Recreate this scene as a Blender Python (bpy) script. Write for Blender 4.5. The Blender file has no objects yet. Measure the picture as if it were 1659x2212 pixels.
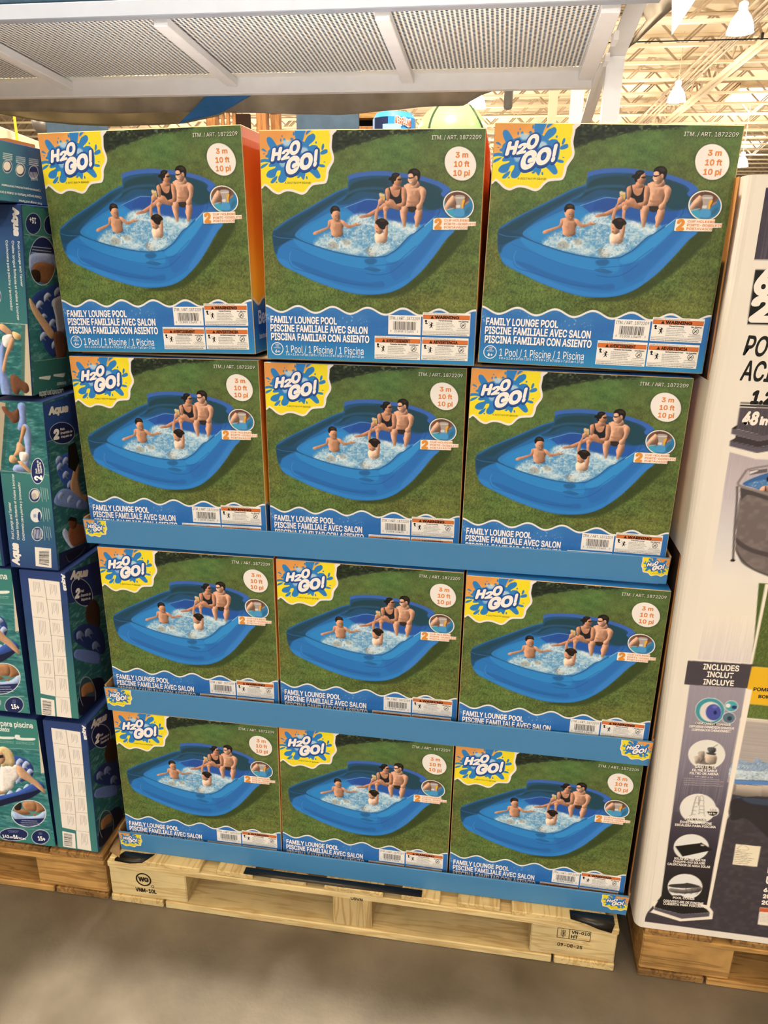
import bpy, bmesh, math, random
import numpy as np
from mathutils import Vector, Matrix, Euler
from mathutils.geometry import tessellate_polygon

C = bpy.context.scene.collection
S = bpy.context.scene
random.seed(5)

# ---------------------------------------------------------------- camera
cam_d = bpy.data.cameras.new('camera')
cam = bpy.data.objects.new('camera', cam_d)
C.objects.link(cam)
cam_d.sensor_fit = 'VERTICAL'
cam_d.sensor_height = 36.0
cam_d.lens = 1612.49 / 2212 * 36.0
cam_d.clip_start, cam_d.clip_end = 0.05, 300
cam.matrix_world = Matrix(((0.9884418, -0.0612239, 0.1386881, 0.7172668), (0.1510651, 0.3209454, -0.9349724, -1.3655281), (0.0127314, 0.9451168, 0.3264847, 1.5157098), (0.0000000, 0.0000000, 0.0000000, 1.0000000)))
S.camera = cam

# ---------------------------------------------------------------- world, lamps' light, exposure
world = bpy.data.worlds.new('world')
S.world = world
world.use_nodes = True
world.node_tree.nodes['Background'].inputs[0].default_value = (1.0, 0.92, 0.80, 1)
world.node_tree.nodes['Background'].inputs[1].default_value = 0.13
S.view_settings.view_transform = 'Standard'
S.view_settings.look = 'None'
S.view_settings.exposure = 0.0
S.view_settings.gamma = 1.0
S.view_settings.use_curve_mapping = False

def lamp_light(name, loc, energy, radius=0.22, col=(1.0, 0.9, 0.78)):
    d = bpy.data.lights.new(name, 'POINT')
    d.energy, d.shadow_soft_size, d.color = energy, radius, col
    o = bpy.data.objects.new(name, d)
    C.objects.link(o)
    o.location = loc
    return o
# high bay lamps down the aisle in front of the pallets (behind the photographer) and the one just above the display
AISLE = (1.0, 0.96, 0.90)
lamp_light('bay_light', (-2.2, -12.5, 5.6), 1200, .25, AISLE)
lamp_light('bay_light', (3.4, -12.5, 5.6), 1200, .25, AISLE)
lamp_light('bay_light', (0.6, -18.0, 5.6), 1400, .25, AISLE)
lamp_light('bay_light', (-8.0, -9.5, 5.6), 600, .25, AISLE)
lamp_light('bay_light', (9.5, -9.5, 5.6), 600, .25, AISLE)
lamp_light('bay_light', (0.05, 0.60, 6.0), 3000, .15, (1.0, .9, .76))
lamp_light('bay_light', (-5.6, 2.6, 6.0), 350)
lamp_light('bay_light', (6.2, 2.6, 6.0), 350)
UP = [(x, y) for y in (10.0, 17.4, 24.8, 32.2, 39.6, 49.0, 60.0) for x in (-17.0, -11.5, -5.9, -0.3, 5.4, 11.0)]
for x, y in UP:
    if (x, y) not in ((5.4, 17.4), (5.4, 24.8), (-0.3, 24.8)):
        lamp_light('bay_light', (x, y, 5.6), 470, 0.3, (1.0, 0.86, 0.68))

# ---------------------------------------------------------------- small tools
def hexlin(h):
    c = [int(h[i:i + 2], 16) / 255 for i in (0, 2, 4)]
    return tuple(v / 12.92 if v <= .04045 else ((v + .055) / 1.055) ** 2.4 for v in c)

def mat(name, col, rough=.6, spec=.4, metal=0.0, noise=0.0, scale=8.0, bump=0.0, stretch=(1, 1, 1), emit=0.0, col2=None, bscale=None):
    m = bpy.data.materials.new(name)
    m.use_nodes = True
    nt = m.node_tree
    b = nt.nodes['Principled BSDF']
    c = hexlin(col) if isinstance(col, str) else col
    b.inputs['Base Color'].default_value = (*c, 1)
    b.inputs['Roughness'].default_value = rough
    b.inputs['Specular IOR Level'].default_value = spec
    b.inputs['Metallic'].default_value = metal
    if emit:
        b.inputs['Emission Color'].default_value = (*c, 1)
        b.inputs['Emission Strength'].default_value = emit
    if noise or bump:
        tc = nt.nodes.new('ShaderNodeTexCoord')
        mp = nt.nodes.new('ShaderNodeMapping')
        mp.inputs['Scale'].default_value = stretch
        n = nt.nodes.new('ShaderNodeTexNoise')
        n.inputs['Scale'].default_value = scale
        n.inputs['Detail'].default_value = 5
        nt.links.new(tc.outputs['Object'], mp.inputs['Vector'])
        nt.links.new(mp.outputs['Vector'], n.inputs['Vector'])
        if noise:
            r = nt.nodes.new('ShaderNodeValToRGB')
            c2 = hexlin(col2) if col2 else tuple(v * (1 - noise) for v in c)
            r.color_ramp.elements[0].position, r.color_ramp.elements[1].position = .32, .68
            r.color_ramp.elements[0].color = (*c2, 1)
            r.color_ramp.elements[1].color = (*c, 1)
            nt.links.new(n.outputs['Fac'], r.inputs['Fac'])
            nt.links.new(r.outputs['Color'], b.inputs['Base Color'])
        if bump:
            src = n
            if bscale:
                src = nt.nodes.new('ShaderNodeTexNoise')
                src.inputs['Scale'].default_value = bscale
                src.inputs['Detail'].default_value = 4
                nt.links.new(mp.outputs['Vector'], src.inputs['Vector'])
            bp = nt.nodes.new('ShaderNodeBump')
            bp.inputs['Strength'].default_value = bump
            bp.inputs['Distance'].default_value = .01
            nt.links.new(src.outputs['Fac'], bp.inputs['Height'])
            nt.links.new(bp.outputs['Normal'], b.inputs['Normal'])
    return m

def wood_mat(name, light, dark, axis=0, blot=.35):
    m = bpy.data.materials.new(name)
    m.use_nodes = True
    nt = m.node_tree
    b = nt.nodes['Principled BSDF']
    b.inputs['Roughness'].default_value = .75
    b.inputs['Specular IOR Level'].default_value = .2
    oi = nt.nodes.new('ShaderNodeObjectInfo')
    tc = nt.nodes.new('ShaderNodeTexCoord')
    add = nt.nodes.new('ShaderNodeVectorMath')
    add.operation = 'ADD'
    cx = nt.nodes.new('ShaderNodeCombineXYZ')
    mul = nt.nodes.new('ShaderNodeMath')
    mul.operation = 'MULTIPLY'
    mul.inputs[1].default_value = 7.0
    nt.links.new(oi.outputs['Random'], mul.inputs[0])
    for i in range(3):
        nt.links.new(mul.outputs[0], cx.inputs[i])
    nt.links.new(tc.outputs['Object'], add.inputs[0])
    nt.links.new(cx.outputs[0], add.inputs[1])
    mp = nt.nodes.new('ShaderNodeMapping')
    mp.inputs['Scale'].default_value = [(2.0 if i == axis else 26) for i in range(3)]
    nt.links.new(add.outputs[0], mp.inputs['Vector'])
    n = nt.nodes.new('ShaderNodeTexNoise')
    n.inputs['Scale'].default_value = 2.2
    n.inputs['Detail'].default_value = 2
    n.inputs['Distortion'].default_value = .6
    nt.links.new(mp.outputs['Vector'], n.inputs['Vector'])
    wv = nt.nodes.new('ShaderNodeMath')
    wv.operation = 'MULTIPLY'
    wv.inputs[1].default_value = 7.0
    nt.links.new(n.outputs['Fac'], wv.inputs[0])
    fr = nt.nodes.new('ShaderNodeMath')
    fr.operation = 'PINGPONG'
    fr.inputs[1].default_value = 1.0
    nt.links.new(wv.outputs[0], fr.inputs[0])
    r = nt.nodes.new('ShaderNodeValToRGB')
    r.color_ramp.elements[0].color = (*hexlin(dark), 1)
    r.color_ramp.elements[1].color = (*hexlin(light), 1)
    r.color_ramp.elements[0].position, r.color_ramp.elements[1].position = -.0, .55
    nt.links.new(fr.outputs[0], r.inputs['Fac'])
    n2 = nt.nodes.new('ShaderNodeTexNoise')
    n2.inputs['Scale'].default_value = 9
    n2.inputs['Detail'].default_value = 6
    nt.links.new(add.outputs[0], n2.inputs['Vector'])
    r2 = nt.nodes.new('ShaderNodeValToRGB')
    r2.color_ramp.elements[0].position, r2.color_ramp.elements[1].position = .35, .6
    r2.color_ramp.elements[0].color = (1 - blot, 1 - blot, 1 - blot, 1)
    r2.color_ramp.elements[1].color = (1, 1, 1, 1)
    nt.links.new(n2.outputs['Fac'], r2.inputs['Fac'])
    mx = nt.nodes.new('ShaderNodeMix')
    mx.data_type = 'RGBA'
    mx.blend_type = 'MULTIPLY'
    mx.inputs['Factor'].default_value = 1
    nt.links.new(r.outputs['Color'], mx.inputs['A'])
    nt.links.new(r2.outputs['Color'], mx.inputs['B'])
    nt.links.new(mx.outputs['Result'], b.inputs['Base Color'])
    bp = nt.nodes.new('ShaderNodeBump')
    bp.inputs['Strength'].default_value = .25
    bp.inputs['Distance'].default_value = .004
    nt.links.new(n.outputs['Fac'], bp.inputs['Height'])
    nt.links.new(bp.outputs['Normal'], b.inputs['Normal'])
    return m

def print_mat(name, rough=.46, spec=.22):
    m = bpy.data.materials.new(name)
    m.use_nodes = True
    nt = m.node_tree
    b = nt.nodes['Principled BSDF']
    b.inputs['Roughness'].default_value = rough
    b.inputs['Specular IOR Level'].default_value = spec
    a = nt.nodes.new('ShaderNodeAttribute')
    a.attribute_name = 'print'
    nt.links.new(a.outputs['Color'], b.inputs['Base Color'])
    return m

def link(name, mesh, parent=None, m=None):
    o = bpy.data.objects.new(name, mesh)
    C.objects.link(o)
    if m is not None and not mesh.materials:
        mesh.materials.append(m)
    if parent is not None:
        o.parent = parent
    return o

def tag(o, label=None, cat=None, group=None, kind=None):
    if label: o['label'] = label
    if cat: o['category'] = cat
    if group: o['group'] = group
    if kind: o['kind'] = kind
    return o

def empty(name, loc=(0, 0, 0), label=None, cat=None, group=None):
    o = bpy.data.objects.new(name, None)
    C.objects.link(o)
    o.empty_display_size = .1
    o.location = loc
    return tag(o, label, cat, group)

def box_bm(x0, x1, y0, y1, z0, z1, bev=0.0, seg=1, bm=None):
    b = bmesh.new()
    bmesh.ops.create_cube(b, size=1)
    for v in b.verts:
        v.co = ((x0 + x1) / 2 + v.co.x * (x1 - x0), (y0 + y1) / 2 + v.co.y * (y1 - y0), (z0 + z1) / 2 + v.co.z * (z1 - z0))
    if bev:
        bmesh.ops.bevel(b, geom=b.edges[:], offset=bev, segments=seg, affect='EDGES', profile=.5)
    if bm is None:
        return b
    me = bpy.data.meshes.new('tmp')
    b.to_mesh(me)
    b.free()
    bm.from_mesh(me)
    bpy.data.meshes.remove(me)
    return bm

def bm_obj(name, bm, m, parent=None, smooth=False):
    me = bpy.data.meshes.new(name)
    bm.to_mesh(me)
    bm.free()
    if smooth:
        me.shade_smooth()
    return link(name, me, parent, m)

def box(name, x0, x1, y0, y1, z0, z1, m, parent=None, bev=0.0, seg=1):
    return bm_obj(name, box_bm(x0, x1, y0, y1, z0, z1, bev, seg), m, parent)

def tube_bm(pts, r, n=8, bm=None):
    bm = bm or bmesh.new()
    P = [Vector(p) for p in pts]
    rings = []
    for i, p in enumerate(P):
        t = (P[min(i + 1, len(P) - 1)] - P[max(i - 1, 0)]).normalized()
        u = t.cross(Vector((0, 0, 1)))
        if u.length < 1e-3:
            u = t.cross(Vector((1, 0, 0)))
        u.normalize()
        w = t.cross(u)
        rr = r[i] if isinstance(r, (list, tuple)) else r
        rings.append([bm.verts.new(p + u * math.cos(a) * rr + w * math.sin(a) * rr) for a in [2 * math.pi * k / n for k in range(n)]])
    for a, b in zip(rings, rings[1:]):
        for k in range(n):
            bm.faces.new((a[k], a[(k + 1) % n], b[(k + 1) % n], b[k]))
    bm.faces.new(rings[0][::-1])
    bm.faces.new(rings[-1])
    return bm

def lathe_bm(prof, n=20, bm=None, loc=(0, 0, 0)):
    bm = bm or bmesh.new()
    rings = []
    for r, z in prof:
        rings.append([bm.verts.new((loc[0] + r * math.cos(2 * math.pi * k / n), loc[1] + r * math.sin(2 * math.pi * k / n), loc[2] + z)) for k in range(n)])
    for a, b in zip(rings, rings[1:]):
        for k in range(n):
            bm.faces.new((a[k], a[(k + 1) % n], b[(k + 1) % n], b[k]))
    return bm

def raw_mesh(name, verts, faces):
    me = bpy.data.meshes.new(name)
    me.from_pydata([tuple(v) for v in verts], [], faces)
    me.update()
    return me

# ---------------------------------------------------------------- print painter
# The cartons carry printed photographs; the print is computed here as flat colour per point of a fine grid.
def hexrgb(h):
    return np.array([int(h[i:i+2], 16) for i in (0, 2, 4)], np.float32) / 255.0

def smooth_pts(pts, n=4, closed=True):
    p = np.asarray(pts, float)
    if len(p) < 3:
        return p
    if closed:
        a, b, c, d = np.roll(p, 1, 0), p, np.roll(p, -1, 0), np.roll(p, -2, 0)
    else:
        q = np.vstack([p[:1], p, p[-1:]])
        a, b, c, d = q[:-3], q[1:-2], q[2:-1], q[3:]
    out = []
    for t in np.arange(n) / n:
        out.append(0.5 * (2 * b + (c - a) * t + (2 * a - 5 * b + 4 * c - d) * t * t + (3 * b - a - 3 * c + d) * t ** 3))
    out = np.stack(out, 1).reshape(-1, 2)
    return out if closed else np.vstack([out, p[-1:]])

def box_blur(a, r):
    if r < 1:
        return a
    for ax in (0, 1):
        w = 2 * r + 1
        pad = [(0, 0), (0, 0)]
        pad[ax] = (r + 1, r)
        c = np.cumsum(np.pad(a, pad, mode='edge'), axis=ax)
        a = (np.take(c, range(w, c.shape[ax]), ax) - np.take(c, range(0, c.shape[ax] - w), ax)) / w
    return a

def blur(a, s):
    r = int(round(s * 0.6))
    if r < 1:
        return a
    return box_blur(box_blur(box_blur(a, r), r), r)

def value_noise(h, w, cy, cx, rng):
    gy, gx = int(h / cy) + 3, int(w / cx) + 3
    g = rng.random((gy, gx)).astype(np.float32)
    y, x = np.arange(h) / cy, np.arange(w) / cx
    yi, xi = y.astype(int), x.astype(int)
    fy, fx = (y - yi)[:, None], (x - xi)[None, :]
    fy, fx = fy * fy * (3 - 2 * fy), fx * fx * (3 - 2 * fx)
    a, b = g[yi][:, xi], g[yi][:, xi + 1]
    c, d = g[yi + 1][:, xi], g[yi + 1][:, xi + 1]
    return (a * (1 - fx) + b * fx) * (1 - fy) + (c * (1 - fx) + d * fx) * fy

class Canvas:
    def __init__(self, w, h, res, col='ffffff', seed=1):      # w, h, res in 0.1 mm
        self.res = res
        self.W, self.H = int(w / res) + 1, int(h / res) + 1
        self.a = np.ones((self.H, self.W, 3), np.float32) * hexrgb(col)
        self.rng = np.random.default_rng(seed)
        self.clip = None
    def mask(self, pts):
        ss = 3
        p = np.asarray(pts, float) / self.res
        m = np.zeros((self.H * ss, self.W + 2), np.float32)
        q = np.roll(p, -1, 0)
        for (x0, y0), (x1, y1) in zip(p, q):
            if y0 == y1:
                continue
            s = 1.0
            if y0 > y1:
                x0, y0, x1, y1, s = x1, y1, x0, y0, -1.0
            r0, r1 = max(0, int(np.ceil(y0 * ss - .5))), min(self.H * ss, int(np.ceil(y1 * ss - .5)))
            if r1 <= r0:
                continue
            rows = np.arange(r0, r1)
            xs = np.clip(x0 + ((rows + .5) / ss - y0) * (x1 - x0) / (y1 - y0), 0, self.W)
            xi = xs.astype(int)
            f = xs - xi
            m[rows, xi] += s * (1 - f)
            m[rows, xi + 1] += s * f
        m = np.abs(np.cumsum(m, 1)[:, :self.W])
        return np.clip(m.reshape(self.H, ss, self.W).mean(1), 0, 1)
    def put(self, m, col, a=1.0):
        if self.clip is not None:
            m = m * self.clip
        m = (m * a)[..., None]
        self.a = self.a * (1 - m) + (hexrgb(col) if isinstance(col, str) else col) * m
    def poly(self, pts, col, bl=0, a=1.0, sm=1):
        p = smooth_pts(pts) if sm else pts
        m = self.mask(p)
        if bl:
            m = blur(m, bl * 10.0 / self.res * .5)
        self.put(m, col, a)
    def stroke(self, pts, w, col, bl=0, a=1.0, closed=False):
        p = smooth_pts(pts, 4, closed)
        if closed:
            p = np.vstack([p, p[:1]])
        t = np.gradient(p, axis=0)
        n = np.stack([-t[:, 1], t[:, 0]], 1)
        n = n / (np.linalg.norm(n, axis=1, keepdims=True) + 1e-9) * w / 2
        self.poly(np.vstack([p + n, (p - n)[::-1]]), col, bl, a, 0)
    def limb(self, pts, col):                                   # a rounded body part lit from the upper left of the print
        m = self.mask(smooth_pts(pts))
        s = blur(m, 60.0 / self.res)
        gy, gx = np.gradient(s)
        k = np.clip((gx * .8 + gy * .55) * (60.0 / self.res) * .85, -.42, .26)
        k = blur(k, 1.5)
        n = value_noise(self.H, self.W, 30 / self.res, 30 / self.res, self.rng) - .5
        c = np.clip(hexrgb(col) * (1 + k + .10 * n)[..., None], 0, 1)
        self.put(m, c)
    def rect(self, x0, y0, x1, y1, col, a=1.0):
        self.poly([(x0, y0), (x1, y0), (x1, y1), (x0, y1)], col, 0, a, 0)
    def gradient(self, pts, cols, horizontal=False, a=1.0, sm=0):
        m = self.mask(smooth_pts(pts) if sm else pts)
        p = np.asarray(pts, float)
        k = 0 if horizontal else 1
        lo, hi = p[:, k].min() / self.res, p[:, k].max() / self.res
        t = np.clip((np.arange(self.W if horizontal else self.H) - lo) / (hi - lo + 1e-6), 0, 1)
        st = np.linspace(0, 1, len(cols))
        c = np.stack([np.interp(t, st, [hexrgb(q)[i] for q in cols]) for i in range(3)], -1)
        c = c[None, :, :] if horizontal else c[:, None, :]
        self.put(m, np.broadcast_to(c, self.a.shape), a)
    def grass(self, top, bottom):
        H, W, r = self.H, self.W, self.rng
        t = np.linspace(0, 1, H)[:, None, None]
        base = hexrgb(top) * (1 - t) + hexrgb(bottom) * t
        q = 10.0 / self.res
        n = .55 * (value_noise(H, W, 26 * q, 50 * q, r) - .5) + .45 * (value_noise(H, W, 8 * q, 16 * q, r) - .5)
        f = value_noise(H, W, 2.4 * q, 2.0 * q, r) - .5
        g = value_noise(H, W, 1.3 * q, 1.0 * q, r) - .5
        amp = np.linspace(.25, 1, H)[:, None]
        v = 1 + .44 * n + amp * (.48 * f + .40 * g)
        warm = 1 + .22 * (value_noise(H, W, 40 * q, 60 * q, r) - .5)
        c = base * v[..., None]
        c[..., 0] *= warm
        self.a = np.clip(c, 0, 1).astype(np.float32)
    def run(self, cmds):
        for c in cmds:
            k = c[0]
            if k == 'p':
                self.poly(c[5], c[1], c[2] / 10.0, c[3], c[4])
            elif k == 'l':
                self.limb(c[5], c[1])
            elif k == 's':
                self.stroke(c[5], c[4], c[1], c[2] / 10.0, c[3])
            elif k == 'clip':
                self.clip = self.mask(smooth_pts(c[1]))
            elif k == 'unclip':
                self.clip = None
            elif k == 'hedge':
                q = 10.0 / self.res
                m = blur(self.mask(smooth_pts(c[5])), c[2] * .1 * q)
                n = value_noise(self.H, self.W, 3 * q, 4 * q, self.rng)
                n2 = value_noise(self.H, self.W, 14 * q, 18 * q, self.rng)
                m = np.clip(m * 1.3 + (n - .5) * 1.2 * (m > .02) * (m < .98), 0, 1)
                self.put(m, c[1], 1)
                self.put(m * np.clip((n - .55) * 3.4, 0, 1) * np.clip(n2 * 1.8 - .5, 0, 1), '7f9260', .8)
                self.put(m * np.clip((.4 - n) * 4, 0, 1), '0e150e', .7)
            elif k == 'foam':
                q = 10.0 / self.res
                m = blur(self.mask(smooth_pts(c[5])), c[2] * .1 * q)
                n = .3 * value_noise(self.H, self.W, 6 * q, 8 * q, self.rng) + .4 * value_noise(self.H, self.W, 2.4 * q, 2.8 * q, self.rng) + .3 * value_noise(self.H, self.W, 1.1 * q, 1.3 * q, self.rng)
                self.put(np.clip(m * 1.15, 0, 1) * np.clip((n - .12) * 2.2, 0, 1), c[1], c[3])
                self.put(m * np.clip((n - .56) * 4, 0, 1), 'e6eef2', .6)
                self.put(m * np.clip((.43 - n) * 5, 0, 1), '5f9dc8', .55)
            elif k == 'band':
                self.gradient(c[5], ['3373b8', '2c69b4', '2a74b8', '2f86bd'])
                m = self.mask(c[5])
                q = 10.0 / self.res
                n = value_noise(self.H, self.W, 2.2 * q, 2.2 * q, self.rng)
                n2 = value_noise(self.H, self.W, 22 * q, 30 * q, self.rng)
                t = np.clip(1.2 - np.abs(np.arange(self.H)[:, None] / self.H - .80) * 16, 0, 1)
                self.put(m * t * np.clip((n - .82) * 9, 0, 1) * np.clip(n2 * 2 - .7, 0, 1), 'c3dcee', .7)
                self.put(m * t * np.clip(n2 - .45, 0, 1), '6fa6d8', .5)
            elif k == 'g':
                self.gradient(c[5], c[1], c[2], c[3], c[4])
            elif k == 'water':
                q = 10.0 / self.res
                m = self.mask(c[3])
                n = .6 * value_noise(self.H, self.W, 5 * q, 16 * q, self.rng) + .4 * value_noise(self.H, self.W, 2 * q, 6 * q, self.rng)
                self.put(m, c[1], c[2])
                self.put(m * np.clip((n - .5) * 2.6, 0, 1), '7fb0ac', .7)
                self.put(m * np.clip((.45 - n) * 3, 0, 1), '1c4a50', .6)
            elif k in ('stripes', 'vstreak', 'hstreak', 'blades', 'mottle'):
                q = 10.0 / self.res
                m = self.mask(c[3])
                if k == 'stripes':
                    yy, xx = np.mgrid[0:self.H, 0:self.W] / q
                    n = .5 + .5 * np.sin((yy - xx) * 2 * np.pi / 3.2)
                    m = blur(m, 18 * q) * m
                else:
                    cy, cx = {'vstreak': (60, 1.6), 'hstreak': (1.6, 60), 'blades': (2.5, 1.6), 'mottle': (7, 9)}[k]
                    n = value_noise(self.H, self.W, cy * q, cx * q, self.rng)
                    n = np.clip((n - .4) * 2, 0, 1) * (.5 + .5 * value_noise(self.H, self.W, 2 * q, 2 * q, self.rng))
                self.put(m * n, c[1], c[2])

# ---------------------------------------------------------------- prints as meshes
class Plane:
    """a flat face: origin at its top left corner, U along the print, V down the print, N out of the face (0.1 mm units in)"""
    def __init__(s, O, U, V, N):
        s.O, s.U, s.V, s.N = (np.array(q, float) for q in (O, U, V, N))
    def at(s, uv, lift):
        uv = np.asarray(uv, float) * 1e-4
        return s.O + uv[:, :1] * s.U + uv[:, 1:] * s.V + s.N * lift

def set_colors(me, rgb):
    lin = np.where(rgb <= .04045, rgb / 12.92, ((np.clip(rgb, 0, 1) + .055) / 1.055) ** 2.4)
    at = me.color_attributes.new('print', 'FLOAT_COLOR', 'POINT')
    at.data.foreach_set('color', np.concatenate([lin, np.ones((len(lin), 1))], 1).astype(np.float32).ravel())

def canvas_mesh(name, cv, w, h, plane, lift=.00015, m0=15):
    u = np.linspace(m0, w - m0, cv.W)
    v = np.linspace(m0, h - m0, cv.H)
    uu, vv = np.meshgrid(u, v)
    co = plane.at(np.stack([uu.ravel(), vv.ravel()], 1), lift)
    W, H = cv.W, cv.H
    i = np.arange(W * H).reshape(H, W)
    q = np.stack([i[1:, :-1], i[1:, 1:], i[:-1, 1:], i[:-1, :-1]], -1).reshape(-1, 4)
    me = bpy.data.meshes.new(name)
    me.vertices.add(len(co))
    me.vertices.foreach_set('co', co.astype(np.float32).ravel())
    me.loops.add(q.size)
    me.loops.foreach_set('vertex_index', q.astype(np.int32).ravel())
    me.polygons.add(len(q))
    me.polygons.foreach_set('loop_start', np.arange(0, q.size, 4, dtype=np.int32))
    me.update(calc_edges=True)
    set_colors(me, cv.a.reshape(-1, 3))
    me.materials.append(PRINT)
    return me

import os
try:                                   # the sans face that ships with Blender; the built-in one if it is missing
    SANS = bpy.data.fonts.load(os.path.join(bpy.utils.system_resource('DATAFILES', path='fonts'), 'Inter.woff2'))
except Exception:
    SANS = None
GLYPHS = {}
def glyphs(s, wt):
    """outline text as flat triangles, cap height 1, starting at x = 0"""
    key = (s, wt)
    if key not in GLYPHS:
        cu = bpy.data.curves.new('t', 'FONT')
        cu.body, cu.size, cu.resolution_u, cu.fill_mode = s, 1.0, (4 if len(s) < 4 else 3 if len(s) < 30 else 2), 'FRONT'
        if SANS:
            cu.font = SANS
        o = bpy.data.objects.new('t', cu)
        me = o.to_mesh()
        v = np.array([(p.co[0], p.co[1], 0.0) for p in me.vertices]).reshape(-1, 3)
        me.calc_loop_triangles()
        f = np.array([t.vertices[:] for t in me.loop_triangles]).reshape(-1, 3)
        o.to_mesh_clear()
        bpy.data.objects.remove(o)
        bpy.data.curves.remove(cu)
        if wt > .004:                  # heavier strokes: the outline pressed a little to every side
            k = 6 if wt < .04 else 12 if wt < .08 else 20
            ring = [(wt * math.cos(2 * math.pi * i / k), wt * math.sin(2 * math.pi * i / k), 4e-6 * (i + 1)) for i in range(k)]
            f = np.vstack([f + i * len(v) for i in range(k + 1)])
            v = np.vstack([v] + [v + np.array(d) for d in ring])
        GLYPHS[key] = (v, f)
    return GLYPHS[key]
CAP = glyphs('H', 0)[0][:, 1].max()

class Ink:
    """flat lettering and shapes printed on a plane"""
    def __init__(s, plane):
        s.p, s.v, s.f, s.c, s.n = plane, [], [], [], 0
    def add(s, uv, faces, col, layer, lift=0.0):
        if len(faces) == 0:
            return
        s.v.append(s.p.at(uv, .00015 + .00012 * layer) + np.outer(np.broadcast_to(lift, len(uv)), s.p.N))
        s.f.append(np.asarray(faces) + s.n)
        s.c.append(np.tile(hexrgb(col), (len(uv), 1)))
        s.n += len(uv)
    def poly(s, pts, col, layer=1):
        t = tessellate_polygon([[Vector((x, y, 0)) for x, y in pts]])
        out = []
        P = np.asarray(pts, float)
        for a, b, c in t:
            q = (P[b][0] - P[a][0]) * (P[c][1] - P[a][1]) - (P[b][1] - P[a][1]) * (P[c][0] - P[a][0])
            out.append((a, b, c) if q < 0 else (a, c, b))
        s.add(pts, out, col, layer)
    def rect(s, x0, y0, x1, y1, col, layer=1):
        s.poly([(x0, y0), (x1, y0), (x1, y1), (x0, y1)], col, layer)
    def frame(s, x0, y0, x1, y1, w, col, layer=1):
        for q in ((x0, y0, x1, y0 + w), (x0, y1 - w, x1, y1), (x0, y0, x0 + w, y1), (x1 - w, y0, x1, y1)):
            s.rect(*q, col, layer)
    def ring(s, cx, cy, r, w, col, layer=1, n=32):
        o = [(cx + r * math.cos(2 * math.pi * k / n), cy + r * math.sin(2 * math.pi * k / n)) for k in range(n)]
        i = [(cx + (r - w) * math.cos(2 * math.pi * k / n), cy + (r - w) * math.sin(2 * math.pi * k / n)) for k in range(n)]
        f = []
        for k in range(n):
            j = (k + 1) % n
            f += [(k, n + k, n + j), (k, n + j, j)]
        s.add(o + i, f, col, layer)
    def line(s, x0, y0, x1, y1, w, col, layer=1):
        d = Vector((x1 - x0, y1 - y0)).normalized() * w / 2
        s.poly([(x0 - d.y, y0 + d.x), (x1 - d.y, y1 + d.x), (x1 + d.y, y1 - d.x), (x0 + d.y, y0 - d.x)], col, layer)
    def text(s, body, ax, ay, bx, by, cap, col, wt=0.0, sh=0.0, layer=3):
        v, f = glyphs(body, wt)
        if not len(v):
            return
        x = v[:, 0] - v[:, 0].min()
        y = v[:, 1] / CAP
        ln = math.hypot(bx - ax, by - ay)
        x = x / x.max() * ln + sh * y * cap
        d = np.array([bx - ax, by - ay]) / ln
        up = np.array([d[1], -d[0]])
        s.add(np.array([ax, ay]) + x[:, None] * d + (y * cap)[:, None] * up, f, col, layer, v[:, 2])
    def glyph(s, ch, bl, br, tl, col, wt, layer):
        """one letter fitted into the parallelogram bl, br, tl; wt swells its outline without moving it"""
        v0 = glyphs(ch, 0.055)[0]
        lo, hi = v0[:, :2].min(0), v0[:, :2].max(0)
        v, f = glyphs(ch, wt)
        t = (v[:, :2] - lo) / (hi - lo)
        bl, br, tl = (np.array(q, float) for q in (bl, br, tl))
        s.add(bl + t[:, :1] * (br - bl) + t[:, 1:] * (tl - bl), f, col, layer, v[:, 2])
    def mesh(s, name):
        v, c, f = np.vstack(s.v), np.vstack(s.c), np.vstack(s.f)
        me = bpy.data.meshes.new(name)
        me.vertices.add(len(v))
        me.vertices.foreach_set('co', v.astype(np.float32).ravel())
        me.loops.add(f.size)
        me.loops.foreach_set('vertex_index', f.astype(np.int32).ravel())
        me.polygons.add(len(f))
        me.polygons.foreach_set('loop_start', np.arange(0, f.size, 3, dtype=np.int32))
        me.update(calc_edges=True)
        set_colors(me, c)
        me.materials.append(PRINT)
        return me

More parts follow.
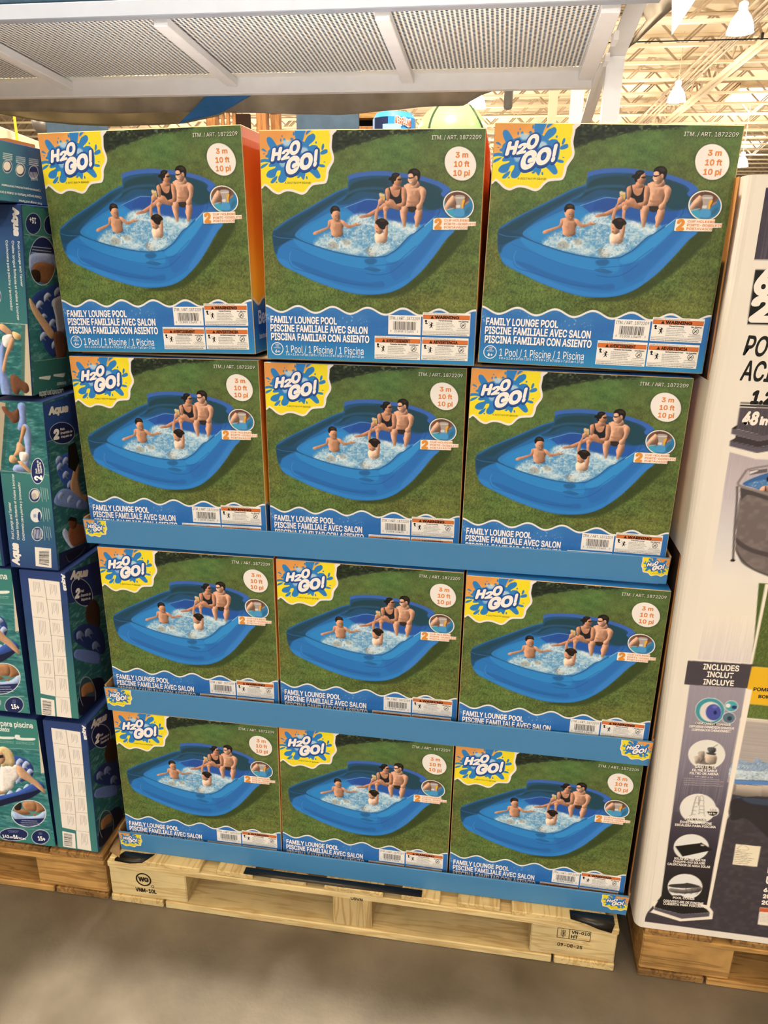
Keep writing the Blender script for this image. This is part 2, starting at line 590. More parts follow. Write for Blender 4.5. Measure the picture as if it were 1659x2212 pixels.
PRINT = print_mat('printed_board')
ART = {'front': [('hedge','202a1e',25,1,1,[(1207,-97),(3054,-114),(3043,-6),(2933,28),(2819,40),(2647,59),(2474,77),(2299,84),(2157,119),(1984,157),(1811,195),(1637,231),(1494,283),(1378,318),(1292,347),(1237,152)]),
('p','2c3a1c',45,0.75,1,[(3484,1474),(3675,1495),(3604,1707),(3357,2007),(3051,2314),(2754,2544),(2494,2678),(2163,2732),(1764,2719),(2092,2623),(2729,2379),(3155,1933)]),
('p','2468ad',6,1,1,[(181,1692),(200,1597),(293,1527),(480,1416),(904,1194),(1322,976),(1531,899),(1559,816),(1564,726),(1721,685),(1988,657),(2203,659),(2367,679),(2638,700),(2912,756),(3136,825),(3278,886),(3331,948),(3374,1140),(3440,1449),(3422,1580),(3284,1729),(3084,2002),(2876,2252),(2631,2471),(2425,2589),(2208,2652),(1929,2676),(1642,2659),(1289,2573),(932,2460),(601,2317),(329,2187),(227,2024),(187,1855)]),
('p','1f4a6c',14,0.95,1,[(189,1692),(214,1597),(481,1426),(906,1209),(1324,991),(1534,920),(1578,945),(1546,1010),(1341,1132),(1031,1323),(744,1516),(605,1668),(774,1790),(572,1763),(353,1851),(275,1935),(210,1910)]),
('p','1c3f50',22,0.7,1,[(272,1609),(647,1398),(1122,1149),(1435,999),(1515,985),(1336,1093),(972,1298),(657,1491),(473,1630)]),
('s','2f6dae',8,0.6,26.0,[(215,1605),(480,1424),(906,1207),(1323,989),(1532,907)]),
('p','214d74',14,0.95,1,[(1561,811),(1675,742),(1995,706),(2374,725),(2698,749),(2974,810),(3230,912),(3291,1039),(3236,1272),(2975,1317),(2556,1222),(2135,1128),(1882,1068),(1619,1152),(1430,1182),(1342,1145),(1547,1023)]),
('p','1d3c42',30,0.75,1,[(1608,854),(1842,772),(2219,766),(2246,957),(2032,974),(1759,967),(1554,1075),(1451,1129),(1546,1010)]),
('p','1c4049',25,0.75,1,[(2842,818),(3124,914),(3206,1092),(3125,1249),(2876,1202),(2787,972)]),
('p','203f52',30,0.6,1,[(2160,728),(2644,745),(2894,804),(2852,1048),(2246,957)]),
('s','2a5f95',12,0.6,40.0,[(1544,997),(1754,928),(2023,910),(2187,920)]),
('s','3a62b4',6,0.95,70.0,[(1558,744),(1723,700),(1990,673),(2206,674),(2369,694),(2641,720),(2916,776),(3140,848),(3285,926)]),
('p','3765bd',8,0.95,1,[(3100,851),(3281,899),(3323,949),(3313,1013),(3240,1053),(3165,1003),(3194,938)]),
('p','1d4668',16,0.85,1,[(173,1706),(186,1665),(244,1609),(391,1660),(574,1725),(545,1777),(409,1836),(304,1934),(257,2046),(209,1964)]),
('p','2456a8',14,1,1,[(1543,1206),(1725,1123),(1897,1078),(2160,1114),(2554,1210),(2913,1266),(3192,1247),(3222,1350),(3056,1485),(2775,1597),(2325,1503),(1927,1407),(1644,1348)]),
('p','234a98',22,0.7,1,[(1732,1176),(1899,1094),(2162,1125),(2182,1270),(1917,1329),(1721,1307)]),
('s','8fb4dd',6,0.7,10.0,[(1464,1234),(1622,1178),(1779,1122),(1898,1089),(2077,1100)]),
('p','2f7cc4',10,1,1,[(586,1682),(747,1543),(1012,1403),(1250,1291),(1462,1221),(1608,1283),(1759,1385),(2033,1378),(2484,1473),(2813,1491),(2917,1462),(2896,1502),(2725,1625),(2625,1686),(2531,1790),(2434,1878),(2308,1963),(2203,2009),(2040,2033),(1900,2029),(1702,2016),(1559,1996),(1387,1963),(1213,1924),(1038,1872),(921,1840),(744,1780)]),
('p','2c86d0',25,0.8,1,[(677,1679),(937,1485),(1254,1331),(1526,1285),(1594,1389),(1275,1503),(1067,1642),(916,1794)]),
('foam','93b9d2',30,0.9,1,[(934,1835),(1021,1724),(1151,1640),(1396,1580),(1594,1389),(1805,1318),(2002,1353),(2259,1426),(2538,1471),(2815,1504),(2725,1625),(2530,1785),(2308,1963),(2066,2019),(1843,2020),(1557,1980),(1211,1908)]),
('foam','c4dbe8',18,0.8,1,[(1594,1389),(1725,1333),(1862,1330),(1924,1381),(1770,1464),(1635,1494)]),
('foam','b4d0e0',25,0.8,1,[(950,1848),(1105,1722),(1356,1715),(1643,1774),(1829,1917),(1614,1983),(1211,1908)]),
('foam','b4d0e0',25,0.8,1,[(2212,1480),(2540,1485),(2761,1505),(2621,1660),(2441,1739),(2207,1639)]),
('p','3f90cf',16,0.35,1,[(2212,1480),(2492,1525),(2721,1599),(2624,1681),(2507,1631)]),
('p','2873bf',8,1,1,[(202,1882),(269,1867),(352,1837),(575,1731),(745,1791),(922,1848),(1214,1933),(1560,2004),(1901,2040),(2205,2020),(2322,1968),(2448,1883),(2627,1697),(2739,1630),(2908,1494),(3074,1348),(3212,1285),(3382,1346),(3436,1475),(3411,1581),(3283,1721),(3083,1994),(2874,2244),(2630,2463),(2423,2580),(2207,2641),(1927,2665),(1641,2647),(1288,2565),(932,2451),(600,2309),(328,2182),(232,2024)]),
('p','2f86cf',20,0.85,1,[(576,1741),(923,1857),(1215,1941),(1561,2012),(1903,2051),(2207,2036),(2210,2260),(1874,2257),(1412,2175),(941,2025),(640,1870)]),
('p','3490d6',18,0.85,1,[(2464,1899),(2741,1641),(2911,1509),(3077,1364),(3189,1312),(3087,1510),(2785,1836),(2566,2031),(2302,2120),(2236,2041)]),
('p','2563ad',22,0.8,1,[(495,2121),(729,2169),(1086,2296),(1497,2407),(1901,2463),(2179,2439),(2192,2536),(1912,2546),(1449,2478),(978,2355),(592,2229)]),
('p','2a69b6',25,0.8,1,[(2310,2174),(2570,2058),(2858,1781),(3087,1510),(3203,1560),(2983,1884),(2705,2216),(2400,2418)]),
('p','3081cf',14,0.9,1,[(260,2073),(437,2123),(741,2279),(1100,2420),(1514,2546),(1918,2596),(2198,2577),(2464,2471),(2672,2368),(2630,2460),(2423,2578),(2207,2638),(1927,2662),(1641,2645),(1288,2562),(931,2448),(600,2306),(343,2181)]),
('p','3a7fd0',12,0.85,1,[(3422,1580),(3283,1721),(3083,1994),(2874,2244),(2678,2409),(2713,2271),(2922,2020),(3170,1693),(3328,1504)]),
('s','1b4f86',5,0.85,16.0,[(574,1725),(745,1791),(921,1846),(1214,1930),(1560,2001),(1901,2037),(2205,2017),(2322,1962),(2448,1878),(2626,1691),(2739,1625),(2908,1494)]),
('s','1f5596',8,0.55,14.0,[(469,2150),(565,2243),(859,2317),(1272,2429),(1679,2498),(2019,2500)]),
('s','5a9ada',8,0.5,14.0,[(507,1956),(475,2067),(513,2162)]),
('s','2160a6',10,0.5,12.0,[(410,1849),(706,1950),(1061,2076),(1470,2187),(1872,2243),(2208,2246)]),
('s','1f5596',8,0.6,12.0,[(1921,2187),(2142,2166),(2413,2117),(2562,2004),(2757,1837)]),
('s','1e4f8e',8,0.6,12.0,[(1881,2312),(2108,2332),(2325,2283),(2551,2112)]),
('p','1d4c80',12,0.6,1,[(1850,2080),(2014,2048),(2077,2100),(2001,2157),(1887,2147)]),
('p','1d4c80',10,0.5,1,[(1842,2230),(1978,2199),(2153,2248),(2045,2279)]),
('s','9cc2e6',6,0.8,14.0,[(2898,1515),(2994,1434),(3088,1353)]),
('p','2a62b2',16,0.8,1,[(3098,1249),(3258,1245),(3356,1347),(3239,1454),(3070,1406)]),
('s','1b3f7c',8,0.6,14.0,[(3028,1147),(3152,1248),(3115,1353)]),
('p','1c4464',12,0.8,1,[(173,1706),(192,1665),(244,1615),(421,1672),(575,1731),(474,1779),(352,1843),(274,1921),(248,2005),(204,1965)]),
('s','3c7fc0',5,0.6,12.0,[(183,1692),(313,1729),(576,1741)]),
('l','bd917a',0,1,1,[(2526,873),(2569,854),(2591,900),(2592,1003),(2567,974)]),
('l','bd917a',0,1,1,[(2561,850),(2620,834),(2705,891),(2801,875),(2874,898),(2910,953),(2889,997),(2847,1020),(2814,1102),(2818,1175),(2753,1206),(2583,1203),(2562,1166),(2577,1107),(2584,1003),(2553,901)]),
('p','8d6350',14,0.6,1,[(2730,956),(2799,955),(2815,1028),(2779,1073),(2731,1059)]),
('p','a87a62',16,0.5,1,[(2621,1047),(2741,1029),(2788,1132),(2685,1163)]),
('p','93694f',10,0.55,1,[(2600,1106),(2663,1120),(2723,1111),(2787,1124),(2762,1162),(2668,1149),(2605,1143)]),
('p','d6b39b',10,0.55,1,[(2609,915),(2710,927),(2639,958)]),
('p','2e2624',4,1,1,[(2584,1207),(2753,1203),(2783,1250),(2690,1294),(2600,1262)]),
('l','bd917a',0,1,1,[(2471,1228),(2519,1189),(2582,1195),(2606,1254),(2589,1344),(2585,1419),(2578,1479),(2563,1532),(2522,1538),(2519,1481),(2493,1406),(2471,1302)]),
('l','bd917a',0,1,1,[(2745,1251),(2822,1202),(2855,1249),(2859,1338),(2839,1413),(2810,1474),(2787,1527),(2737,1520),(2736,1445),(2717,1371),(2736,1311)]),
('l','bd917a',0,1,1,[(2836,903),(2902,931),(2915,997),(2890,1100),(2861,1160),(2857,1226),(2801,1262),(2758,1236),(2753,1184),(2803,1131),(2823,1042),(2799,955)]),
('l','bd917a',0,1,1,[(2682,840),(2759,795),(2801,875),(2753,909),(2661,902),(2647,863)]),
('l','bd917a',0,1,1,[(2599,697),(2633,674),(2687,678),(2745,708),(2762,752),(2760,803),(2736,847),(2701,869),(2655,864),(2623,827),(2593,781),(2602,740)]),
('p','8b6350',6,0.5,1,[(2630,824),(2662,832),(2699,855),(2711,833),(2692,811)]),
('p','17120f',3,1,1,[(2591,685),(2611,631),(2675,600),(2744,607),(2798,650),(2807,707),(2792,783),(2767,783),(2749,726),(2716,716),(2697,741),(2673,688),(2629,679)]),
('l','bd917a',0,1,1,[(2719,723),(2746,716),(2762,752),(2745,778),(2727,760)]),
('p','2a201c',2,1,1,[(2596,737),(2636,739),(2699,732),(2694,740),(2645,762),(2611,759)]),
('p','f0e2d8',4,0.7,1,[(2615,801),(2659,812),(2652,826),(2623,817)]),
('l','b08067',0,1,1,[(2208,937),(2261,900),(2350,876),(2475,888),(2547,909),(2573,959),(2576,1136),(2549,1181),(2427,1191),(2342,1141),(2292,1113),(2235,1099)]),
('l','b08067',0,1,1,[(2185,1130),(2256,1084),(2319,1090),(2406,1155),(2490,1197),(2475,1257),(2388,1244),(2300,1224),(2200,1234),(2084,1296),(1968,1359),(1876,1379),(1863,1339),(1928,1300),(2045,1237),(2145,1175)]),
('l','b08067',0,1,1,[(1736,1391),(1793,1348),(1885,1331),(1957,1337),(1879,1376),(1799,1390)]),
('p','171a24',3,1,1,[(2265,899),(2281,899),(2316,994),(2367,1045),(2421,1043),(2453,999),(2470,910),(2492,902),(2490,1020),(2501,1138),(2407,1162),(2351,1097),(2282,1069),(2282,995)]),
('l','b08067',0,1,1,[(2208,937),(2255,910),(2286,965),(2286,1054),(2261,1113),(2231,1099),(2215,1011)]),
('l','b08067',0,1,1,[(2494,895),(2555,916),(2575,974),(2570,1166),(2490,1200),(2418,1181),(2419,1157),(2495,1131),(2487,1005)]),
('l','b08067',0,1,1,[(2358,825),(2456,868),(2487,917),(2359,940),(2331,906)]),
('l','b08067',0,1,1,[(2379,759),(2415,697),(2457,706),(2478,757),(2492,800),(2477,852),(2442,877),(2403,870),(2360,839),(2349,788)]),
('p','15110f',3,1,1,[(2263,778),(2269,746),(2306,731),(2322,687),(2380,666),(2447,682),(2444,714),(2404,744),(2386,790),(2357,803),(2354,841),(2320,833),(2307,792)]),
('p','2a1f1b',2,1,1,[(2409,775),(2440,760),(2483,761),(2477,783),(2444,789)]),
('l','b08067',0,1,1,[(2082,1147),(2112,1105),(2165,1093),(2207,1117),(2195,1144),(2142,1153),(2106,1176)]),
('p','b7a076',5,1,1,[(2107,1013),(2127,990),(2166,994),(2198,1019),(2203,1092),(2177,1123),(2136,1109),(2110,1057)]),
('p','d8c9a8',5,0.8,1,[(2097,998),(2134,983),(2153,1012),(2190,997),(2187,1034),(2118,1035)]),
('p','d6a640',5,0.7,1,[(2163,1027),(2196,1041),(2189,1100)]),
('l','b98a70',0,1,1,[(2022,1358),(2053,1237),(2084,1162),(2087,1117),(2111,1094),(2168,1115),(2141,1146),(2107,1184),(2088,1266),(2080,1356),(2083,1434),(2034,1445)]),
('l','b98a70',0,1,1,[(2086,1129),(2094,1087),(2119,1075),(2129,1057),(2150,1077),(2193,1118),(2170,1152),(2120,1164)]),
('l','d9b8a6',0,1,1,[(2034,1644),(2118,1625),(2207,1639),(2254,1700),(2247,1772),(2163,1817),(2060,1806),(2031,1719)]),
('l','b98a70',0,1,1,[(2171,1249),(2177,1201),(2196,1207),(2204,1171),(2220,1196),(2236,1182),(2246,1206),(2286,1214),(2254,1262),(2232,1296),(2193,1297)]),
('l','b98a70',0,1,1,[(2184,1286),(2230,1278),(2238,1382),(2259,1502),(2261,1639),(2241,1718),(2199,1694),(2194,1565),(2199,1444)]),
('l','b98a70',0,1,1,[(2031,1478),(2072,1489),(2105,1536),(2172,1565),(2170,1618),(2118,1653),(2059,1624),(2031,1572),(2028,1516)]),
('p','4a372c',10,0.0,1,[(2115,1403),(2196,1404),(2246,1445),(2187,1474)]),
('p','1a1310',4,1,1,[(2034,1466),(2070,1417),(2129,1391),(2195,1398),(2261,1445),(2274,1487),(2231,1506),(2204,1567),(2150,1569),(2105,1540),(2075,1499)]),
('p','7a4c3c',3,0.7,1,[(2054,1553),(2077,1558),(2069,1574)]),
('p','6b3c33',3,0.7,1,[(2054,1598),(2090,1613),(2067,1622)]),
('l','b98a70',0,1,1,[(1198,1439),(1308,1411),(1407,1434),(1453,1424),(1473,1516),(1455,1583),(1463,1675),(1381,1720),(1272,1697),(1244,1605),(1220,1522)]),
('p','9d7058',14,0.4,1,[(1321,1519),(1415,1500),(1442,1651),(1358,1678)]),
('p','d7b095',10,0.5,1,[(1254,1471),(1316,1478),(1314,1536),(1261,1529)]),
('p','2f78b8',6,1,1,[(1256,1678),(1363,1720),(1466,1672),(1491,1734),(1422,1773),(1295,1770)]),
('l','b98a70',0,1,1,[(1198,1439),(1239,1460),(1231,1547),(1154,1591),(1046,1644),(952,1677),(918,1656),(946,1622),(1014,1598),(1098,1567),(1182,1531)]),
('l','b98a70',0,1,1,[(1414,1425),(1480,1437),(1549,1497),(1632,1495),(1714,1456),(1787,1478),(1765,1508),(1671,1527),(1571,1560),(1504,1538),(1454,1491)]),
('l','b98a70',0,1,1,[(1299,1411),(1398,1409),(1415,1459),(1299,1456)]),
('l','b98a70',0,1,1,[(1247,1313),(1283,1274),(1387,1271),(1412,1350),(1406,1412),(1366,1455),(1311,1439),(1270,1390)]),
('p','1b1410',3,1,1,[(1236,1278),(1263,1213),(1325,1192),(1393,1223),(1410,1288),(1365,1275),(1292,1284),(1260,1334)]),
('p','5b382c',2,0.7,1,[(1318,1353),(1350,1355),(1341,1369)]),
('p','5b382c',2,0.7,1,[(1374,1351),(1398,1351),(1390,1364)]),
('p','f3e6dc',3,0.7,1,[(1333,1402),(1377,1405),(1358,1422)]),
('p','7a4438',4,0.4,1,[(1327,1396),(1383,1398),(1359,1432)]),
('foam','d8e6ec',8,0.8,1,[(1250,1732),(1362,1712),(1486,1720),(1597,1765),(1590,1850),(1436,1888),(1243,1894),(1182,1827)]),
('p','7d7468',14,0.45,1,[(1184,1844),(1281,1773),(1377,1839),(1366,1890),(1226,1903)]),
('p','8d8376',14,0.45,1,[(1437,1752),(1560,1749),(1603,1815),(1500,1835)]),
('p','85705f',14,0.6,1,[(1878,1909),(1943,1865),(2018,1905),(2064,1989),(1947,2026)]),
('foam','d5e5ec',8,0.75,1,[(1972,1822),(2072,1794),(2232,1815),(2310,1880),(2169,1986),(1998,2016),(1920,1959)]),
('foam','dfeaf0',6,0.8,1,[(1701,1365),(1801,1408),(1929,1420),(2027,1448),(2004,1509),(1811,1483),(1717,1486)]),
('foam','dfeaf0',6,0.7,1,[(2278,1449),(2401,1439),(2541,1541),(2516,1586),(2356,1560)]),
('foam','dfeaf0',6,0.6,1,[(2515,1526),(2600,1524),(2698,1552),(2755,1520),(2738,1611),(2587,1645)]),
('p','4a3c33',10,0.5,1,[(2666,638),(2740,629),(2776,665),(2718,680)]),
('p','43362e',8,0.5,1,[(2339,698),(2398,683),(2415,697),(2359,730)]),
('p','51402f',8,0.6,1,[(1276,1221),(1344,1210),(1375,1244),(1307,1257)]),
('p','4a372c',8,0.6,1,[(2109,1416),(2178,1408),(2213,1436),(2153,1452)]),
('p','26361c',20,0.5,1,[(3754,1171),(3756,1226),(3745,1279),(3720,1326),(3683,1367),(3636,1397),(3580,1417),(3519,1425),(3456,1420),(3394,1403),(3336,1375),(3285,1337),(3244,1290),(3215,1238),(3199,1184),(3197,1129),(3209,1076),(3234,1029),(3272,989),(3319,959),(3375,940),(3435,933),(3497,937),(3559,954),(3616,982),(3666,1020),(3707,1066),(3737,1117)]),
('p','ece5e0',2,1,1,[(3734,1167),(3736,1217),(3725,1266),(3702,1310),(3667,1347),(3622,1376),(3570,1394),(3513,1401),(3454,1397),(3395,1381),(3341,1355),(3294,1320),(3255,1277),(3228,1229),(3213,1178),(3211,1127),(3222,1079),(3246,1035),(3282,998),(3326,970),(3378,953),(3435,946),(3494,950),(3551,966),(3605,992),(3652,1027),(3691,1069),(3718,1116)]),
('clip',[(3715,1167),(3717,1214),(3707,1258),(3685,1299),(3653,1333),(3611,1359),(3563,1376),(3510,1383),(3455,1379),(3401,1364),(3351,1340),(3307,1308),(3271,1268),(3246,1224),(3232,1178),(3230,1131),(3241,1086),(3263,1046),(3296,1012),(3337,987),(3386,970),(3438,964),(3493,968),(3546,982),(3596,1006),(3640,1038),(3675,1077),(3701,1121)]),
('p','3d7fb4',0,1,1,[(3139,923),(3718,912),(3809,1423),(3223,1438)]),
('p','70503f',12,1,1,[(3251,962),(3631,954),(3678,1045),(3600,1139),(3550,1222),(3381,1226),(3261,1146)]),
('p','3f9fc0',14,0.9,1,[(3225,1250),(3383,1236),(3426,1370),(3245,1374)]),
('p','2f78b0',14,0.9,1,[(3561,1284),(3638,1117),(3698,1096),(3762,1279),(3639,1365)]),
('p','2a5f78',14,0.6,1,[(3589,1325),(3607,1241),(3682,1188),(3667,1281)]),
('l','c49b84',0,1,1,[(3240,1198),(3277,1115),(3339,1042),(3367,1021),(3421,1055),(3401,1092),(3431,1096),(3401,1122),(3434,1130),(3394,1148),(3423,1163),(3363,1185),(3296,1228),(3265,1247)]),
('p','5e4036',12,0.9,1,[(3362,990),(3507,972),(3610,1016),(3593,1098),(3436,1050)]),
('p','a9a3a2',6,0.92,1,[(3402,1035),(3472,1013),(3576,1035),(3552,1140),(3552,1232),(3434,1225),(3436,1142)]),
('p','d3cdca',6,0.8,1,[(3425,1050),(3563,1047),(3556,1068),(3439,1070)]),
('p','e2e6ea',6,0.7,1,[(3437,1178),(3499,1172),(3496,1213),(3442,1209)]),
('p','e0a83a',4,1,1,[(3530,1104),(3554,1088),(3579,1093),(3561,1160),(3550,1222),(3526,1192)]),
('p','a8785f',8,0.9,1,[(3589,1139),(3636,1107),(3651,1127),(3584,1170)]),
('p','4b97d0',8,0.9,1,[(3412,1287),(3429,1230),(3552,1232),(3582,1314),(3531,1357),(3427,1341)]),
('p','d9a58c',4,0.8,1,[(3246,1250),(3390,1218),(3397,1226),(3258,1260)]),
('unclip',),
('p','2a3a20',14,0.5,0,[(3043,1574),(3045,1390),(3110,1371),(3666,1369),(3673,1428),(3789,1430),(3792,1507),(3654,1514),(3653,1569),(3056,1578)]),
('p','efe6de',2,1,0,[(3047,1564),(3052,1392),(3111,1378),(3664,1375),(3670,1435),(3785,1436),(3786,1501),(3647,1508),(3645,1563),(3059,1570)]),
('p','26361c',14,0.5,1,[(3752,528),(3756,589),(3746,647),(3723,699),(3687,743),(3640,777),(3585,798),(3525,806),(3462,800),(3399,781),(3341,749),(3290,707),(3248,655),(3218,598),(3201,537),(3198,477),(3208,419),(3233,367),(3269,324),(3316,291),(3371,270),(3430,263),(3493,269),(3554,288),(3611,319),(3663,361),(3704,412),(3735,468)]),
('p','e9e4e1',2,1,1,[(3737,523),(3741,581),(3731,637),(3709,687),(3675,729),(3631,761),(3579,782),(3522,789),(3462,784),(3403,765),(3348,735),(3299,694),(3259,645),(3231,589),(3214,531),(3211,473),(3221,418),(3244,368),(3279,327),(3323,295),(3375,276),(3431,268),(3490,274),(3548,292),(3603,322),(3652,362),(3691,411),(3720,465)]),
('p','3a4a28',14,0.4,0,[(0,2862),(40,2872),(80,2890),(120,2911),(161,2934),(201,2954),(241,2968),(281,2975),(322,2973),(362,2963),(402,2946),(443,2925),(483,2902),(523,2882),(563,2867),(604,2860),(644,2861),(684,2871),(725,2888),(765,2909),(805,2932),(845,2952),(886,2967),(926,2975),(966,2974),(1007,2964),(1047,2948),(1087,2927),(1127,2904),(1168,2884),(1208,2868),(1248,2860),(1289,2861),(1329,2870),(1369,2886),(1409,2907),(1450,2930),(1490,2950),(1530,2966),(1570,2975),(1611,2974),(1651,2965),(1691,2949),(1732,2929),(1772,2906),(1812,2885),(1852,2869),(1893,2861),(1933,2861),(1973,2869),(2014,2885),(2054,2905),(2094,2928),(2134,2949),(2175,2965),(2215,2974),(2255,2975),(2296,2967),(2336,2951),(2376,2931),(2416,2908),(2457,2887),(2497,2870),(2537,2861),(2578,2860),(2618,2868),(2658,2883),(2698,2903),(2739,2926),(2779,2947),(2819,2964),(2859,2974),(2900,2975),(2940,2968),(2980,2953),(3021,2932),(3061,2910),(3101,2889),(3141,2872),(3182,2862),(3222,2860),(3262,2867),(3303,2882),(3343,2902),(3383,2924),(3423,2945),(3464,2963),(3504,2973),(3544,2975),(3585,2969),(3625,2954),(3665,2934),(3705,2912),(3746,2890),(3786,2873),(3826,2862),(3867,2860),(3867,3400),(0,3400)]),
('p','e6e4e4',2,1,0,[(0,2884),(40,2894),(80,2912),(120,2933),(161,2956),(201,2976),(241,2990),(281,2997),(322,2995),(362,2985),(402,2968),(443,2947),(483,2924),(523,2904),(563,2889),(604,2882),(644,2883),(684,2893),(725,2910),(765,2931),(805,2954),(845,2974),(886,2989),(926,2997),(966,2996),(1007,2986),(1047,2970),(1087,2949),(1127,2926),(1168,2906),(1208,2890),(1248,2882),(1289,2883),(1329,2892),(1369,2908),(1409,2929),(1450,2952),(1490,2972),(1530,2988),(1570,2997),(1611,2996),(1651,2987),(1691,2971),(1732,2951),(1772,2928),(1812,2907),(1852,2891),(1893,2883),(1933,2883),(1973,2891),(2014,2907),(2054,2927),(2094,2950),(2134,2971),(2175,2987),(2215,2996),(2255,2997),(2296,2989),(2336,2973),(2376,2953),(2416,2930),(2457,2909),(2497,2892),(2537,2883),(2578,2882),(2618,2890),(2658,2905),(2698,2925),(2739,2948),(2779,2969),(2819,2986),(2859,2996),(2900,2997),(2940,2990),(2980,2975),(3021,2954),(3061,2932),(3101,2911),(3141,2894),(3182,2884),(3222,2882),(3262,2889),(3303,2904),(3343,2924),(3383,2946),(3423,2967),(3464,2985),(3504,2995),(3544,2997),(3585,2991),(3625,2976),(3665,2956),(3705,2934),(3746,2912),(3786,2895),(3826,2884),(3867,2882),(3867,3867),(0,3867)]),
('band','2f74be',0,1,0,[(0,2920),(40,2930),(80,2948),(120,2969),(161,2992),(201,3012),(241,3026),(281,3033),(322,3031),(362,3021),(402,3004),(443,2983),(483,2960),(523,2940),(563,2925),(604,2918),(644,2919),(684,2929),(725,2946),(765,2967),(805,2990),(845,3010),(886,3025),(926,3033),(966,3032),(1007,3022),(1047,3006),(1087,2985),(1127,2962),(1168,2942),(1208,2926),(1248,2918),(1289,2919),(1329,2928),(1369,2944),(1409,2965),(1450,2988),(1490,3008),(1530,3024),(1570,3033),(1611,3032),(1651,3023),(1691,3007),(1732,2987),(1772,2964),(1812,2943),(1852,2927),(1893,2919),(1933,2919),(1973,2927),(2014,2943),(2054,2963),(2094,2986),(2134,3007),(2175,3023),(2215,3032),(2255,3033),(2296,3025),(2336,3009),(2376,2989),(2416,2966),(2457,2945),(2497,2928),(2537,2919),(2578,2918),(2618,2926),(2658,2941),(2698,2961),(2739,2984),(2779,3005),(2819,3022),(2859,3032),(2900,3033),(2940,3026),(2980,3011),(3021,2990),(3061,2968),(3101,2947),(3141,2930),(3182,2920),(3222,2918),(3262,2925),(3303,2940),(3343,2960),(3383,2982),(3423,3003),(3464,3021),(3504,3031),(3544,3033),(3585,3027),(3625,3012),(3665,2992),(3705,2970),(3746,2948),(3786,2931),(3826,2920),(3867,2918),(3867,3867),(0,3867)]),
('p','34452a',16,0.5,1,[(-85,-5),(1265,-19),(1290,86),(1281,186),(1277,272),(1300,358),(1316,430),(1302,505),(1257,579),(1219,653),(1211,719),(1190,800),(1148,842),(1028,855),(939,871),(874,924),(817,988),(746,1019),(682,1010),(583,978),(486,966),(415,978),(339,1012),(274,1011),(199,975),(129,916),(69,877),(-21,861)]),
('p','e8e2e0',2,1,1,[(-86,-19),(1260,-33),(1286,86),(1278,186),(1273,272),(1296,358),(1313,430),(1299,503),(1253,576),(1216,650),(1208,716),(1186,797),(1144,839),(1028,852),(935,868),(870,921),(814,985),(746,1016),(681,1007),(582,975),(485,963),(415,975),(338,1009),(274,1008),(198,972),(129,913),(69,874),(-21,856)]),
('p','ecd92b',2,1,1,[(-86,-19),(1202,-32),(1230,30),(1245,115),(1231,229),(1239,316),(1270,423),(1251,496),(1197,562),(1167,636),(1162,724),(1139,790),(1086,806),(976,816),(915,831),(850,885),(794,953),(741,976),(677,967),(578,934),(482,926),(403,938),(327,974),(270,967),(211,934),(141,876),(73,835),(-24,819)]),
('clip',[(-86,-19),(1202,-32),(1230,30),(1245,115),(1231,229),(1239,316),(1270,423),(1251,496),(1197,562),(1167,636),(1162,724),(1139,790),(1086,806),(976,816),(915,831),(850,885),(794,953),(741,976),(677,967),(578,934),(482,926),(403,938),(327,974),(270,967),(211,934),(141,876),(73,835),(-24,819)]),
('p','dfa053',40,1,1,[(-104,-42),(892,-52),(833,105),(679,265),(408,370),(-60,435)]),
('p','d99550',40,0.8,1,[(-104,-42),(552,-48),(428,110),(161,258),(-71,319)]),
('p','2b7cc4',1.5,1,1,[(126,142),(146,106),(193,106),(236,141),(308,241),(344,328),(215,329),(178,272),(139,200)]),
('p','2b7cc4',1.5,1,1,[(645,-21),(815,-23),(788,92),(754,171),(642,136)]),
('p','2b7cc4',1.5,1,1,[(906,69),(951,54),(985,82),(984,132),(942,183),(871,237),(827,304),(775,286),(793,192),(848,102)]),
('p','2b7cc4',1.5,1,1,[(810,318),(867,270),(925,233),(1003,237),(1026,275),(954,348),(846,364)]),
('p','2b7cc4',1.5,1,1,[(1091,296),(1107,224),(1135,214),(1142,256),(1115,309)]),
('p','2b7cc4',1.5,1,1,[(1084,332),(1165,296),(1198,313),(1191,355),(1116,381),(1073,373)]),
('p','2b7cc4',1.5,1,1,[(1029,529),(1116,535),(1153,556),(1137,581),(1074,575),(1024,553)]),
('p','2b7cc4',1.5,1,1,[(860,623),(982,588),(1058,682),(1068,734),(1032,756),(992,744),(922,684)]),
('p','2b7cc4',1.5,1,1,[(170,520),(311,496),(425,531),(394,619),(301,635),(257,725),(177,751),(111,730),(101,690),(149,631),(249,595),(270,565),(160,573)]),
('p','2b7cc4',1.5,1,1,[(371,590),(461,574),(481,691),(439,796),(369,827),(316,801),(319,739),(354,679)]),
('p','2b7cc4',1.5,1,1,[(171,821),(210,763),(296,714),(279,779),(217,832)]),
('p','2b7cc4',1.5,1,1,[(2,458),(116,445),(230,478),(201,508),(88,492),(-3,505)]),
('p','2b7cc4',1.5,1,1,[(6,599),(30,544),(141,512),(95,561)]),
('p','2b7cc4',1.5,1,1,[(25,297),(60,281),(94,302),(121,334),(72,323)]),
('p','2b7cc4',1.5,1,1,[(597,29),(621,36),(622,82),(597,74)]),
('p','2b7cc4',1.5,1,1,[(366,131),(389,135),(389,174),(367,168)]),
('p','2b7cc4',1.5,1,1,[(417,153),(448,121),(479,174),(515,195),(442,247)]),
('p','2b7cc4',1.5,1,1,[(98,392),(156,372),(214,399),(177,428),(110,421)]),
('p','2b7cc4',1.5,1,1,[(651,730),(794,664),(777,770),(750,766),(714,724),(685,750)]),
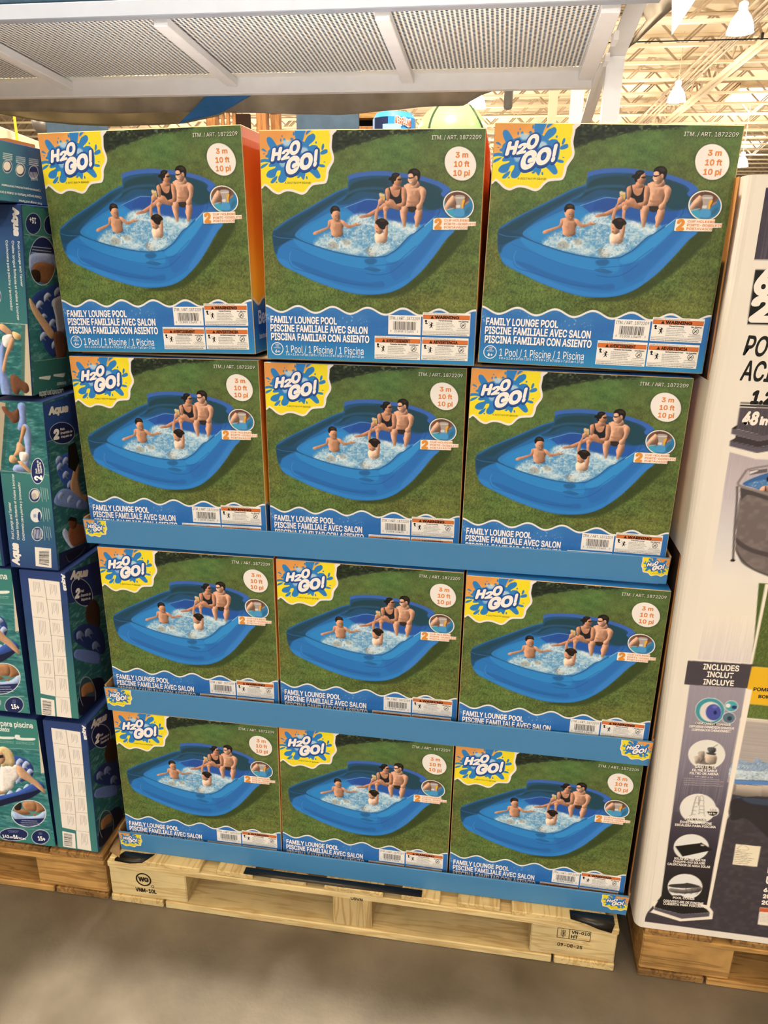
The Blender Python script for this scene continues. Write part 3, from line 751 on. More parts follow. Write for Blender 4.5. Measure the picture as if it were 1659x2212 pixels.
('p','2b7cc4',1.5,1,1,[(812,723),(832,722),(841,759),(826,770),(812,754)]),
('p','2b7cc4',1.5,1,1,[(842,15),(934,-10),(875,44),(826,73)]),
('p','2b7cc4',1.5,1,1,[(150,316),(392,211),(651,151),(811,192),(949,305),(1057,304),(1054,535),(939,625),(757,687),(571,719),(434,619),(186,520)]),
('p','2b7cc4',1.5,1,1,[(986,182),(1011,175),(1011,204),(990,210)]),
('p','2b7cc4',1.5,1,1,[(394,79),(412,79),(412,102),(396,99)]),
('p','2b7cc4',1.5,1,1,[(56,358),(85,357),(86,370),(58,371)]),
('p','2b7cc4',1.5,1,1,[(1126,491),(1154,490),(1156,503),(1128,504)]),
('p','2b7cc4',1.5,1,1,[(266,811),(291,804),(293,825),(274,831)]),
('p','2b7cc4',1.5,1,1,[(547,130),(577,116),(603,137),(574,159)]),
('p','c8dbe8',20,0.8,1,[(403,168),(511,152),(595,209),(458,247)]),
('p','c8dbe8',18,0.8,1,[(712,279),(820,271),(859,335),(753,366)]),
('p','b9d2e8',16,0.7,1,[(341,488),(467,486),(474,545),(382,575)]),
('unclip',)],'glyph': [('H',[(193,496),(368,472),(236,283)]),
('2',[(375,479),(533,447),(403,315)]),
('O',[(516,410),(704,375),(552,183)]),
('G',[(445,725),(692,664),(481,435)]),
('O',[(693,650),(930,599),(717,383)]),
('!',[(942,584),(1007,568),(974,311)])],'text': [('FAMILY LOUNGE POOL',92,3200,1251,116,'f3efee',0.03,0),
('PISCINE FAMILIALE AVEC SALON',85,3354,1827,120,'f3efee',0.03,0),
('PISCINA FAMILIAR CON ASIENTO',92,3512,1853,121,'f3efee',0.03,0),
('1 Pool / 1 Piscine / 1 Piscina',369,3734,1470,130,'f3efee',0,0),
('3 m × 2.1 m × 69 cm / 10 ft × 7 ft 2 in × 27 in / 10 pi × 7 pi 2 po × 27 po',370,3788,1475,40,'e6ebf0',0.01,0),
('6+',163,3741,90,50,'f3efee',0.03,0),
('AGES',169,3605,78,21,'e6ebf0',0.01,0),
('ANS',176,3634,58,21,'e6ebf0',0.01,0),
('EDADES',147,3664,118,21,'e6ebf0',0.01,0),
('ITM. / ART. 1872209',2976,167,817,62,'e6e3df',0,0),
('3 m',3379,439,211,77,'d98748',0.03,0),
('10 ft',3359,579,259,80,'d98748',0.03,0),
('10 pi',3353,716,277,81,'d98748',0.03,0),
('2',3065,1547,128,145,'d98f3c',0.06,0),
('CUP HOLDERS',3231,1434,427,34,'dd9150',0.02,0),
('PORTE-GOBELETS',3232,1491,545,36,'dd9150',0.02,0),
('PORTAVASOS',3232,1545,401,34,'dd9150',0.02,0),
('A BESTWAY® BRAND',435,846,465,32,'55552c',0,0)],'label': {'bar': [2291,3010,2881,3349],'w1': [2911,2950,3760,3347],'w2': [2045,3382,2884,3792],'w3': [2907,3384,3746,3784],'ring': [203,3673,118]}}
FACE = {'table_face': {'w': 1070,'h': 3650,'base': '1f3470','D': [('g',['22356f','2b4a7a','3a7478','417f7c'],False,1,0,[(0,0),(1075,0),(1075,3650),(0,3650)]),
('stripes','3c5c94',0.5,[(0,0),(1075,0),(1075,700),(0,1100)]),
('p','ebe4dc',0,1,0,[(193,176),(599,187),(920,204),(887,3006),(891,3640),(522,3618),(541,3065),(176,3027)]),
('s','4a4a50',0,0.8,10,[(560,192),(588,1111),(586,2142),(548,3064)]),
('s','5a5a5c',0,0.7,7,[(187,589),(533,595)]),
('s','5a5a5c',0,0.7,7,[(201,1096),(541,1099)]),
('s','5a5a5c',0,0.7,7,[(198,1689),(556,1670)]),
('s','5a5a5c',0,0.7,7,[(187,2168),(569,2144)]),
('s','5a5a5c',0,0.7,7,[(193,2596),(560,2589)]),
('s','5a5a5c',0,0.7,7,[(560,642),(921,639)]),
('s','5a5a5c',0,0.7,7,[(555,1115),(919,1111)]),
('s','5a5a5c',0,0.7,7,[(571,1513),(922,1510)]),
('s','5a5a5c',0,0.7,7,[(574,2024),(922,2012)]),
('s','5a5a5c',0,0.7,7,[(567,2515),(912,2496)]),
('s','5a5a5c',0,0.7,7,[(547,3072),(908,3065)]),
('s','6d6a68',0,0.75,7,[(307,239),(301,486)]),
('s','6d6a68',0,0.75,7,[(342,242),(340,446)]),
('s','6d6a68',0,0.75,7,[(377,245),(379,406)]),
('s','6d6a68',0,0.75,7,[(412,248),(405,495)]),
('s','6d6a68',0,0.75,7,[(446,251),(445,454)]),
('s','6d6a68',0,0.75,7,[(338,712),(328,1000)]),
('s','6d6a68',0,0.75,7,[(373,715),(367,959)]),
('s','6d6a68',0,0.75,7,[(408,718),(407,918)]),
('s','6d6a68',0,0.75,7,[(443,720),(433,1008)]),
('s','6d6a68',0,0.75,7,[(478,723),(473,967)]),
('s','6d6a68',0,0.75,7,[(340,1161),(322,1528)]),
('s','6d6a68',0,0.75,7,[(376,1163),(362,1486)]),
('s','6d6a68',0,0.75,7,[(411,1166),(402,1444)]),
('s','6d6a68',0,0.75,7,[(446,1169),(429,1536)]),
('s','6d6a68',0,0.75,7,[(482,1171),(469,1494)]),
('s','6d6a68',0,0.75,7,[(381,1723),(363,2098)]),
('s','6d6a68',0,0.75,7,[(417,1725),(404,2055)]),
('s','6d6a68',0,0.75,7,[(452,1728),(444,2012)]),
('s','6d6a68',0,0.75,7,[(488,1731),(471,2105)]),
('s','6d6a68',0,0.75,7,[(524,1733),(511,2062)]),
('s','6d6a68',0,0.75,7,[(348,2213),(338,2518)]),
('s','6d6a68',0,0.75,7,[(384,2215),(379,2474)]),
('s','6d6a68',0,0.75,7,[(420,2218),(419,2430)]),
('s','6d6a68',0,0.75,7,[(456,2220),(447,2525)]),
('s','6d6a68',0,0.75,7,[(493,2223),(487,2481)]),
('s','6d6a68',0,0.75,7,[(355,2649),(348,2920)]),
('s','6d6a68',0,0.75,7,[(391,2652),(389,2875)]),
('s','6d6a68',0,0.75,7,[(427,2654),(430,2830)]),
('s','6d6a68',0,0.75,7,[(464,2656),(457,2927)]),
('s','6d6a68',0,0.75,7,[(500,2659),(498,2882)]),
('s','6d6a68',0,0.75,7,[(692,273),(687,520)]),
('s','6d6a68',0,0.75,7,[(726,276),(726,480)]),
('s','6d6a68',0,0.75,7,[(761,279),(765,440)]),
('s','6d6a68',0,0.75,7,[(796,282),(791,528)]),
('s','6d6a68',0,0.75,7,[(830,285),(830,488)]),
('s','6d6a68',0,0.75,7,[(692,703),(683,990)]),
('s','6d6a68',0,0.75,7,[(727,706),(723,949)]),
('s','6d6a68',0,0.75,7,[(761,709),(762,908)]),
('s','6d6a68',0,0.75,7,[(796,711),(789,998)]),
('s','6d6a68',0,0.75,7,[(831,714),(828,957)]),
('s','6d6a68',0,0.75,7,[(667,1191),(662,1446)]),
('s','6d6a68',0,0.75,7,[(703,1193),(702,1404)]),
('s','6d6a68',0,0.75,7,[(738,1196),(741,1362)]),
('s','6d6a68',0,0.75,7,[(773,1198),(768,1454)]),
('s','6d6a68',0,0.75,7,[(808,1201),(808,1412)]),
('s','6d6a68',0,0.75,7,[(740,1582),(729,1916)]),
('s','6d6a68',0,0.75,7,[(776,1585),(768,1874)]),
('s','6d6a68',0,0.75,7,[(811,1587),(808,1831)]),
('s','6d6a68',0,0.75,7,[(847,1590),(836,1924)]),
('s','6d6a68',0,0.75,7,[(882,1592),(875,1881)]),
('s','6d6a68',0,0.75,7,[(691,2071),(675,2450)]),
('s','6d6a68',0,0.75,7,[(727,2073),(716,2406)]),
('s','6d6a68',0,0.75,7,[(763,2076),(756,2363)]),
('s','6d6a68',0,0.75,7,[(799,2078),(784,2457)]),
('s','6d6a68',0,0.75,7,[(834,2081),(824,2414)]),
('s','6d6a68',0,0.75,7,[(694,2573),(685,2881)]),
('s','6d6a68',0,0.75,7,[(730,2575),(726,2837)]),
('s','6d6a68',0,0.75,7,[(766,2578),(766,2792)]),
('s','6d6a68',0,0.75,7,[(802,2580),(794,2888)]),
('s','6d6a68',0,0.75,7,[(838,2583),(835,2844)]),
('s','6d6a68',0,0.75,7,[(669,3124),(657,3479)]),
('s','6d6a68',0,0.75,7,[(706,3126),(698,3433)]),
('s','6d6a68',0,0.75,7,[(742,3128),(739,3387)]),
('s','6d6a68',0,0.75,7,[(779,3131),(767,3485)]),
('s','6d6a68',0,0.75,7,[(815,3133),(808,3439)]),
('p','eee8e2',0,1,0,[(165,3138),(498,3165),(481,3625),(143,3614)]),
('s','26262a',0,1,9,[(205,3206),(420,3212)]),
('s','26262a',0,1,16,[(202,3235),(417,3242)]),
('s','26262a',0,1,7,[(199,3265),(414,3271)]),
('s','26262a',0,1,12,[(196,3294),(411,3301)]),
('s','26262a',0,1,20,[(193,3324),(408,3330)]),
('s','26262a',0,1,8,[(190,3353),(405,3360)]),
('s','26262a',0,1,14,[(187,3383),(403,3389)]),
('s','26262a',0,1,6,[(184,3413),(400,3419)]),
('s','26262a',0,1,18,[(181,3442),(397,3449)]),
('s','26262a',0,1,9,[(178,3472),(394,3478)]),
('s','26262a',0,1,12,[(175,3502),(391,3508)]),
('s','26262a',0,1,7,[(172,3532),(388,3538)]),
('s','26262a',0,1,15,[(169,3561),(385,3567)])],'T': [('Aqua',969,18,996,404,76,'e8e6e2',0.05,0.15)]},
'picture_face': {'w': 1090,'h': 3590,'base': '3a7c80','D': [('g',['3f7d7c','37727b','2f5a80','24396f'],False,1,0,[(0,1500),(1090,1500),(1090,3590),(0,3590)]),
('stripes','44689c',0.6,[(0,2600),(1090,3000),(1090,3590),(0,3590)]),
('water','2d6d70',1,[(0,0),(1090,0),(1090,1500),(0,1500)]),
('p','b5a893',0,1,0,[(-309,-33),(293,46),(11,1453),(-511,1482)]),
('p','2f5550',4,0.6,0,[(293,46),(368,50),(94,1448),(24,1452)]),
('l','7d93c8',0,1,1,[(553,59),(714,52),(710,318),(660,554),(496,561),(560,324)]),
('l','8aa0d0',0,1,1,[(605,486),(753,503),(780,761),(720,1098),(591,1420),(308,1436),(335,1312),(520,1254),(616,959)]),
('l','6b4633',0,1,1,[(196,131),(273,116),(351,194),(436,214),(544,140),(568,254),(540,395),(409,448),(333,346),(234,234)]),
('l','b48a68',0,1,1,[(605,486),(687,529),(649,649),(586,770),(519,916),(459,895),(528,725)]),
('l','c39b79',0,1,1,[(467,823),(618,935),(567,1058),(383,1116),(321,1216),(272,1194),(394,1019)]),
('l','e4ded8',0,1,1,[(481,1038),(633,1030),(676,1100),(612,1225),(487,1207)]),
('l','c8a47c',0,1,1,[(255,1122),(333,1106),(426,1186),(392,1261),(289,1266),(231,1221)]),
('l','c39b79',0,1,1,[(421,1235),(523,1229),(638,1345),(717,1438),(604,1420)]),
('s','c8d4d0',0,1,8,[(43,1441),(1056,1473)]),
('p','e6e6e4',0,1,1,[(851,1919),(840,1966),(818,2009),(786,2045),(747,2069),(706,2078),(667,2074),(633,2054),(608,2022),(594,1981),(592,1935),(604,1888),(627,1845),(659,1810),(697,1786),(738,1777),(777,1782),(810,1801),(836,1832),(850,1873)]),
('p','23386c',0,1,1,[(838,1920),(828,1963),(808,2003),(779,2035),(744,2057),(708,2066),(672,2061),(642,2043),(619,2014),(607,1977),(605,1934),(616,1891),(636,1852),(665,1820),(700,1798),(736,1789),(771,1794),(802,1811),(824,1840),(837,1878)]),
('p','ded8d0',0,1,1,[(827,1901),(820,1932),(805,1961),(783,1984),(757,2000),(729,2007),(702,2003),(679,1991),(662,1969),(653,1942),(652,1911),(659,1880),(675,1851),(696,1828),(722,1812),(750,1806),(776,1809),(800,1822),(817,1843),(826,1870)]),
('p','b9b3ac',0,1,1,[(766,1949),(761,1971),(751,1992),(737,2008),(720,2019),(702,2023),(684,2021),(670,2012),(659,1997),(653,1978),(652,1956),(657,1934),(667,1914),(682,1898),(698,1887),(716,1882),(734,1885),(748,1894),(759,1909),(765,1928)]),
('s','d5dedb',0,0.85,9,[(882,1743),(884,2055)]),
('s','d5dedb',0,0.85,9,[(927,1751),(935,2001)]),
('s','d5dedb',0,0.85,9,[(972,1758),(977,2049)]),
('s','d5dedb',0,0.85,9,[(1017,1765),(1028,1996)]),
('p','e6e6e4',0,1,1,[(841,2353),(830,2401),(807,2445),(775,2481),(736,2506),(695,2516),(655,2511),(621,2491),(595,2459),(581,2417),(580,2370),(591,2322),(614,2278),(647,2243),(685,2218),(726,2208),(766,2213),(800,2233),(825,2264),(840,2306)]),
('p','dfe2e4',0,1,1,[(828,2354),(818,2398),(797,2438),(768,2471),(733,2494),(696,2503),(660,2499),(629,2481),(607,2451),(594,2413),(593,2369),(603,2325),(624,2285),(653,2252),(688,2230),(725,2221),(761,2226),(791,2243),(814,2273),(827,2311)]),
('p','23386c',0,1,1,[(818,2380),(813,2412),(805,2441),(794,2464),(783,2479),(771,2485),(760,2481),(751,2467),(746,2445),(743,2417),(745,2385),(750,2353),(758,2324),(768,2301),(780,2286),(792,2280),(802,2284),(811,2298),(817,2320),(819,2348)]),
('p','9aa6cc',0,1,0,[(648,2345),(714,2331),(716,2407),(648,2417)]),
('s','d5dedb',0,0.85,9,[(872,2174),(874,2491)]),
('s','d5dedb',0,0.85,9,[(918,2181),(926,2437)]),
('s','d5dedb',0,0.85,9,[(963,2188),(968,2485)]),
('s','d5dedb',0,0.85,9,[(1009,2195),(1020,2430)]),
('p','e6e6e4',0,1,1,[(826,2765),(815,2813),(792,2859),(759,2895),(720,2921),(678,2931),(638,2926),(604,2906),(578,2874),(564,2831),(563,2783),(574,2734),(597,2689),(630,2653),(669,2628),(710,2618),(750,2622),(785,2642),(810,2675),(825,2717)]),
('p','23386c',0,1,1,[(813,2766),(803,2810),(782,2852),(753,2885),(717,2908),(680,2918),(644,2914),(612,2895),(590,2865),(577,2826),(576,2782),(586,2737),(607,2696),(637,2663),(672,2640),(709,2631),(745,2635),(776,2653),(799,2683),(812,2722)]),
('s','dfe2e4',0,1,14,[(600,2677),(594,2885)]),
('s','dfe2e4',0,1,14,[(634,2675),(628,2883)]),
('s','dfe2e4',0,1,14,[(668,2672),(663,2880)]),
('s','dfe2e4',0,1,14,[(703,2670),(697,2878)]),
('s','dfe2e4',0,1,14,[(737,2668),(731,2875)]),
('s','dfe2e4',0,1,14,[(771,2665),(766,2873)]),
('s','dfe2e4',0,1,14,[(805,2663),(800,2870)]),
('s','d5dedb',0,0.85,9,[(857,2582),(859,2905)]),
('s','d5dedb',0,0.85,9,[(903,2589),(912,2849)]),
('s','d5dedb',0,0.85,9,[(949,2596),(954,2898)]),
('s','d5dedb',0,0.85,9,[(995,2603),(1006,2843)]),
('p','e9e4de',0,1,0,[(606,3073),(979,3080),(950,3524),(582,3507)]),
('s','26262a',0,1,9,[(696,3171),(925,3144)]),
('s','26262a',0,1,16,[(694,3194),(923,3170)]),
('s','26262a',0,1,7,[(691,3217),(920,3197)]),
('s','26262a',0,1,12,[(689,3240),(918,3223)]),
('s','26262a',0,1,20,[(687,3263),(915,3250)]),
('s','26262a',0,1,8,[(685,3286),(912,3277)]),
('s','26262a',0,1,14,[(682,3309),(910,3303)]),
('s','26262a',0,1,6,[(680,3332),(907,3330)]),
('s','26262a',0,1,18,[(678,3355),(905,3357)]),
('s','26262a',0,1,9,[(675,3378),(902,3384)]),
('s','26262a',0,1,12,[(673,3401),(900,3410)]),
('s','26262a',0,1,7,[(671,3424),(897,3437)]),
('s','26262a',0,1,15,[(668,3447),(894,3464)]),
('p','dfe4ea',0,1,1,[(1000,1398),(984,1483),(955,1561),(915,1624),(868,1666),(819,1683),(773,1672),(734,1635),(706,1575),(692,1500),(694,1415),(710,1330),(740,1252),(780,1190),(827,1149),(875,1133),(920,1144),(959,1180),(986,1239),(1001,1314)]),
('p','1f2f66',0,1,1,[(987,1399),(972,1479),(945,1553),(908,1613),(865,1652),(820,1668),(778,1658),(743,1623),(717,1566),(705,1494),(706,1414),(722,1333),(749,1260),(786,1201),(829,1163),(873,1148),(915,1158),(950,1192),(975,1248),(988,1319)])],'T': [('Pool Lounge and Tanner',157,2921,166,2112,58,'e6ece8',0.01,0),
('Chaise longue flottante et chaise à bronzer',269,2934,309,1498,52,'e6ece8',0.01,0),
('Colchoneta para piscina y bronceador',393,2938,424,1664,52,'e6ece8',0.01,0),
('Aqua',204,3517,225,3021,147,'e8e6e2',0.06,0.15),
('2',917,1598,906,1496,153,'ffffff',0.05,0),
('Pack',829,1461,827,1354,41,'ffffff',0.02,0),
('Ensemble de',880,1458,872,1187,41,'ffffff',0.02,0),
('Paquete de',932,1445,919,1223,41,'ffffff',0.02,0)]},
'turned_picture_face': {'w': 1070,'h': 3450,'base': '3a7c80','D': [('g',['22366f','2c527e','37707b','3d7a7c'],False,1,0,[(0,0),(1090,0),(1090,2100),(0,2100)]),
('stripes','4a6ca2',0.8,[(0,0),(1090,0),(1090,500),(0,1500)]),
('water','2d6d70',1,[(0,2050),(1090,2100),(1090,3450),(0,3450)]),
('p','c9bda6',0,1,0,[(1017,2097),(1110,2107),(1079,3482),(893,3490)]),
('p','4c7468',3,0.8,0,[(950,2099),(1023,2097),(907,3489),(824,3493)]),
('l','2b4a94',0,1,1,[(381,2126),(649,2167),(777,2261),(797,2358),(637,2314),(482,2220)]),
('l','7d93c8',0,1,1,[(458,2516),(571,2463),(532,2963),(599,3163),(631,3469),(460,3507),(400,3221)]),
('l','c9a07a',0,1,1,[(492,2099),(599,2120),(750,2262),(718,2324),(587,2266),(484,2196)]),
('l','d8b888',0,1,1,[(738,2238),(832,2247),(922,2306),(876,2380),(770,2359)]),
('l','e6e0da',0,1,1,[(528,2329),(721,2287),(721,2458),(620,2535),(528,2489)]),
('l','c39b79',0,1,1,[(688,2361),(768,2384),(729,2532),(607,2710),(530,2988),(462,2965),(556,2661)]),
('l','6b4633',0,1,1,[(632,3086),(745,3056),(876,3153),(994,3225),(1013,3352),(927,3406),(835,3333),(772,3438),(653,3366)]),
('s','d0dad6',0,1,9,[(413,2077),(1117,2095)]),
('p','dfe4ea',0,1,1,[(560,1595),(552,1639),(537,1679),(515,1711),(490,1732),(463,1739),(437,1733),(414,1713),(398,1682),(389,1642),(389,1598),(397,1554),(412,1515),(434,1483),(459,1462),(486,1455),(512,1461),(534,1481),(551,1512),(560,1551)]),
('p','1f2f66',0,1,1,[(550,1595),(542,1635),(528,1672),(508,1701),(484,1720),(458,1727),(434,1722),(413,1703),(397,1675),(389,1639),(389,1598),(396,1558),(411,1522),(431,1493),(455,1474),(480,1467),(504,1473),(525,1491),(541,1519),(549,1555)])],'T': [('Aqua',912,52,901,533,107,'e8e6e2',0.06,0.15),
('Pool Lounge and Tanner',956,627,972,1413,42,'e6ece8',0.01,0),
('Chaise longue flottante et chaise à bronzer',843,619,854,2022,46,'e6ece8',0.01,0),
('Colchoneta para piscina y bronceador',724,613,733,1852,46,'e6ece8',0.01,0)]},
'lying_face': {'w': 3650,'h': 1000,'base': '3a7c80','D': [('g',['3c7a88','2f5b82','2a4a7c','26407a'],True,1,0,[(800,0),(3650,0),(3650,1000),(800,1000)]),
('stripes','4f74a6',0.5,[(1800,0),(3650,0),(3650,1000),(2400,1000)]),
('p','e6e6e4',0,1,1,[(1274,393),(1259,428),(1231,462),(1193,490),(1150,509),(1106,519),(1064,517),(1030,505),(1005,484),(993,455),(995,421),(1010,386),(1037,354),(1074,326),(1116,306),(1160,296),(1202,297),(1237,308),(1263,330),(1276,359)]),
('p','23386c',0,1,1,[(1262,394),(1248,426),(1223,456),(1189,481),(1149,499),(1109,508),(1070,507),(1038,496),(1016,476),(1005,450),(1006,420),(1020,389),(1045,359),(1078,334),(1117,316),(1158,307),(1196,307),(1229,318),(1252,337),(1264,363)]),
('p','e6dfd2',0,1,1,[(1230,391),(1218,416),(1198,439),(1171,458),(1138,472),(1105,479),(1073,478),(1046,470),(1027,456),(1018,436),(1019,413),(1030,389),(1050,366),(1077,346),(1109,332),(1142,325),(1174,325),(1201,333),(1220,347),(1230,368)]),
('s','dfe6e6',0,0.9,12,[(1057,198),(1326,194)]),
('s','dfe6e6',0,0.9,12,[(1050,228),(1319,224)]),
('s','dfe6e6',0,0.9,12,[(1042,257),(1311,254)]),
('s','dfe6e6',0,0.9,12,[(1035,287),(1304,284)]),
('p','e6e6e4',0,1,1,[(1654,413),(1639,449),(1609,483),(1570,512),(1525,532),(1478,542),(1435,540),(1398,528),(1372,506),(1359,476),(1360,441),(1376,406),(1404,372),(1442,343),(1487,323),(1534,313),(1578,313),(1615,325),(1642,347),(1656,377)]),
('p','23386c',0,1,1,[(1642,414),(1628,447),(1601,478),(1566,503),(1524,522),(1481,531),(1441,529),(1407,518),(1383,498),(1371,471),(1372,440),(1386,408),(1412,377),(1447,352),(1488,333),(1531,324),(1572,324),(1606,335),(1631,355),(1643,382)]),
('p','e6dfd2',0,1,1,[(1608,411),(1596,436),(1575,460),(1546,480),(1512,494),(1476,501),(1443,500),(1415,492),(1395,477),(1385,456),(1385,433),(1397,408),(1417,384),(1446,364),(1479,350),(1515,343),(1548,343),(1577,351),(1597,366),(1608,387)]),
('s','dfe6e6',0,0.9,12,[(1424,212),(1708,208)]),
('s','dfe6e6',0,0.9,12,[(1416,242),(1700,239)]),
('s','dfe6e6',0,0.9,12,[(1409,273),(1693,270)]),
('s','dfe6e6',0,0.9,12,[(1401,303),(1685,301)]),
('p','e6e6e4',0,1,1,[(2062,408),(2046,446),(2016,481),(1974,510),(1927,531),(1878,541),(1831,540),(1793,527),(1765,504),(1751,473),(1752,438),(1768,401),(1798,367),(1838,337),(1885,316),(1934,306),(1980,306),(2020,319),(2049,341),(2063,372)]),
('p','23386c',0,1,1,[(2050,409),(2035,443),(2007,475),(1969,502),(1926,521),(1880,530),(1838,528),(1802,517),(1776,496),(1764,469),(1764,437),(1779,404),(1806,372),(1843,346),(1886,327),(1931,317),(1974,318),(2011,329),(2037,349),(2050,377)]),
('s','dfe2e4',0,1,14,[(1801,433),(1812,576)]),
('s','dfe2e4',0,1,14,[(1839,430),(1850,572)]),
('s','dfe2e4',0,1,14,[(1876,426),(1887,569)]),
('s','dfe2e4',0,1,14,[(1914,422),(1925,566)]),
('s','dfe2e4',0,1,14,[(1952,419),(1963,562)]),
('s','dfe2e4',0,1,14,[(1990,415),(2002,559)]),
('s','dfe6e6',0,0.9,12,[(1816,202),(2117,198)]),
('s','dfe6e6',0,0.9,12,[(1809,234),(2109,230)]),
('s','dfe6e6',0,0.9,12,[(1801,265),(2101,262)]),
('s','dfe6e6',0,0.9,12,[(1794,296),(2094,294)])],'T': [('Colchoneta para piscina y bronceador',2041,711,890,703,37,'e9eef0',0.01,0),
('Chaise longue flottante et chaise à bronzer',2048,824,692,814,42,'e9eef0',0.01,0),
('Pool Lounge and Tanner',2034,939,1327,926,37,'e9eef0',0.01,0)]},
'turned_wide_face': {'w': 2200,'h': 3450,'base': '33706f','D': [('water','2f6f70',1,[(0,0),(2200,0),(2200,3450),(0,3450)]),
('p','3b7d78',0,1,0,[(4,14),(1081,79),(1130,553),(50,497)]),
('s','c8d8d0',0,0.8,8,[(30,497),(884,534)]),
('p','cdd6da',0,1,1,[(581,299),(563,358),(522,412),(462,455),(389,484),(312,495),(237,488),(172,463),(123,424),(94,374),(89,318),(106,261),(146,208),(203,165),(273,136),(350,123),(425,128),(492,152),(544,190),(575,241)]),
('p','1d2a5c',0,1,1,[(569,299),(551,355),(512,406),(455,448),(386,475),(313,486),(242,479),(180,456),(133,418),(106,371),(100,317),(117,263),(155,213),(209,172),(276,144),(349,132),(421,137),(484,159),(533,196),(562,244)]),
('p','cdd6da',0,1,1,[(1189,300),(1171,358),(1128,411),(1066,454),(991,483),(910,494),(831,487),(763,462),(711,423),(680,374),(673,318),(691,262),(731,210),(790,168),(864,139),(944,126),(1023,131),(1093,154),(1148,192),(1181,242)]),
('p','1d2a5c',0,1,1,[(1175,300),(1158,355),(1118,406),(1059,447),(988,474),(911,484),(836,478),(771,455),(722,418),(693,371),(686,318),(703,264),(741,215),(798,175),(867,147),(943,135),(1018,140),(1084,162),(1136,198),(1168,246)]),
('p','dfe4ea',0,1,1,[(1020,966),(984,1106),(906,1231),(793,1329),(658,1389),(516,1406),(381,1380),(265,1314),(180,1215),(132,1093),(125,961),(159,829),(232,710),(336,614),(463,551),(602,527),(738,545),(860,605),(954,702),(1010,826)]),
('clip',[(1002,966),(968,1102),(892,1224),(784,1319),(654,1378),(517,1394),(387,1369),(276,1304),(194,1208),(148,1090),(141,961),(174,832),(244,716),(345,623),(467,562),(601,538),(732,556),(849,615),(939,709),(992,830)]),
('p','1d2a5c',0,1,0,[(-72,357),(1526,299),(1482,843),(-121,802)]),
('p','3b6ea0',0,1,0,[(-121,802),(1482,843),(1424,1551),(-195,1482)]),
('l','93a6d6',0,1,1,[(151,869),(488,822),(1011,869),(1083,1089),(598,1011),(165,1123)]),
('l','80583e',0,1,1,[(257,1031),(600,987),(991,1088),(1013,1359),(563,1369),(277,1242)]),
('l','2a1d18',0,1,1,[(206,1123),(455,1151),(436,1341),(189,1287)]),
('unclip',),
('s','cfd6e4',0,0.8,16,[(249,708),(887,737)]),
('s','cfd6e4',0,0.8,16,[(244,758),(882,794)]),
('s','cfd6e4',0,0.8,16,[(238,809),(877,852)]),
('l','243a78',0,1,1,[(155,1616),(1011,1384),(1199,1365),(1167,2312),(838,2800),(450,2548),(360,2114)]),
('l','a9b8dc',0,1,1,[(277,1742),(403,1677),(527,1745),(415,1780),(473,1852),(369,1808),(284,1839)]),
('l','a9b8dc',0,1,1,[(549,1611),(679,1544),(807,1612),(691,1648),(752,1720),(644,1677),(557,1710)]),
('l','a9b8dc',0,1,1,[(806,1723),(940,1656),(1074,1726),(954,1762),(1017,1836),(905,1792),(815,1824)]),
('l','a9b8dc',0,1,1,[(381,1993),(509,1928),(636,1999),(521,2033),(581,2107),(474,2061),(388,2092)]),
('l','a9b8dc',0,1,1,[(679,2115),(813,2050),(945,2124),(826,2158),(889,2235),(777,2187),(688,2217)]),
('l','a9b8dc',0,1,1,[(347,2336),(476,2273),(603,2348),(488,2380),(548,2457),(441,2408),(354,2437)]),
('l','a9b8dc',0,1,1,[(732,2528),(868,2465),(1003,2544),(882,2575),(945,2655),(832,2603),(741,2632)]),
('l','a9b8dc',0,1,1,[(915,1530),(1050,1460),(1185,1528),(1064,1566),(1129,1640),(1015,1597),(924,1630)]),
('l','c4a07c',0,1,1,[(73,1612),(382,1895),(751,2223),(875,2388),(687,2420),(360,2114),(113,1828)]),
('l','b9b4b0',0,1,1,[(842,1725),(1176,1642),(1294,1957),(1263,2321),(973,2346),(907,2032)]),
('l','6f4a34',0,1,1,[(833,2332),(1117,2333),(1270,2533),(1220,2848),(927,2864),(833,2591)]),
('p','2f6a66',0,1,0,[(98,2794),(1318,2860),(1249,3707),(40,3490)]),
('s','c8d8d0',0,0.8,8,[(98,2794),(1219,2861)]),
('p','d8e2de',0,1,0,[(239,3119),(643,3149),(614,3213),(566,3227),(235,3154)]),
('p','d8e2de',0,1,0,[(737,3142),(1168,3173),(1138,3239),(1087,3253),(733,3178)])],'T': [('15+',430,221,228,207,95,'ffffff',0.03,0),
('Colchoneta para piscina',1068,3477,224,3401,108,'cfe0da',0.02,0),
('bronceador',1179,3344,839,3317,68,'cfe0da',0.02,0)]},
'header_face': {'w': 2200,'h': 3600,'base': '1c3a5e','D': [('water','24595f',1,[(0,0),(2200,0),(2200,3600),(0,3600)]),
('p','1f3a78',0,1,0,[(-9,42),(1149,40),(1308,872),(-9,791)]),
('stripes','2f5aa0',0.7,[(-9,42),(1149,40),(1090,448),(-21,741)]),
('s','b9c8d4',0,0.8,8,[(-9,791),(1031,861)]),
('p','b8c4d4',0,1,1,[(1023,846),(989,913),(911,961),(798,987),(662,988),(518,965),(379,920),(260,859),(170,787),(118,712),(108,640),(139,578),(210,531),(315,503),(444,498),(585,517),(726,558),(853,617),(951,691),(1010,770)]),
('p','17234f',0,1,1,[(1006,842),(973,905),(898,951),(789,975),(659,975),(519,953),(386,910),(271,852),(184,784),(134,712),(123,644),(154,585),(222,540),(323,514),(447,510),(583,528),(720,568),(841,625),(936,695),(993,770)]),
('l','2a4a96',0,1,1,[(243,1288),(449,1194),(709,1211),(949,1425),(930,2202),(519,1893),(301,1601)]),
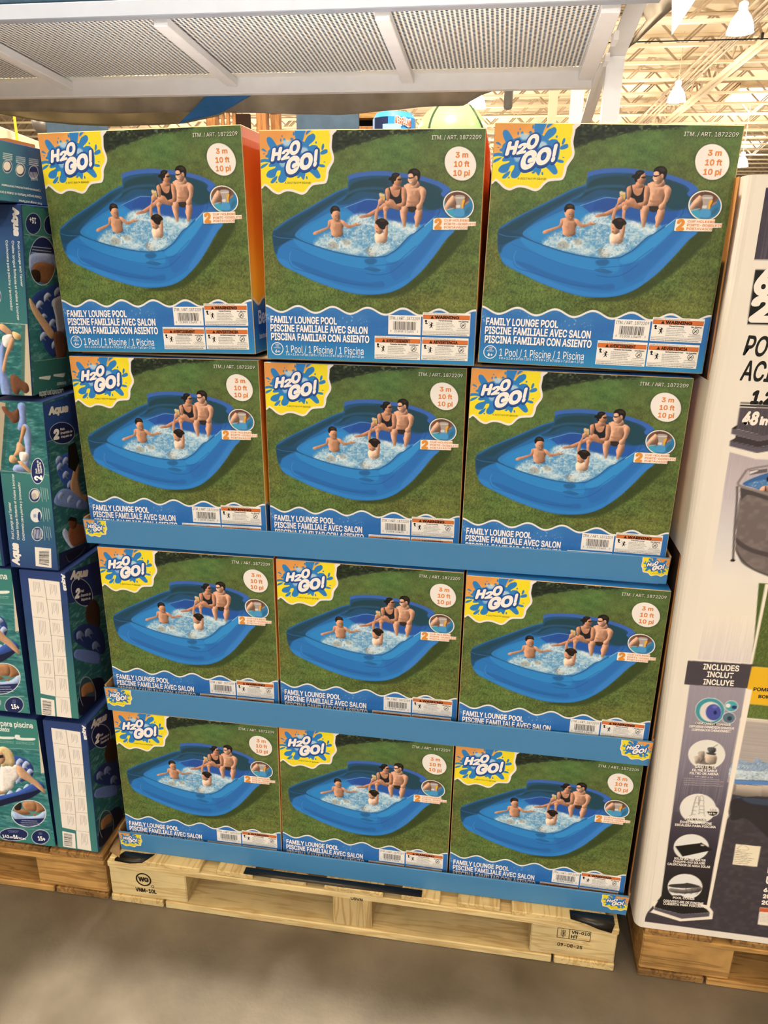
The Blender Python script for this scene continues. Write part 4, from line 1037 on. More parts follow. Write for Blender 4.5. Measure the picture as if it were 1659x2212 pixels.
('l','6f86c0',0,1,1,[(69,2006),(343,1891),(767,2046),(1281,2448),(1303,2647),(712,2423),(129,2165)]),
('l','93a6d6',0,1,1,[(260,1366),(386,1326),(501,1420),(391,1432),(443,1516),(345,1452),(262,1466)]),
('l','93a6d6',0,1,1,[(484,1303),(613,1261),(732,1355),(619,1368),(673,1453),(572,1388),(486,1403)]),
('l','93a6d6',0,1,1,[(441,1591),(569,1552),(689,1649),(576,1660),(629,1747),(528,1679),(443,1692)]),
('l','93a6d6',0,1,1,[(581,1835),(712,1796),(835,1897),(719,1907),(774,1996),(671,1926),(583,1938)]),
('l','93a6d6',0,1,1,[(210,1976),(336,1939),(453,2039),(341,2048),(394,2136),(295,2066),(211,2077)]),
('l','93a6d6',0,1,1,[(533,2155),(665,2119),(787,2223),(671,2230),(727,2322),(623,2249),(536,2259)]),
('l','93a6d6',0,1,1,[(869,2368),(1006,2333),(1135,2442),(1014,2448),(1073,2543),(964,2466),(872,2476)]),
('l','93a6d6',0,1,1,[(241,1214),(366,1173),(481,1265),(372,1278),(423,1361),(326,1298),(243,1313)]),
('l','a98668',0,1,1,[(701,1871),(935,1524),(1111,1598),(1026,1862),(1120,2208),(1323,2326),(1277,2474),(930,2202),(723,2033)]),
('p','161313',6,1,0,[(730,1066),(1006,1032),(1129,1473),(913,1673),(666,1502)]),
('l','a8b6dc',0,1,1,[(241,2862),(386,2784),(682,3272),(498,3255)]),
('l','7a4c34',0,1,1,[(489,2848),(749,2809),(1154,3009),(1311,3319),(678,3298),(477,3085)]),
('l','5f3b2a',0,1,1,[(494,2665),(637,2622),(809,2722),(786,2876),(602,2863)]),
('p','120e0d',3,1,0,[(476,2632),(597,2582),(814,2684),(824,2782),(628,2685)]),
('p','151d40',0,1,0,[(56,3212),(1248,3408),(1301,3771),(20,3591)]),
('p','101225',0,1,1,[(299,3364),(947,3431),(1095,3433),(1123,3585),(453,3563)]),
('s','b0b8c4',0,0.7,9,[(299,3364),(368,3514),(498,3576),(883,3545),(1091,3460)])],'T': [('Aqua',139,283,836,349,136,'d8d8d6',0.06,0.12),
('2',234,800,440,824,176,'f0f0f0',0.06,0),
('Pack',492,678,653,697,47,'e8e8ea',0.02,0),
('Ensemble de',493,759,925,807,48,'e8e8ea',0.02,0),
('Paquete de',502,839,900,881,44,'e8e8ea',0.02,0)]},
'header_face_dark': {'w': 2200,'h': 3660,'base': '1c3a5e','D': [('water','24595f',1,[(0,0),(2200,0),(2200,3660),(0,3660)]),  # header print in darker colours, for the two lowest cartons
('p','1c2f66',0,1,0,[(-45,-22),(1383,277),(1455,1151),(31,735)]),
('s','aab8c8',0,0.7,8,[(31,735),(1264,1093)]),
('p','aab8c8',0,1,1,[(992,1005),(957,1087),(881,1131),(776,1131),(650,1089),(519,1009),(394,900),(288,774),(210,643),(167,519),(162,413),(196,335),(265,291),(364,286),(483,321),(613,394),(740,499),(852,625),(937,760),(985,892)]),
('p','141e48',0,1,1,[(969,988),(935,1067),(864,1108),(764,1108),(646,1068),(521,993),(403,890),(302,771),(228,646),(187,528),(183,428),(215,353),(281,312),(374,308),(488,342),(610,411),(730,510),(836,629),(916,757),(963,882)]),
('l','33231c',0,1,1,[(637,1237),(947,1054),(1225,1368),(1144,1923),(737,1612)]),
('l','1c2c60',0,1,1,[(88,1479),(569,1483),(1265,2015),(1244,2631),(269,1846)]),
('l','62749f',0,1,1,[(209,1537),(374,1556),(526,1768),(380,1717),(448,1876),(319,1718),(209,1686)]),
('l','62749f',0,1,1,[(555,1659),(727,1680),(886,1898),(734,1844),(805,2008),(671,1844),(557,1811)]),
('l','62749f',0,1,1,[(802,2120),(980,2145),(1146,2374),(988,2315),(1063,2485),(923,2313),(804,2277)]),
('l','5b70ae',0,1,1,[(110,1903),(477,2089),(1058,2520),(1022,2768),(106,2118)]),
('p','0f1530',0,1,1,[(18,3471),(152,3005),(661,2980),(1152,3280),(1197,3937),(242,3639)]),
('p','9aa6b4',0,1,1,[(767,3513),(731,3629),(665,3703),(577,3729),(475,3703),(371,3630),(274,3518),(193,3378),(137,3224),(109,3071),(114,2933),(148,2822),(210,2749),(293,2720),(392,2740),(495,2806),(593,2913),(677,3052),(738,3208),(769,3368)]),
('p','2d4652',0,1,1,[(749,3497),(715,3608),(653,3680),(569,3705),(473,3682),(373,3613),(281,3506),(205,3373),(152,3226),(126,3079),(130,2947),(163,2841),(221,2771),(301,2743),(394,2761),(492,2823),(585,2925),(665,3057),(722,3207),(752,3359)]),
('l','8a6242',0,1,1,[(189,2961),(353,2910),(651,3051),(741,3329),(433,3216),(240,3241)]),
('p','12152c',3,1,0,[(136,3108),(720,3471),(609,3776),(253,3569)])],'T': [('Aqua',170,215,852,429,158,'cfcfcf',0.06,0.12),
('2',278,710,458,775,185,'ececec',0.06,0),
('Pack',508,685,652,733,59,'d8d8dc',0.02,0),
('Ensemble de',504,790,902,929,58,'d8d8dc',0.02,0),
('Paquete de',506,891,875,1025,56,'d8d8dc',0.02,0)]},
'wide_face': {'w': 4200,'h': 3650,'base': '35767a','D': [('water','33787c',1,[(0,850),(4200,850),(4200,3650),(0,3650)]),
('p','3b807b',0,1,0,[(963,163),(4231,2),(4172,828),(787,977)]),
('s','b6ccc6',0,1,8,[(2150,962),(4156,830)]),
('p','e4ebe8',0,1,1,[(3608,482),(3722,482),(3744,543),(4090,515),(4030,586),(3620,608)]),
('s','c9d8d4',0,0.8,9,[(3593,675),(4069,652)]),
('s','c9d8d4',0,0.8,9,[(3586,715),(4063,692)]),
('p','e4ebe8',0,1,1,[(3079,510),(3194,511),(3217,572),(3565,544),(3505,615),(3090,637)]),
('s','c9d8d4',0,0.8,9,[(3062,705),(3543,682)]),
('s','c9d8d4',0,0.8,9,[(3055,745),(3536,722)]),
('p','cfc6b4',0,1,0,[(4231,2),(4375,48),(4210,1456),(4114,1505)]),
('s','dfe4e0',0,1,8,[(4210,1456),(4151,1522)]),
('l','2b4690',0,1,1,[(3459,1098),(3688,1105),(3869,1209),(3936,1418),(3834,1652),(3511,1807),(3435,1447)]),
('l','a4b4dc',0,1,1,[(3506,1255),(3618,1132),(3704,1212),(3610,1286),(3644,1383),(3569,1339),(3495,1403)]),
('l','a4b4dc',0,1,1,[(3663,1308),(3774,1185),(3861,1264),(3767,1338),(3801,1436),(3726,1391),(3653,1456)]),
('l','a4b4dc',0,1,1,[(3729,1519),(3841,1394),(3927,1474),(3833,1549),(3868,1648),(3792,1603),(3719,1668)]),
('l','a4b4dc',0,1,1,[(3590,1982),(3703,1855),(3791,1936),(3695,2013),(3730,2113),(3653,2067),(3579,2134)]),
('l','a4b4dc',0,1,1,[(3366,2126),(3480,1997),(3568,2079),(3472,2156),(3506,2257),(3429,2211),(3355,2278)]),
('l','a4b4dc',0,1,1,[(3772,1883),(3885,1756),(3972,1837),(3877,1913),(3912,2013),(3836,1968),(3762,2034)]),
('l','a4b4dc',0,1,1,[(3111,2236),(3227,2107),(3315,2189),(3218,2267),(3252,2368),(3175,2322),(3099,2390)]),
('l','a4b4dc',0,1,1,[(2890,2343),(3007,2213),(3095,2295),(2997,2374),(3031,2476),(2953,2429),(2877,2497)]),
('l','a4b4dc',0,1,1,[(3427,1744),(3541,1618),(3628,1698),(3532,1774),(3567,1874),(3491,1828),(3416,1894)]),
('l','31509c',0,1,1,[(2701,2407),(3139,2232),(3502,2069),(3986,1743),(4144,1907),(3758,2147),(3252,2368),(2661,2643)]),
('p','141c3e',0,1,1,[(2674,2564),(3192,2320),(3804,2065),(4161,1905),(3741,2262),(3236,2466),(2647,2722)]),
('l','ebe6e2',0,1,1,[(3067,1459),(3277,1395),(3518,1345),(3535,1655),(3368,1863),(3309,2021),(3004,2232),(2944,2184)]),
('l','c39b7c',0,1,1,[(3498,1366),(3644,1383),(3840,1615),(4014,1776),(4150,1980),(4105,2061),(3839,1837),(3535,1655)]),
('l','c39b7c',0,1,1,[(2742,2174),(3017,2155),(3073,2223),(2861,2271)]),
('l','d3bd90',0,1,1,[(3087,946),(3268,851),(3446,973),(3482,1259),(3393,1398),(3281,1376),(3138,1431),(3086,1346)]),
('l','c79d80',0,1,1,[(3041,1024),(3204,1040),(3240,1217),(3134,1358),(2983,1359)]),
('p','241c1c',2,1,0,[(3023,1128),(3202,1087),(3209,1166),(3006,1229)]),
('p','e6ebee',0,1,1,[(4086,2669),(4044,2801),(3961,2927),(3843,3035),(3702,3115),(3552,3157),(3408,3158),(3285,3118),(3194,3039),(3146,2932),(3143,2805),(3188,2672),(3274,2547),(3393,2441),(3533,2364),(3681,2324),(3822,2323),(3943,2363),(4032,2440),(4082,2545)]),
('clip',[(4065,2672),(4025,2798),(3946,2918),(3833,3021),(3698,3097),(3555,3137),(3418,3138),(3300,3100),(3213,3025),(3167,2923),(3164,2802),(3207,2676),(3289,2556),(3403,2455),(3536,2381),(3678,2343),(3813,2342),(3928,2381),(4014,2453),(4061,2554)]),
('p','4b8f94',0,1,0,[(3120,2349),(4286,2186),(4192,2846),(3009,3019)]),
('l','9fb2da',0,1,1,[(3195,2721),(3518,2828),(3870,2739),(4105,2514),(4094,2821),(3633,2966),(3226,2948)]),
('l','9a6e4e',0,1,1,[(3242,2637),(3549,2632),(3795,2788),(3832,2325),(4014,2451),(4060,2597),(3524,2789),(3293,2745)]),
('l','a87a58',0,1,1,[(3516,2407),(3826,2364),(3819,2631),(3549,2632)]),
('l','2b201c',0,1,1,[(3282,2497),(3416,2402),(3469,2490),(3410,2651),(3271,2671)]),
('p','1d2a5c',0,1,0,[(3012,2999),(4200,2787),(4146,3162),(2956,3340)]),
('unclip',),
('s','dfe4ec',0,0.85,13,[(3392,2982),(3807,2933)]),
('s','dfe4ec',0,0.85,13,[(3354,3050),(3839,2990)]),
('s','dfe4ec',0,0.85,13,[(3315,3118),(3872,3047)]),
('p','3b807b',0,1,0,[(1686,3410),(4119,3166),(4186,3647),(1585,3948)]),
('s','b6ccc6',0,1,8,[(2046,3365),(4114,3151)]),
('p','cfd8dc',0,1,1,[(3507,3383),(3477,3451),(3412,3518),(3317,3578),(3202,3625),(3078,3654),(2956,3663),(2850,3650),(2769,3616),(2722,3566),(2714,3503),(2744,3435),(2811,3367),(2907,3308),(3022,3261),(3146,3233),(3266,3225),(3371,3238),(3451,3272),(3498,3321)]),
('p','1d2a5c',0,1,1,[(3489,3386),(3462,3447),(3400,3508),(3310,3563),(3200,3607),(3081,3634),(2965,3643),(2863,3631),(2785,3602),(2740,3557),(2731,3500),(2760,3439),(2823,3377),(2914,3323),(3024,3280),(3143,3253),(3258,3245),(3358,3256),(3435,3286),(3480,3330)]),
('p','cfd8dc',0,1,1,[(4075,3376),(4053,3450),(4008,3520),(3947,3580),(3874,3625),(3796,3648),(3722,3648),(3658,3625),(3612,3581),(3587,3521),(3586,3450),(3609,3376),(3654,3306),(3716,3246),(3789,3203),(3865,3181),(3939,3181),(4002,3204),(4048,3247),(4073,3306)]),
('p','1d2a5c',0,1,1,[(4061,3378),(4040,3446),(3999,3510),(3941,3565),(3872,3606),(3799,3627),(3729,3628),(3669,3607),(3625,3568),(3601,3513),(3600,3448),(3621,3380),(3663,3316),(3721,3261),(3790,3222),(3862,3201),(3932,3200),(3991,3221),(4035,3260),(4059,3314)]),
('s','c9d2e0',0,0.8,7,[(2963,3339),(3271,3309)]),
('s','c9d2e0',0,0.8,7,[(2980,3364),(3246,3340)]),
('s','c9d2e0',0,0.8,7,[(2996,3389),(3220,3371)]),
('s','c9d2e0',0,0.8,8,[(3803,3280),(3892,3274)]),
('s','c9d2e0',0,0.8,8,[(3798,3312),(3888,3306)]),
('s','c9d2e0',0,0.8,8,[(3793,3344),(3883,3338)]),
('s','a9c4bc',0,0.8,7,[(2609,3750),(3104,3706)]),
('s','a9c4bc',0,0.8,7,[(3385,3679),(3908,3630)]),
('s','a9c4bc',0,0.8,7,[(2603,3783),(3099,3739)]),
('s','a9c4bc',0,0.8,7,[(3380,3712),(3904,3663)])],'T': [('Colchoneta para piscina',2439,310,4075,250,135,'e8ede9',0.02,0),
('y bronceador',2946,427,3471,421,114,'e8ede9',0.02,0),
('142',2787,3563,2962,3553,87,'ffffff',0.03,0),
('cm',2977,3551,3068,3545,65,'ffffff',0.02,0),
('56',3081,3551,3206,3543,104,'ffffff',0.04,0),
('in/ po',3220,3545,3407,3541,64,'ffffff',0.02,0),
('15+',3742,3505,3935,3492,119,'ffffff',0.04,0)]},
'tall_face': {'w': 6000,'h': 15050,'base': 'e6dfd5','D': [('p','433d4a',0,1,0,[(234,195),(60000000,162),(60000000,1240),(270,1240)]),
('vstreak','7d7580',0.55,[(250,413),(60000000,410),(60000000,1213),(275,1226)]),
('p','35304a',6,1,0,[(234,195),(60000000,162),(60000000,357),(244,373)]),
('p','171614',0,1,0,[(400,1385),(60000000,1349),(60000000,2222),(416,2232)]),
('p','14120f',0,1,0,[(516,3499),(1457,3487),(1460,3505),(516,3516)]),
('p','14120f',0,1,0,[(518,3537),(1463,3524),(1469,3556),(518,3569)]),
('p','4b454c',0,1,0,[(520,3586),(1472,3569),(1563,4070),(914,4036),(524,3951),(524,3884)]),
('vstreak','6b6470',0.5,[(520,3586),(1472,3569),(1563,4070),(914,4036),(524,3951),(524,3884)]),
('p','17130f',0,1,0,[(524,3884),(525,3956),(450,3948)]),
('p','615b66',0,1,0,[(451,3948),(915,4040),(1064,4003),(1081,4101),(919,4144),(454,4041)]),
('s','17130f',0,1,6,[(453,3950),(526,3962),(915,4042),(1064,4003)]),
('p','3b3439',0,1,0,[(529,4060),(919,4144),(1081,4101),(1099,4207),(923,4252),(455,4162),(532,4108)]),
('p','5d5763',0,1,0,[(455,4164),(924,4254),(1099,4208),(1116,4306),(919,4354),(457,4253)]),
('s','17130f',0,1,6,[(456,4164),(924,4254),(1099,4208)]),
('s','2b262b',0,0.5,3,[(915,4043),(919,4141)]),
('g',['b3a8b0','c3bac2','d5d2d4','e6e0d8','e8dfd2','d8d0d0','aaa4b4','9a94a6'],False,1,0,[(478,4357),(907,4457),(60000000,4271),(60000000,9910),(1472,8362),(531,8378)]),
('vstreak','f2ece6',0.5,[(499,7467),(1613,7368),(1472,8362),(531,8378)]),
('vstreak','9a919b',0.35,[(478,4357),(907,4457),(1536,5151),(481,5216)]),
('p','4d5c2c',0,1,0,[(1349,6742),(60000000,6820),(60000000,8295),(1485,8440),(1454,7858)]),
('blades','6f8040',0.9,[(1507,6748),(60000000,6820),(60000000,8295),(1501,8438),(1455,7382)]),
('p','efe5d8',0,1,0,[(1460,6752),(1522,6747),(1511,8397),(1470,8402)]),
('p','3a66a0',3,1,1,[(783,4892),(1148,4691),(1323,4703),(1383,5049),(938,4962)]),
('foam','6f95c4',5,0.5,1,[(866,4898),(1139,4815),(1196,4970),(980,4965)]),
('l','cf9a80',0,1,1,[(1068,5000),(1099,4941),(1157,4921),(1198,4924),(1221,5059),(1136,5042)]),
('p','171313',0,1,1,[(1150,4791),(1170,4757),(1212,4765),(1224,4832),(1163,4836)]),
('p','23212a',0,1,0,[(1148,4927),(1162,4921),(1185,5016),(1160,5031)]),
('p','6f6565',4,1,1,[(755,4979),(948,5019),(1407,5185),(1657,6613),(1459,6574),(1234,6500),(1006,6346),(860,6163),(835,5973),(802,5666),(791,5200)]),
('mottle','8d8380',0.6,[(797,5108),(961,5098),(1415,5230),(1652,6589),(1452,6532),(1205,6453),(1000,6310),(870,6090),(805,5619)]),
('p','4a4547',2,1,0,[(755,4979),(948,5019),(1404,5168),(1411,5208),(1221,5179),(961,5104),(879,5103),(818,5176),(794,5223)]),
('p','4d4648',2,1,1,[(831,5901),(949,5988),(1166,6093),(1581,6182),(1596,6265),(1401,6232),(1136,6167),(931,6074),(839,5996)]),
('p','3f393b',5,0.7,1,[(845,6068),(959,6253),(1230,6476),(1657,6613),(1663,6650),(1440,6588),(1190,6491),(975,6349)]),
('s','857a7a',0,1,40,[(802,4659),(692,4909)]),
('s','8a8080',0,1,34,[(801,4656),(961,4606),(1293,4532)]),
('p','ded4d6',0,1,0,[(852,4685),(982,4642),(1002,4665),(860,4735)]),
('p','4d484a',0,0.8,0,[(839,4669),(852,4685),(862,4746),(1146,4679),(1135,4613),(998,4645),(981,4633)]),
('p','ded4d6',0,1,0,[(852,4685),(978,4646),(992,4666),(864,4731)]),
('s','8b8180',0,1,42,[(692,4909),(751,4951),(945,5002),(1393,5106)]),
('s','6a6262',0,1,40,[(695,4954),(733,5227),(777,5739),(842,6322)]),
('s','6a6262',0,1,22,[(783,5155),(787,5502),(798,5737)]),
('s','7d7473',0,1,52,[(794,5880),(831,5877)]),
('p','1c1a1a',0,1,1,[(797,6338),(840,6310),(884,6329),(859,6360),(816,6361)]),
('p','3f3a40',0,1,0,[(1181,9800),(2010,9744),(60000000,9706),(60000000,14886),(327,14874),(390,14601),(1669,11828)]),
('mottle','565056',0.6,[(1360,14689),(1427,11407),(60000000,11607),(60000000,14762),(419,14831)]),
('g',['9a94a2','908a98','7d7788','5c5664','3a3440','2a2529','221e20'],False,1,0,[(461,8882),(1502,8845),(1482,8914),(1604,14405),(635,14405),(613,14314)]),
('vstreak','a8a2ac',0.35,[(522,8958),(1490,8920),(1535,11846),(521,11907)]),
('p','efe5d8',0,1,0,[(1488,8913),(1598,8931),(1615,14271),(1558,14281)]),
('p','474249',0,1,0,[(355,8427),(1548,8390),(1554,8906),(361,8945)]),
('p','efe8e0',0,1,1,[(1183,9441),(1184,9533),(1158,9619),(1108,9691),(1039,9741),(957,9766),(871,9761),(789,9728),(719,9670),(669,9592),(643,9503),(643,9412),(670,9326),(721,9255),(790,9206),(871,9183),(956,9187),(1037,9220),(1106,9277),(1156,9353)]),
('p','3f93a0',0,1,1,[(1174,9443),(1174,9530),(1149,9613),(1101,9682),(1034,9730),(955,9754),(872,9749),(793,9718),(726,9662),(677,9588),(652,9502),(653,9414),(679,9332),(728,9264),(794,9217),(873,9194),(955,9199),(1033,9230),(1099,9285),(1148,9358)]),
('p','ddd6d2',0,1,1,[(1123,9468),(1124,9537),(1105,9602),(1069,9656),(1019,9694),(960,9712),(898,9708),(838,9683),(787,9639),(750,9580),(731,9513),(731,9444),(749,9379),(786,9326),(836,9289),(895,9271),(957,9275),(1016,9300),(1066,9343),(1103,9401)]),
('p','4a52a4',2,1,1,[(1122,9481),(1123,9537),(1111,9590),(1086,9633),(1051,9663),(1009,9677),(964,9673),(921,9652),(884,9616),(857,9568),(842,9513),(841,9457),(853,9405),(879,9362),(914,9333),(955,9319),(1000,9323),(1042,9344),(1079,9380),(1106,9427)]),
('p','20244e',2,1,1,[(1044,9497),(1045,9511),(1043,9523),(1038,9534),(1030,9541),(1021,9544),(1012,9543),(1003,9538),(995,9529),(989,9517),(985,9504),(985,9490),(987,9477),(992,9467),(999,9459),(1008,9456),(1018,9457),(1027,9463),(1035,9472),(1041,9483)]),
('p','7b83cc',4,0.6,1,[(941,9364),(1013,9343),(1040,9379),(980,9412)]),
('p','efe8e0',0,1,1,[(1403,9312),(1403,9351),(1392,9388),(1370,9419),(1339,9441),(1302,9451),(1264,9450),(1228,9435),(1197,9411),(1174,9377),(1162,9339),(1162,9299),(1174,9263),(1196,9232),(1227,9210),(1263,9200),(1301,9202),(1337,9216),(1368,9241),(1391,9274)]),
('p','4fa3ad',0,1,1,[(1394,9313),(1394,9349),(1383,9382),(1362,9410),(1334,9430),(1301,9440),(1265,9438),(1232,9425),(1203,9403),(1182,9373),(1171,9338),(1171,9302),(1182,9268),(1203,9241),(1231,9221),(1265,9211),(1300,9213),(1333,9226),(1362,9248),(1383,9278)]),
('p','e8e4e0',0,1,1,[(1265,9314),(1265,9329),(1261,9342),(1253,9354),(1243,9362),(1230,9365),(1217,9364),(1204,9359),(1193,9350),(1185,9338),(1181,9324),(1181,9309),(1185,9296),(1193,9285),(1203,9277),(1216,9273),(1229,9274),(1242,9279),(1253,9288),(1261,9300)]),
('p','2c3470',0,1,1,[(1386,9340),(1386,9352),(1381,9363),(1372,9373),(1359,9380),(1345,9384),(1330,9383),(1316,9379),(1304,9372),(1296,9362),(1292,9350),(1292,9338),(1297,9327),(1306,9317),(1319,9310),(1333,9307),(1348,9307),(1362,9311),(1374,9318),(1382,9328)]),
('p','efe8e0',0,1,1,[(1399,9575),(1399,9614),(1387,9652),(1365,9683),(1334,9705),(1298,9716),(1259,9714),(1222,9700),(1191,9675),(1168,9641),(1156,9603),(1156,9563),(1168,9525),(1191,9494),(1222,9472),(1258,9462),(1296,9464),(1333,9478),(1364,9503),(1387,9536)]),
('p','5a7286',0,1,1,[(1389,9576),(1389,9612),(1379,9646),(1358,9675),(1329,9695),(1296,9704),(1260,9703),(1226,9690),(1198,9667),(1177,9637),(1166,9602),(1166,9565),(1177,9531),(1198,9503),(1226,9483),(1260,9473),(1295,9475),(1329,9488),(1357,9510),(1378,9541)]),
('p','2c3c50',4,1,1,[(1336,9595),(1336,9611),(1332,9625),(1324,9637),(1314,9645),(1301,9649),(1288,9648),(1275,9643),(1264,9633),(1256,9620),(1251,9605),(1251,9589),(1255,9575),(1262,9563),(1273,9555),(1286,9551),(1299,9552),(1312,9557),(1323,9567),(1331,9580)]),
('s','1d191c',2,0.85,53,[(691,9774),(1310,9752)]),
('p','efe8e0',0,1,1,[(1341,10422),(1340,10528),(1306,10629),(1242,10714),(1154,10775),(1050,10806),(942,10803),(838,10767),(751,10701),(689,10612),(657,10509),(659,10402),(695,10302),(760,10218),(848,10159),(951,10130),(1058,10133),(1160,10169),(1246,10233),(1308,10321)]),
('p','e3e1da',0,1,1,[(1331,10423),(1330,10526),(1297,10623),(1235,10705),(1149,10764),(1049,10793),(943,10791),(843,10756),(758,10693),(697,10607),(667,10508),(669,10404),(704,10308),(767,10227),(853,10170),(953,10142),(1057,10145),(1156,10179),(1239,10241),(1300,10325)]),
('l','b5a698',0,1,1,[(982,10530),(1005,10458),(1134,10441),(1194,10489),(1203,10570),(1189,10662),(1082,10683),(1000,10652)]),
('p','3e3e42',2,1,1,[(988,10419),(1164,10417),(1137,10462),(1026,10455)]),
('l','4c4f52',0,1,1,[(994,10308),(1089,10283),(1146,10303),(1153,10384),(1089,10433),(1024,10400)]),
('s','5b8078',0,1,12,[(1080,10298),(1171,10211)]),
('l','9b8e84',0,1,1,[(836,10438),(876,10405),(954,10409),(966,10573),(902,10665),(855,10532)]),
('l','a99d92',0,1,1,[(774,10542),(848,10519),(896,10582),(882,10681),(819,10703),(794,10609)]),
('p','5a4f4c',6,0.8,1,[(882,10681),(973,10545),(1011,10651),(1127,10684),(952,10700)]),
('s','1d191c',2,0.85,72,[(835,10779),(1189,10752)]),
('s','cfc8c4',0,0.75,10,[(647,11074),(1333,11025)]),
('s','cfc8c4',0,0.75,10,[(654,11124),(1406,11066)]),
('s','cfc8c4',0,0.75,10,[(661,11175),(1348,11124)]),
('s','cfc8c4',0,0.75,10,[(668,11225),(1421,11165)]),
('p','efe8e0',0,1,1,[(1362,11721),(1363,11835),(1329,11944),(1265,12036),(1177,12102),(1073,12135),(964,12133),(860,12095),(772,12025),(709,11930),(676,11819),(678,11704),(713,11596),(778,11506),(866,11442),(969,11410),(1077,11413),(1179,11450),(1266,11519),(1329,11612)]),
('p','e5e2dc',0,1,1,[(1350,11723),(1350,11832),(1318,11936),(1256,12024),(1171,12087),(1071,12119),(965,12117),(865,12081),(781,12014),(720,11923),(689,11817),(690,11707),(724,11604),(787,11518),(872,11456),(971,11425),(1075,11428),(1174,11464),(1257,11530),(1318,11619)]),
('p','efe8e0',0,1,1,[(1430,11774),(1431,11814),(1420,11852),(1400,11883),(1371,11906),(1337,11917),(1302,11916),(1268,11902),(1239,11878),(1218,11845),(1206,11806),(1206,11766),(1217,11729),(1238,11697),(1266,11675),(1300,11664),(1335,11665),(1369,11679),(1398,11703),(1419,11736)]),
('p','e5e2dc',0,1,1,[(1418,11776),(1418,11811),(1409,11844),(1390,11872),(1365,11891),(1335,11901),(1303,11900),(1273,11888),(1247,11867),(1229,11838),(1219,11804),(1219,11769),(1228,11737),(1247,11709),(1272,11689),(1302,11680),(1333,11681),(1363,11692),(1389,11714),(1408,11742)]),
('p','151312',0,1,0,[(1200,11813),(1409,11793),(1393,11869),(1329,11906),(1256,11889)]),
('s','8d8680',0,1,9,[(928,11946),(939,11728),(950,11512),(971,11459),(1002,11504),(1019,11698)]),
('s','8d8680',0,1,9,[(880,11956),(918,11929),(929,11657),(945,11495)]),
('s','8d8680',0,1,9,[(1019,11698),(1008,11504),(1050,11448),(1089,11492),(1119,11666),(1169,11911),(1192,11929)]),
('s','8d8680',0,1,9,[(1044,11875),(1063,11890),(1038,11678),(1029,11501)]),
('s','8d8680',0,1,9,[(926,11636),(1018,11631)]),
('s','8d8680',0,1,9,[(919,11731),(1009,11727)]),
('s','8d8680',0,1,9,[(911,11825),(1009,11826)]),
('s','8d8680',0,1,9,[(901,11917),(1000,11921)]),
('s','8d8680',0,1,9,[(1022,11564),(1099,11558)]),
('s','8d8680',0,1,9,[(1041,11699),(1124,11694)]),
('s','8d8680',0,1,9,[(1054,11783),(1143,11781)]),
('s','8d8680',0,1,9,[(1072,11856),(1159,11854)]),
('s','1d191c',2,0.85,46,[(813,12060),(1227,12028)]),
('p','efe8e0',0,1,1,[(1370,12698),(1369,12803),(1334,12904),(1270,12990),(1181,13053),(1077,13087),(969,13087),(866,13054),(779,12991),(717,12905),(687,12804),(690,12698),(726,12597),(792,12512),(880,12451),(983,12419),(1090,12419),(1192,12452),(1277,12513),(1339,12598)]),
('p','e2e2e0',0,1,1,[(1358,12700),(1356,12800),(1323,12896),(1260,12978),(1175,13038),(1075,13070),(970,13070),(872,13039),(788,12980),(729,12898),(699,12802),(702,12701),(738,12605),(801,12524),(886,12466),(986,12435),(1089,12435),(1186,12466),(1268,12524),(1327,12605)]),
('p','1d1a19',0,1,0,[(711,12772),(1207,12611),(1455,12754),(891,13012)]),
('p','2b2725',0,1,0,[(1198,12596),(1454,12746),(1429,12765),(1194,12622)]),
('p','e6dfd6',0,1,1,[(1199,12655),(1255,12650),(1278,12673),(1232,12684)]),
('s','1d191c',2,0.85,58,[(742,13087),(1331,13055)]),
('p','efe8e0',0,1,1,[(1393,13734),(1391,13841),(1356,13945),(1291,14033),(1202,14099),(1098,14134),(989,14135),(886,14103),(799,14039),(737,13952),(706,13849),(709,13740),(745,13638),(811,13550),(900,13486),(1004,13453),(1112,13452),(1213,13484),(1299,13546),(1361,13632)]),
('p','e2e2e0',0,1,1,[(1380,13736),(1378,13838),(1345,13936),(1282,14021),(1196,14083),(1096,14116),(991,14118),(891,14087),(808,14027),(748,13944),(719,13847),(722,13744),(757,13646),(821,13563),(907,13502),(1006,13470),(1110,13469),(1208,13499),(1290,13558),(1350,13639)]),
('l','6a6360',0,1,1,[(757,13879),(1038,13871),(1353,13740),(1354,13877),(1082,13972),(966,13986),(773,13975)]),
('p','3a3837',0,1,1,[(742,13784),(1016,13709),(1100,13681),(1355,13736),(1062,13828),(755,13841)]),
('s','3f3b3a',0,1,8,[(1076,13826),(1100,13959),(1054,13987)]),
('s','3f3b3a',0,1,8,[(1190,13807),(1215,13940),(1169,13967)]),
('s','3f3b3a',0,1,8,[(1304,13788),(1329,13921),(1284,13948)]),
('s','1d191c',2,0.85,54,[(854,14124),(1259,14095)]),
('p','1f1b1c',0,1,0,[(518,14418),(635,14337),(1545,14339),(1639,14398),(1083,14537)]),
('p','a9a19e',0,1,0,[(1491,9607),(60000000,9555),(60000000,10850),(1471,11064)]),
('hstreak','c3bab6',0.5,[(1491,9607),(60000000,9555),(60000000,10480),(1463,10515)]),
('p','cfc5b8',0,1,0,[(1484,9566),(60000000,9484),(60000000,9565),(1477,9629)]),
('p','e3b326',0,1,0,[(1509,8437),(60000000,8404),(60000000,9244),(1499,9244)]),
('p','5a6a34',0,1,0,[(1499,9244),(60000000,9204),(60000000,9464),(1481,9545)]),
('blades','7d9048',0.9,[(1499,9244),(60000000,9204),(60000000,9464),(1481,9545)]),
('foam','c3d6e4',6,0.95,1,[(1530,10522),(1694,10521),(1860,10541),(1916,10424),(2010,10467),(2142,10518),(2441,10466),(2519,10910),(1548,10985)]),
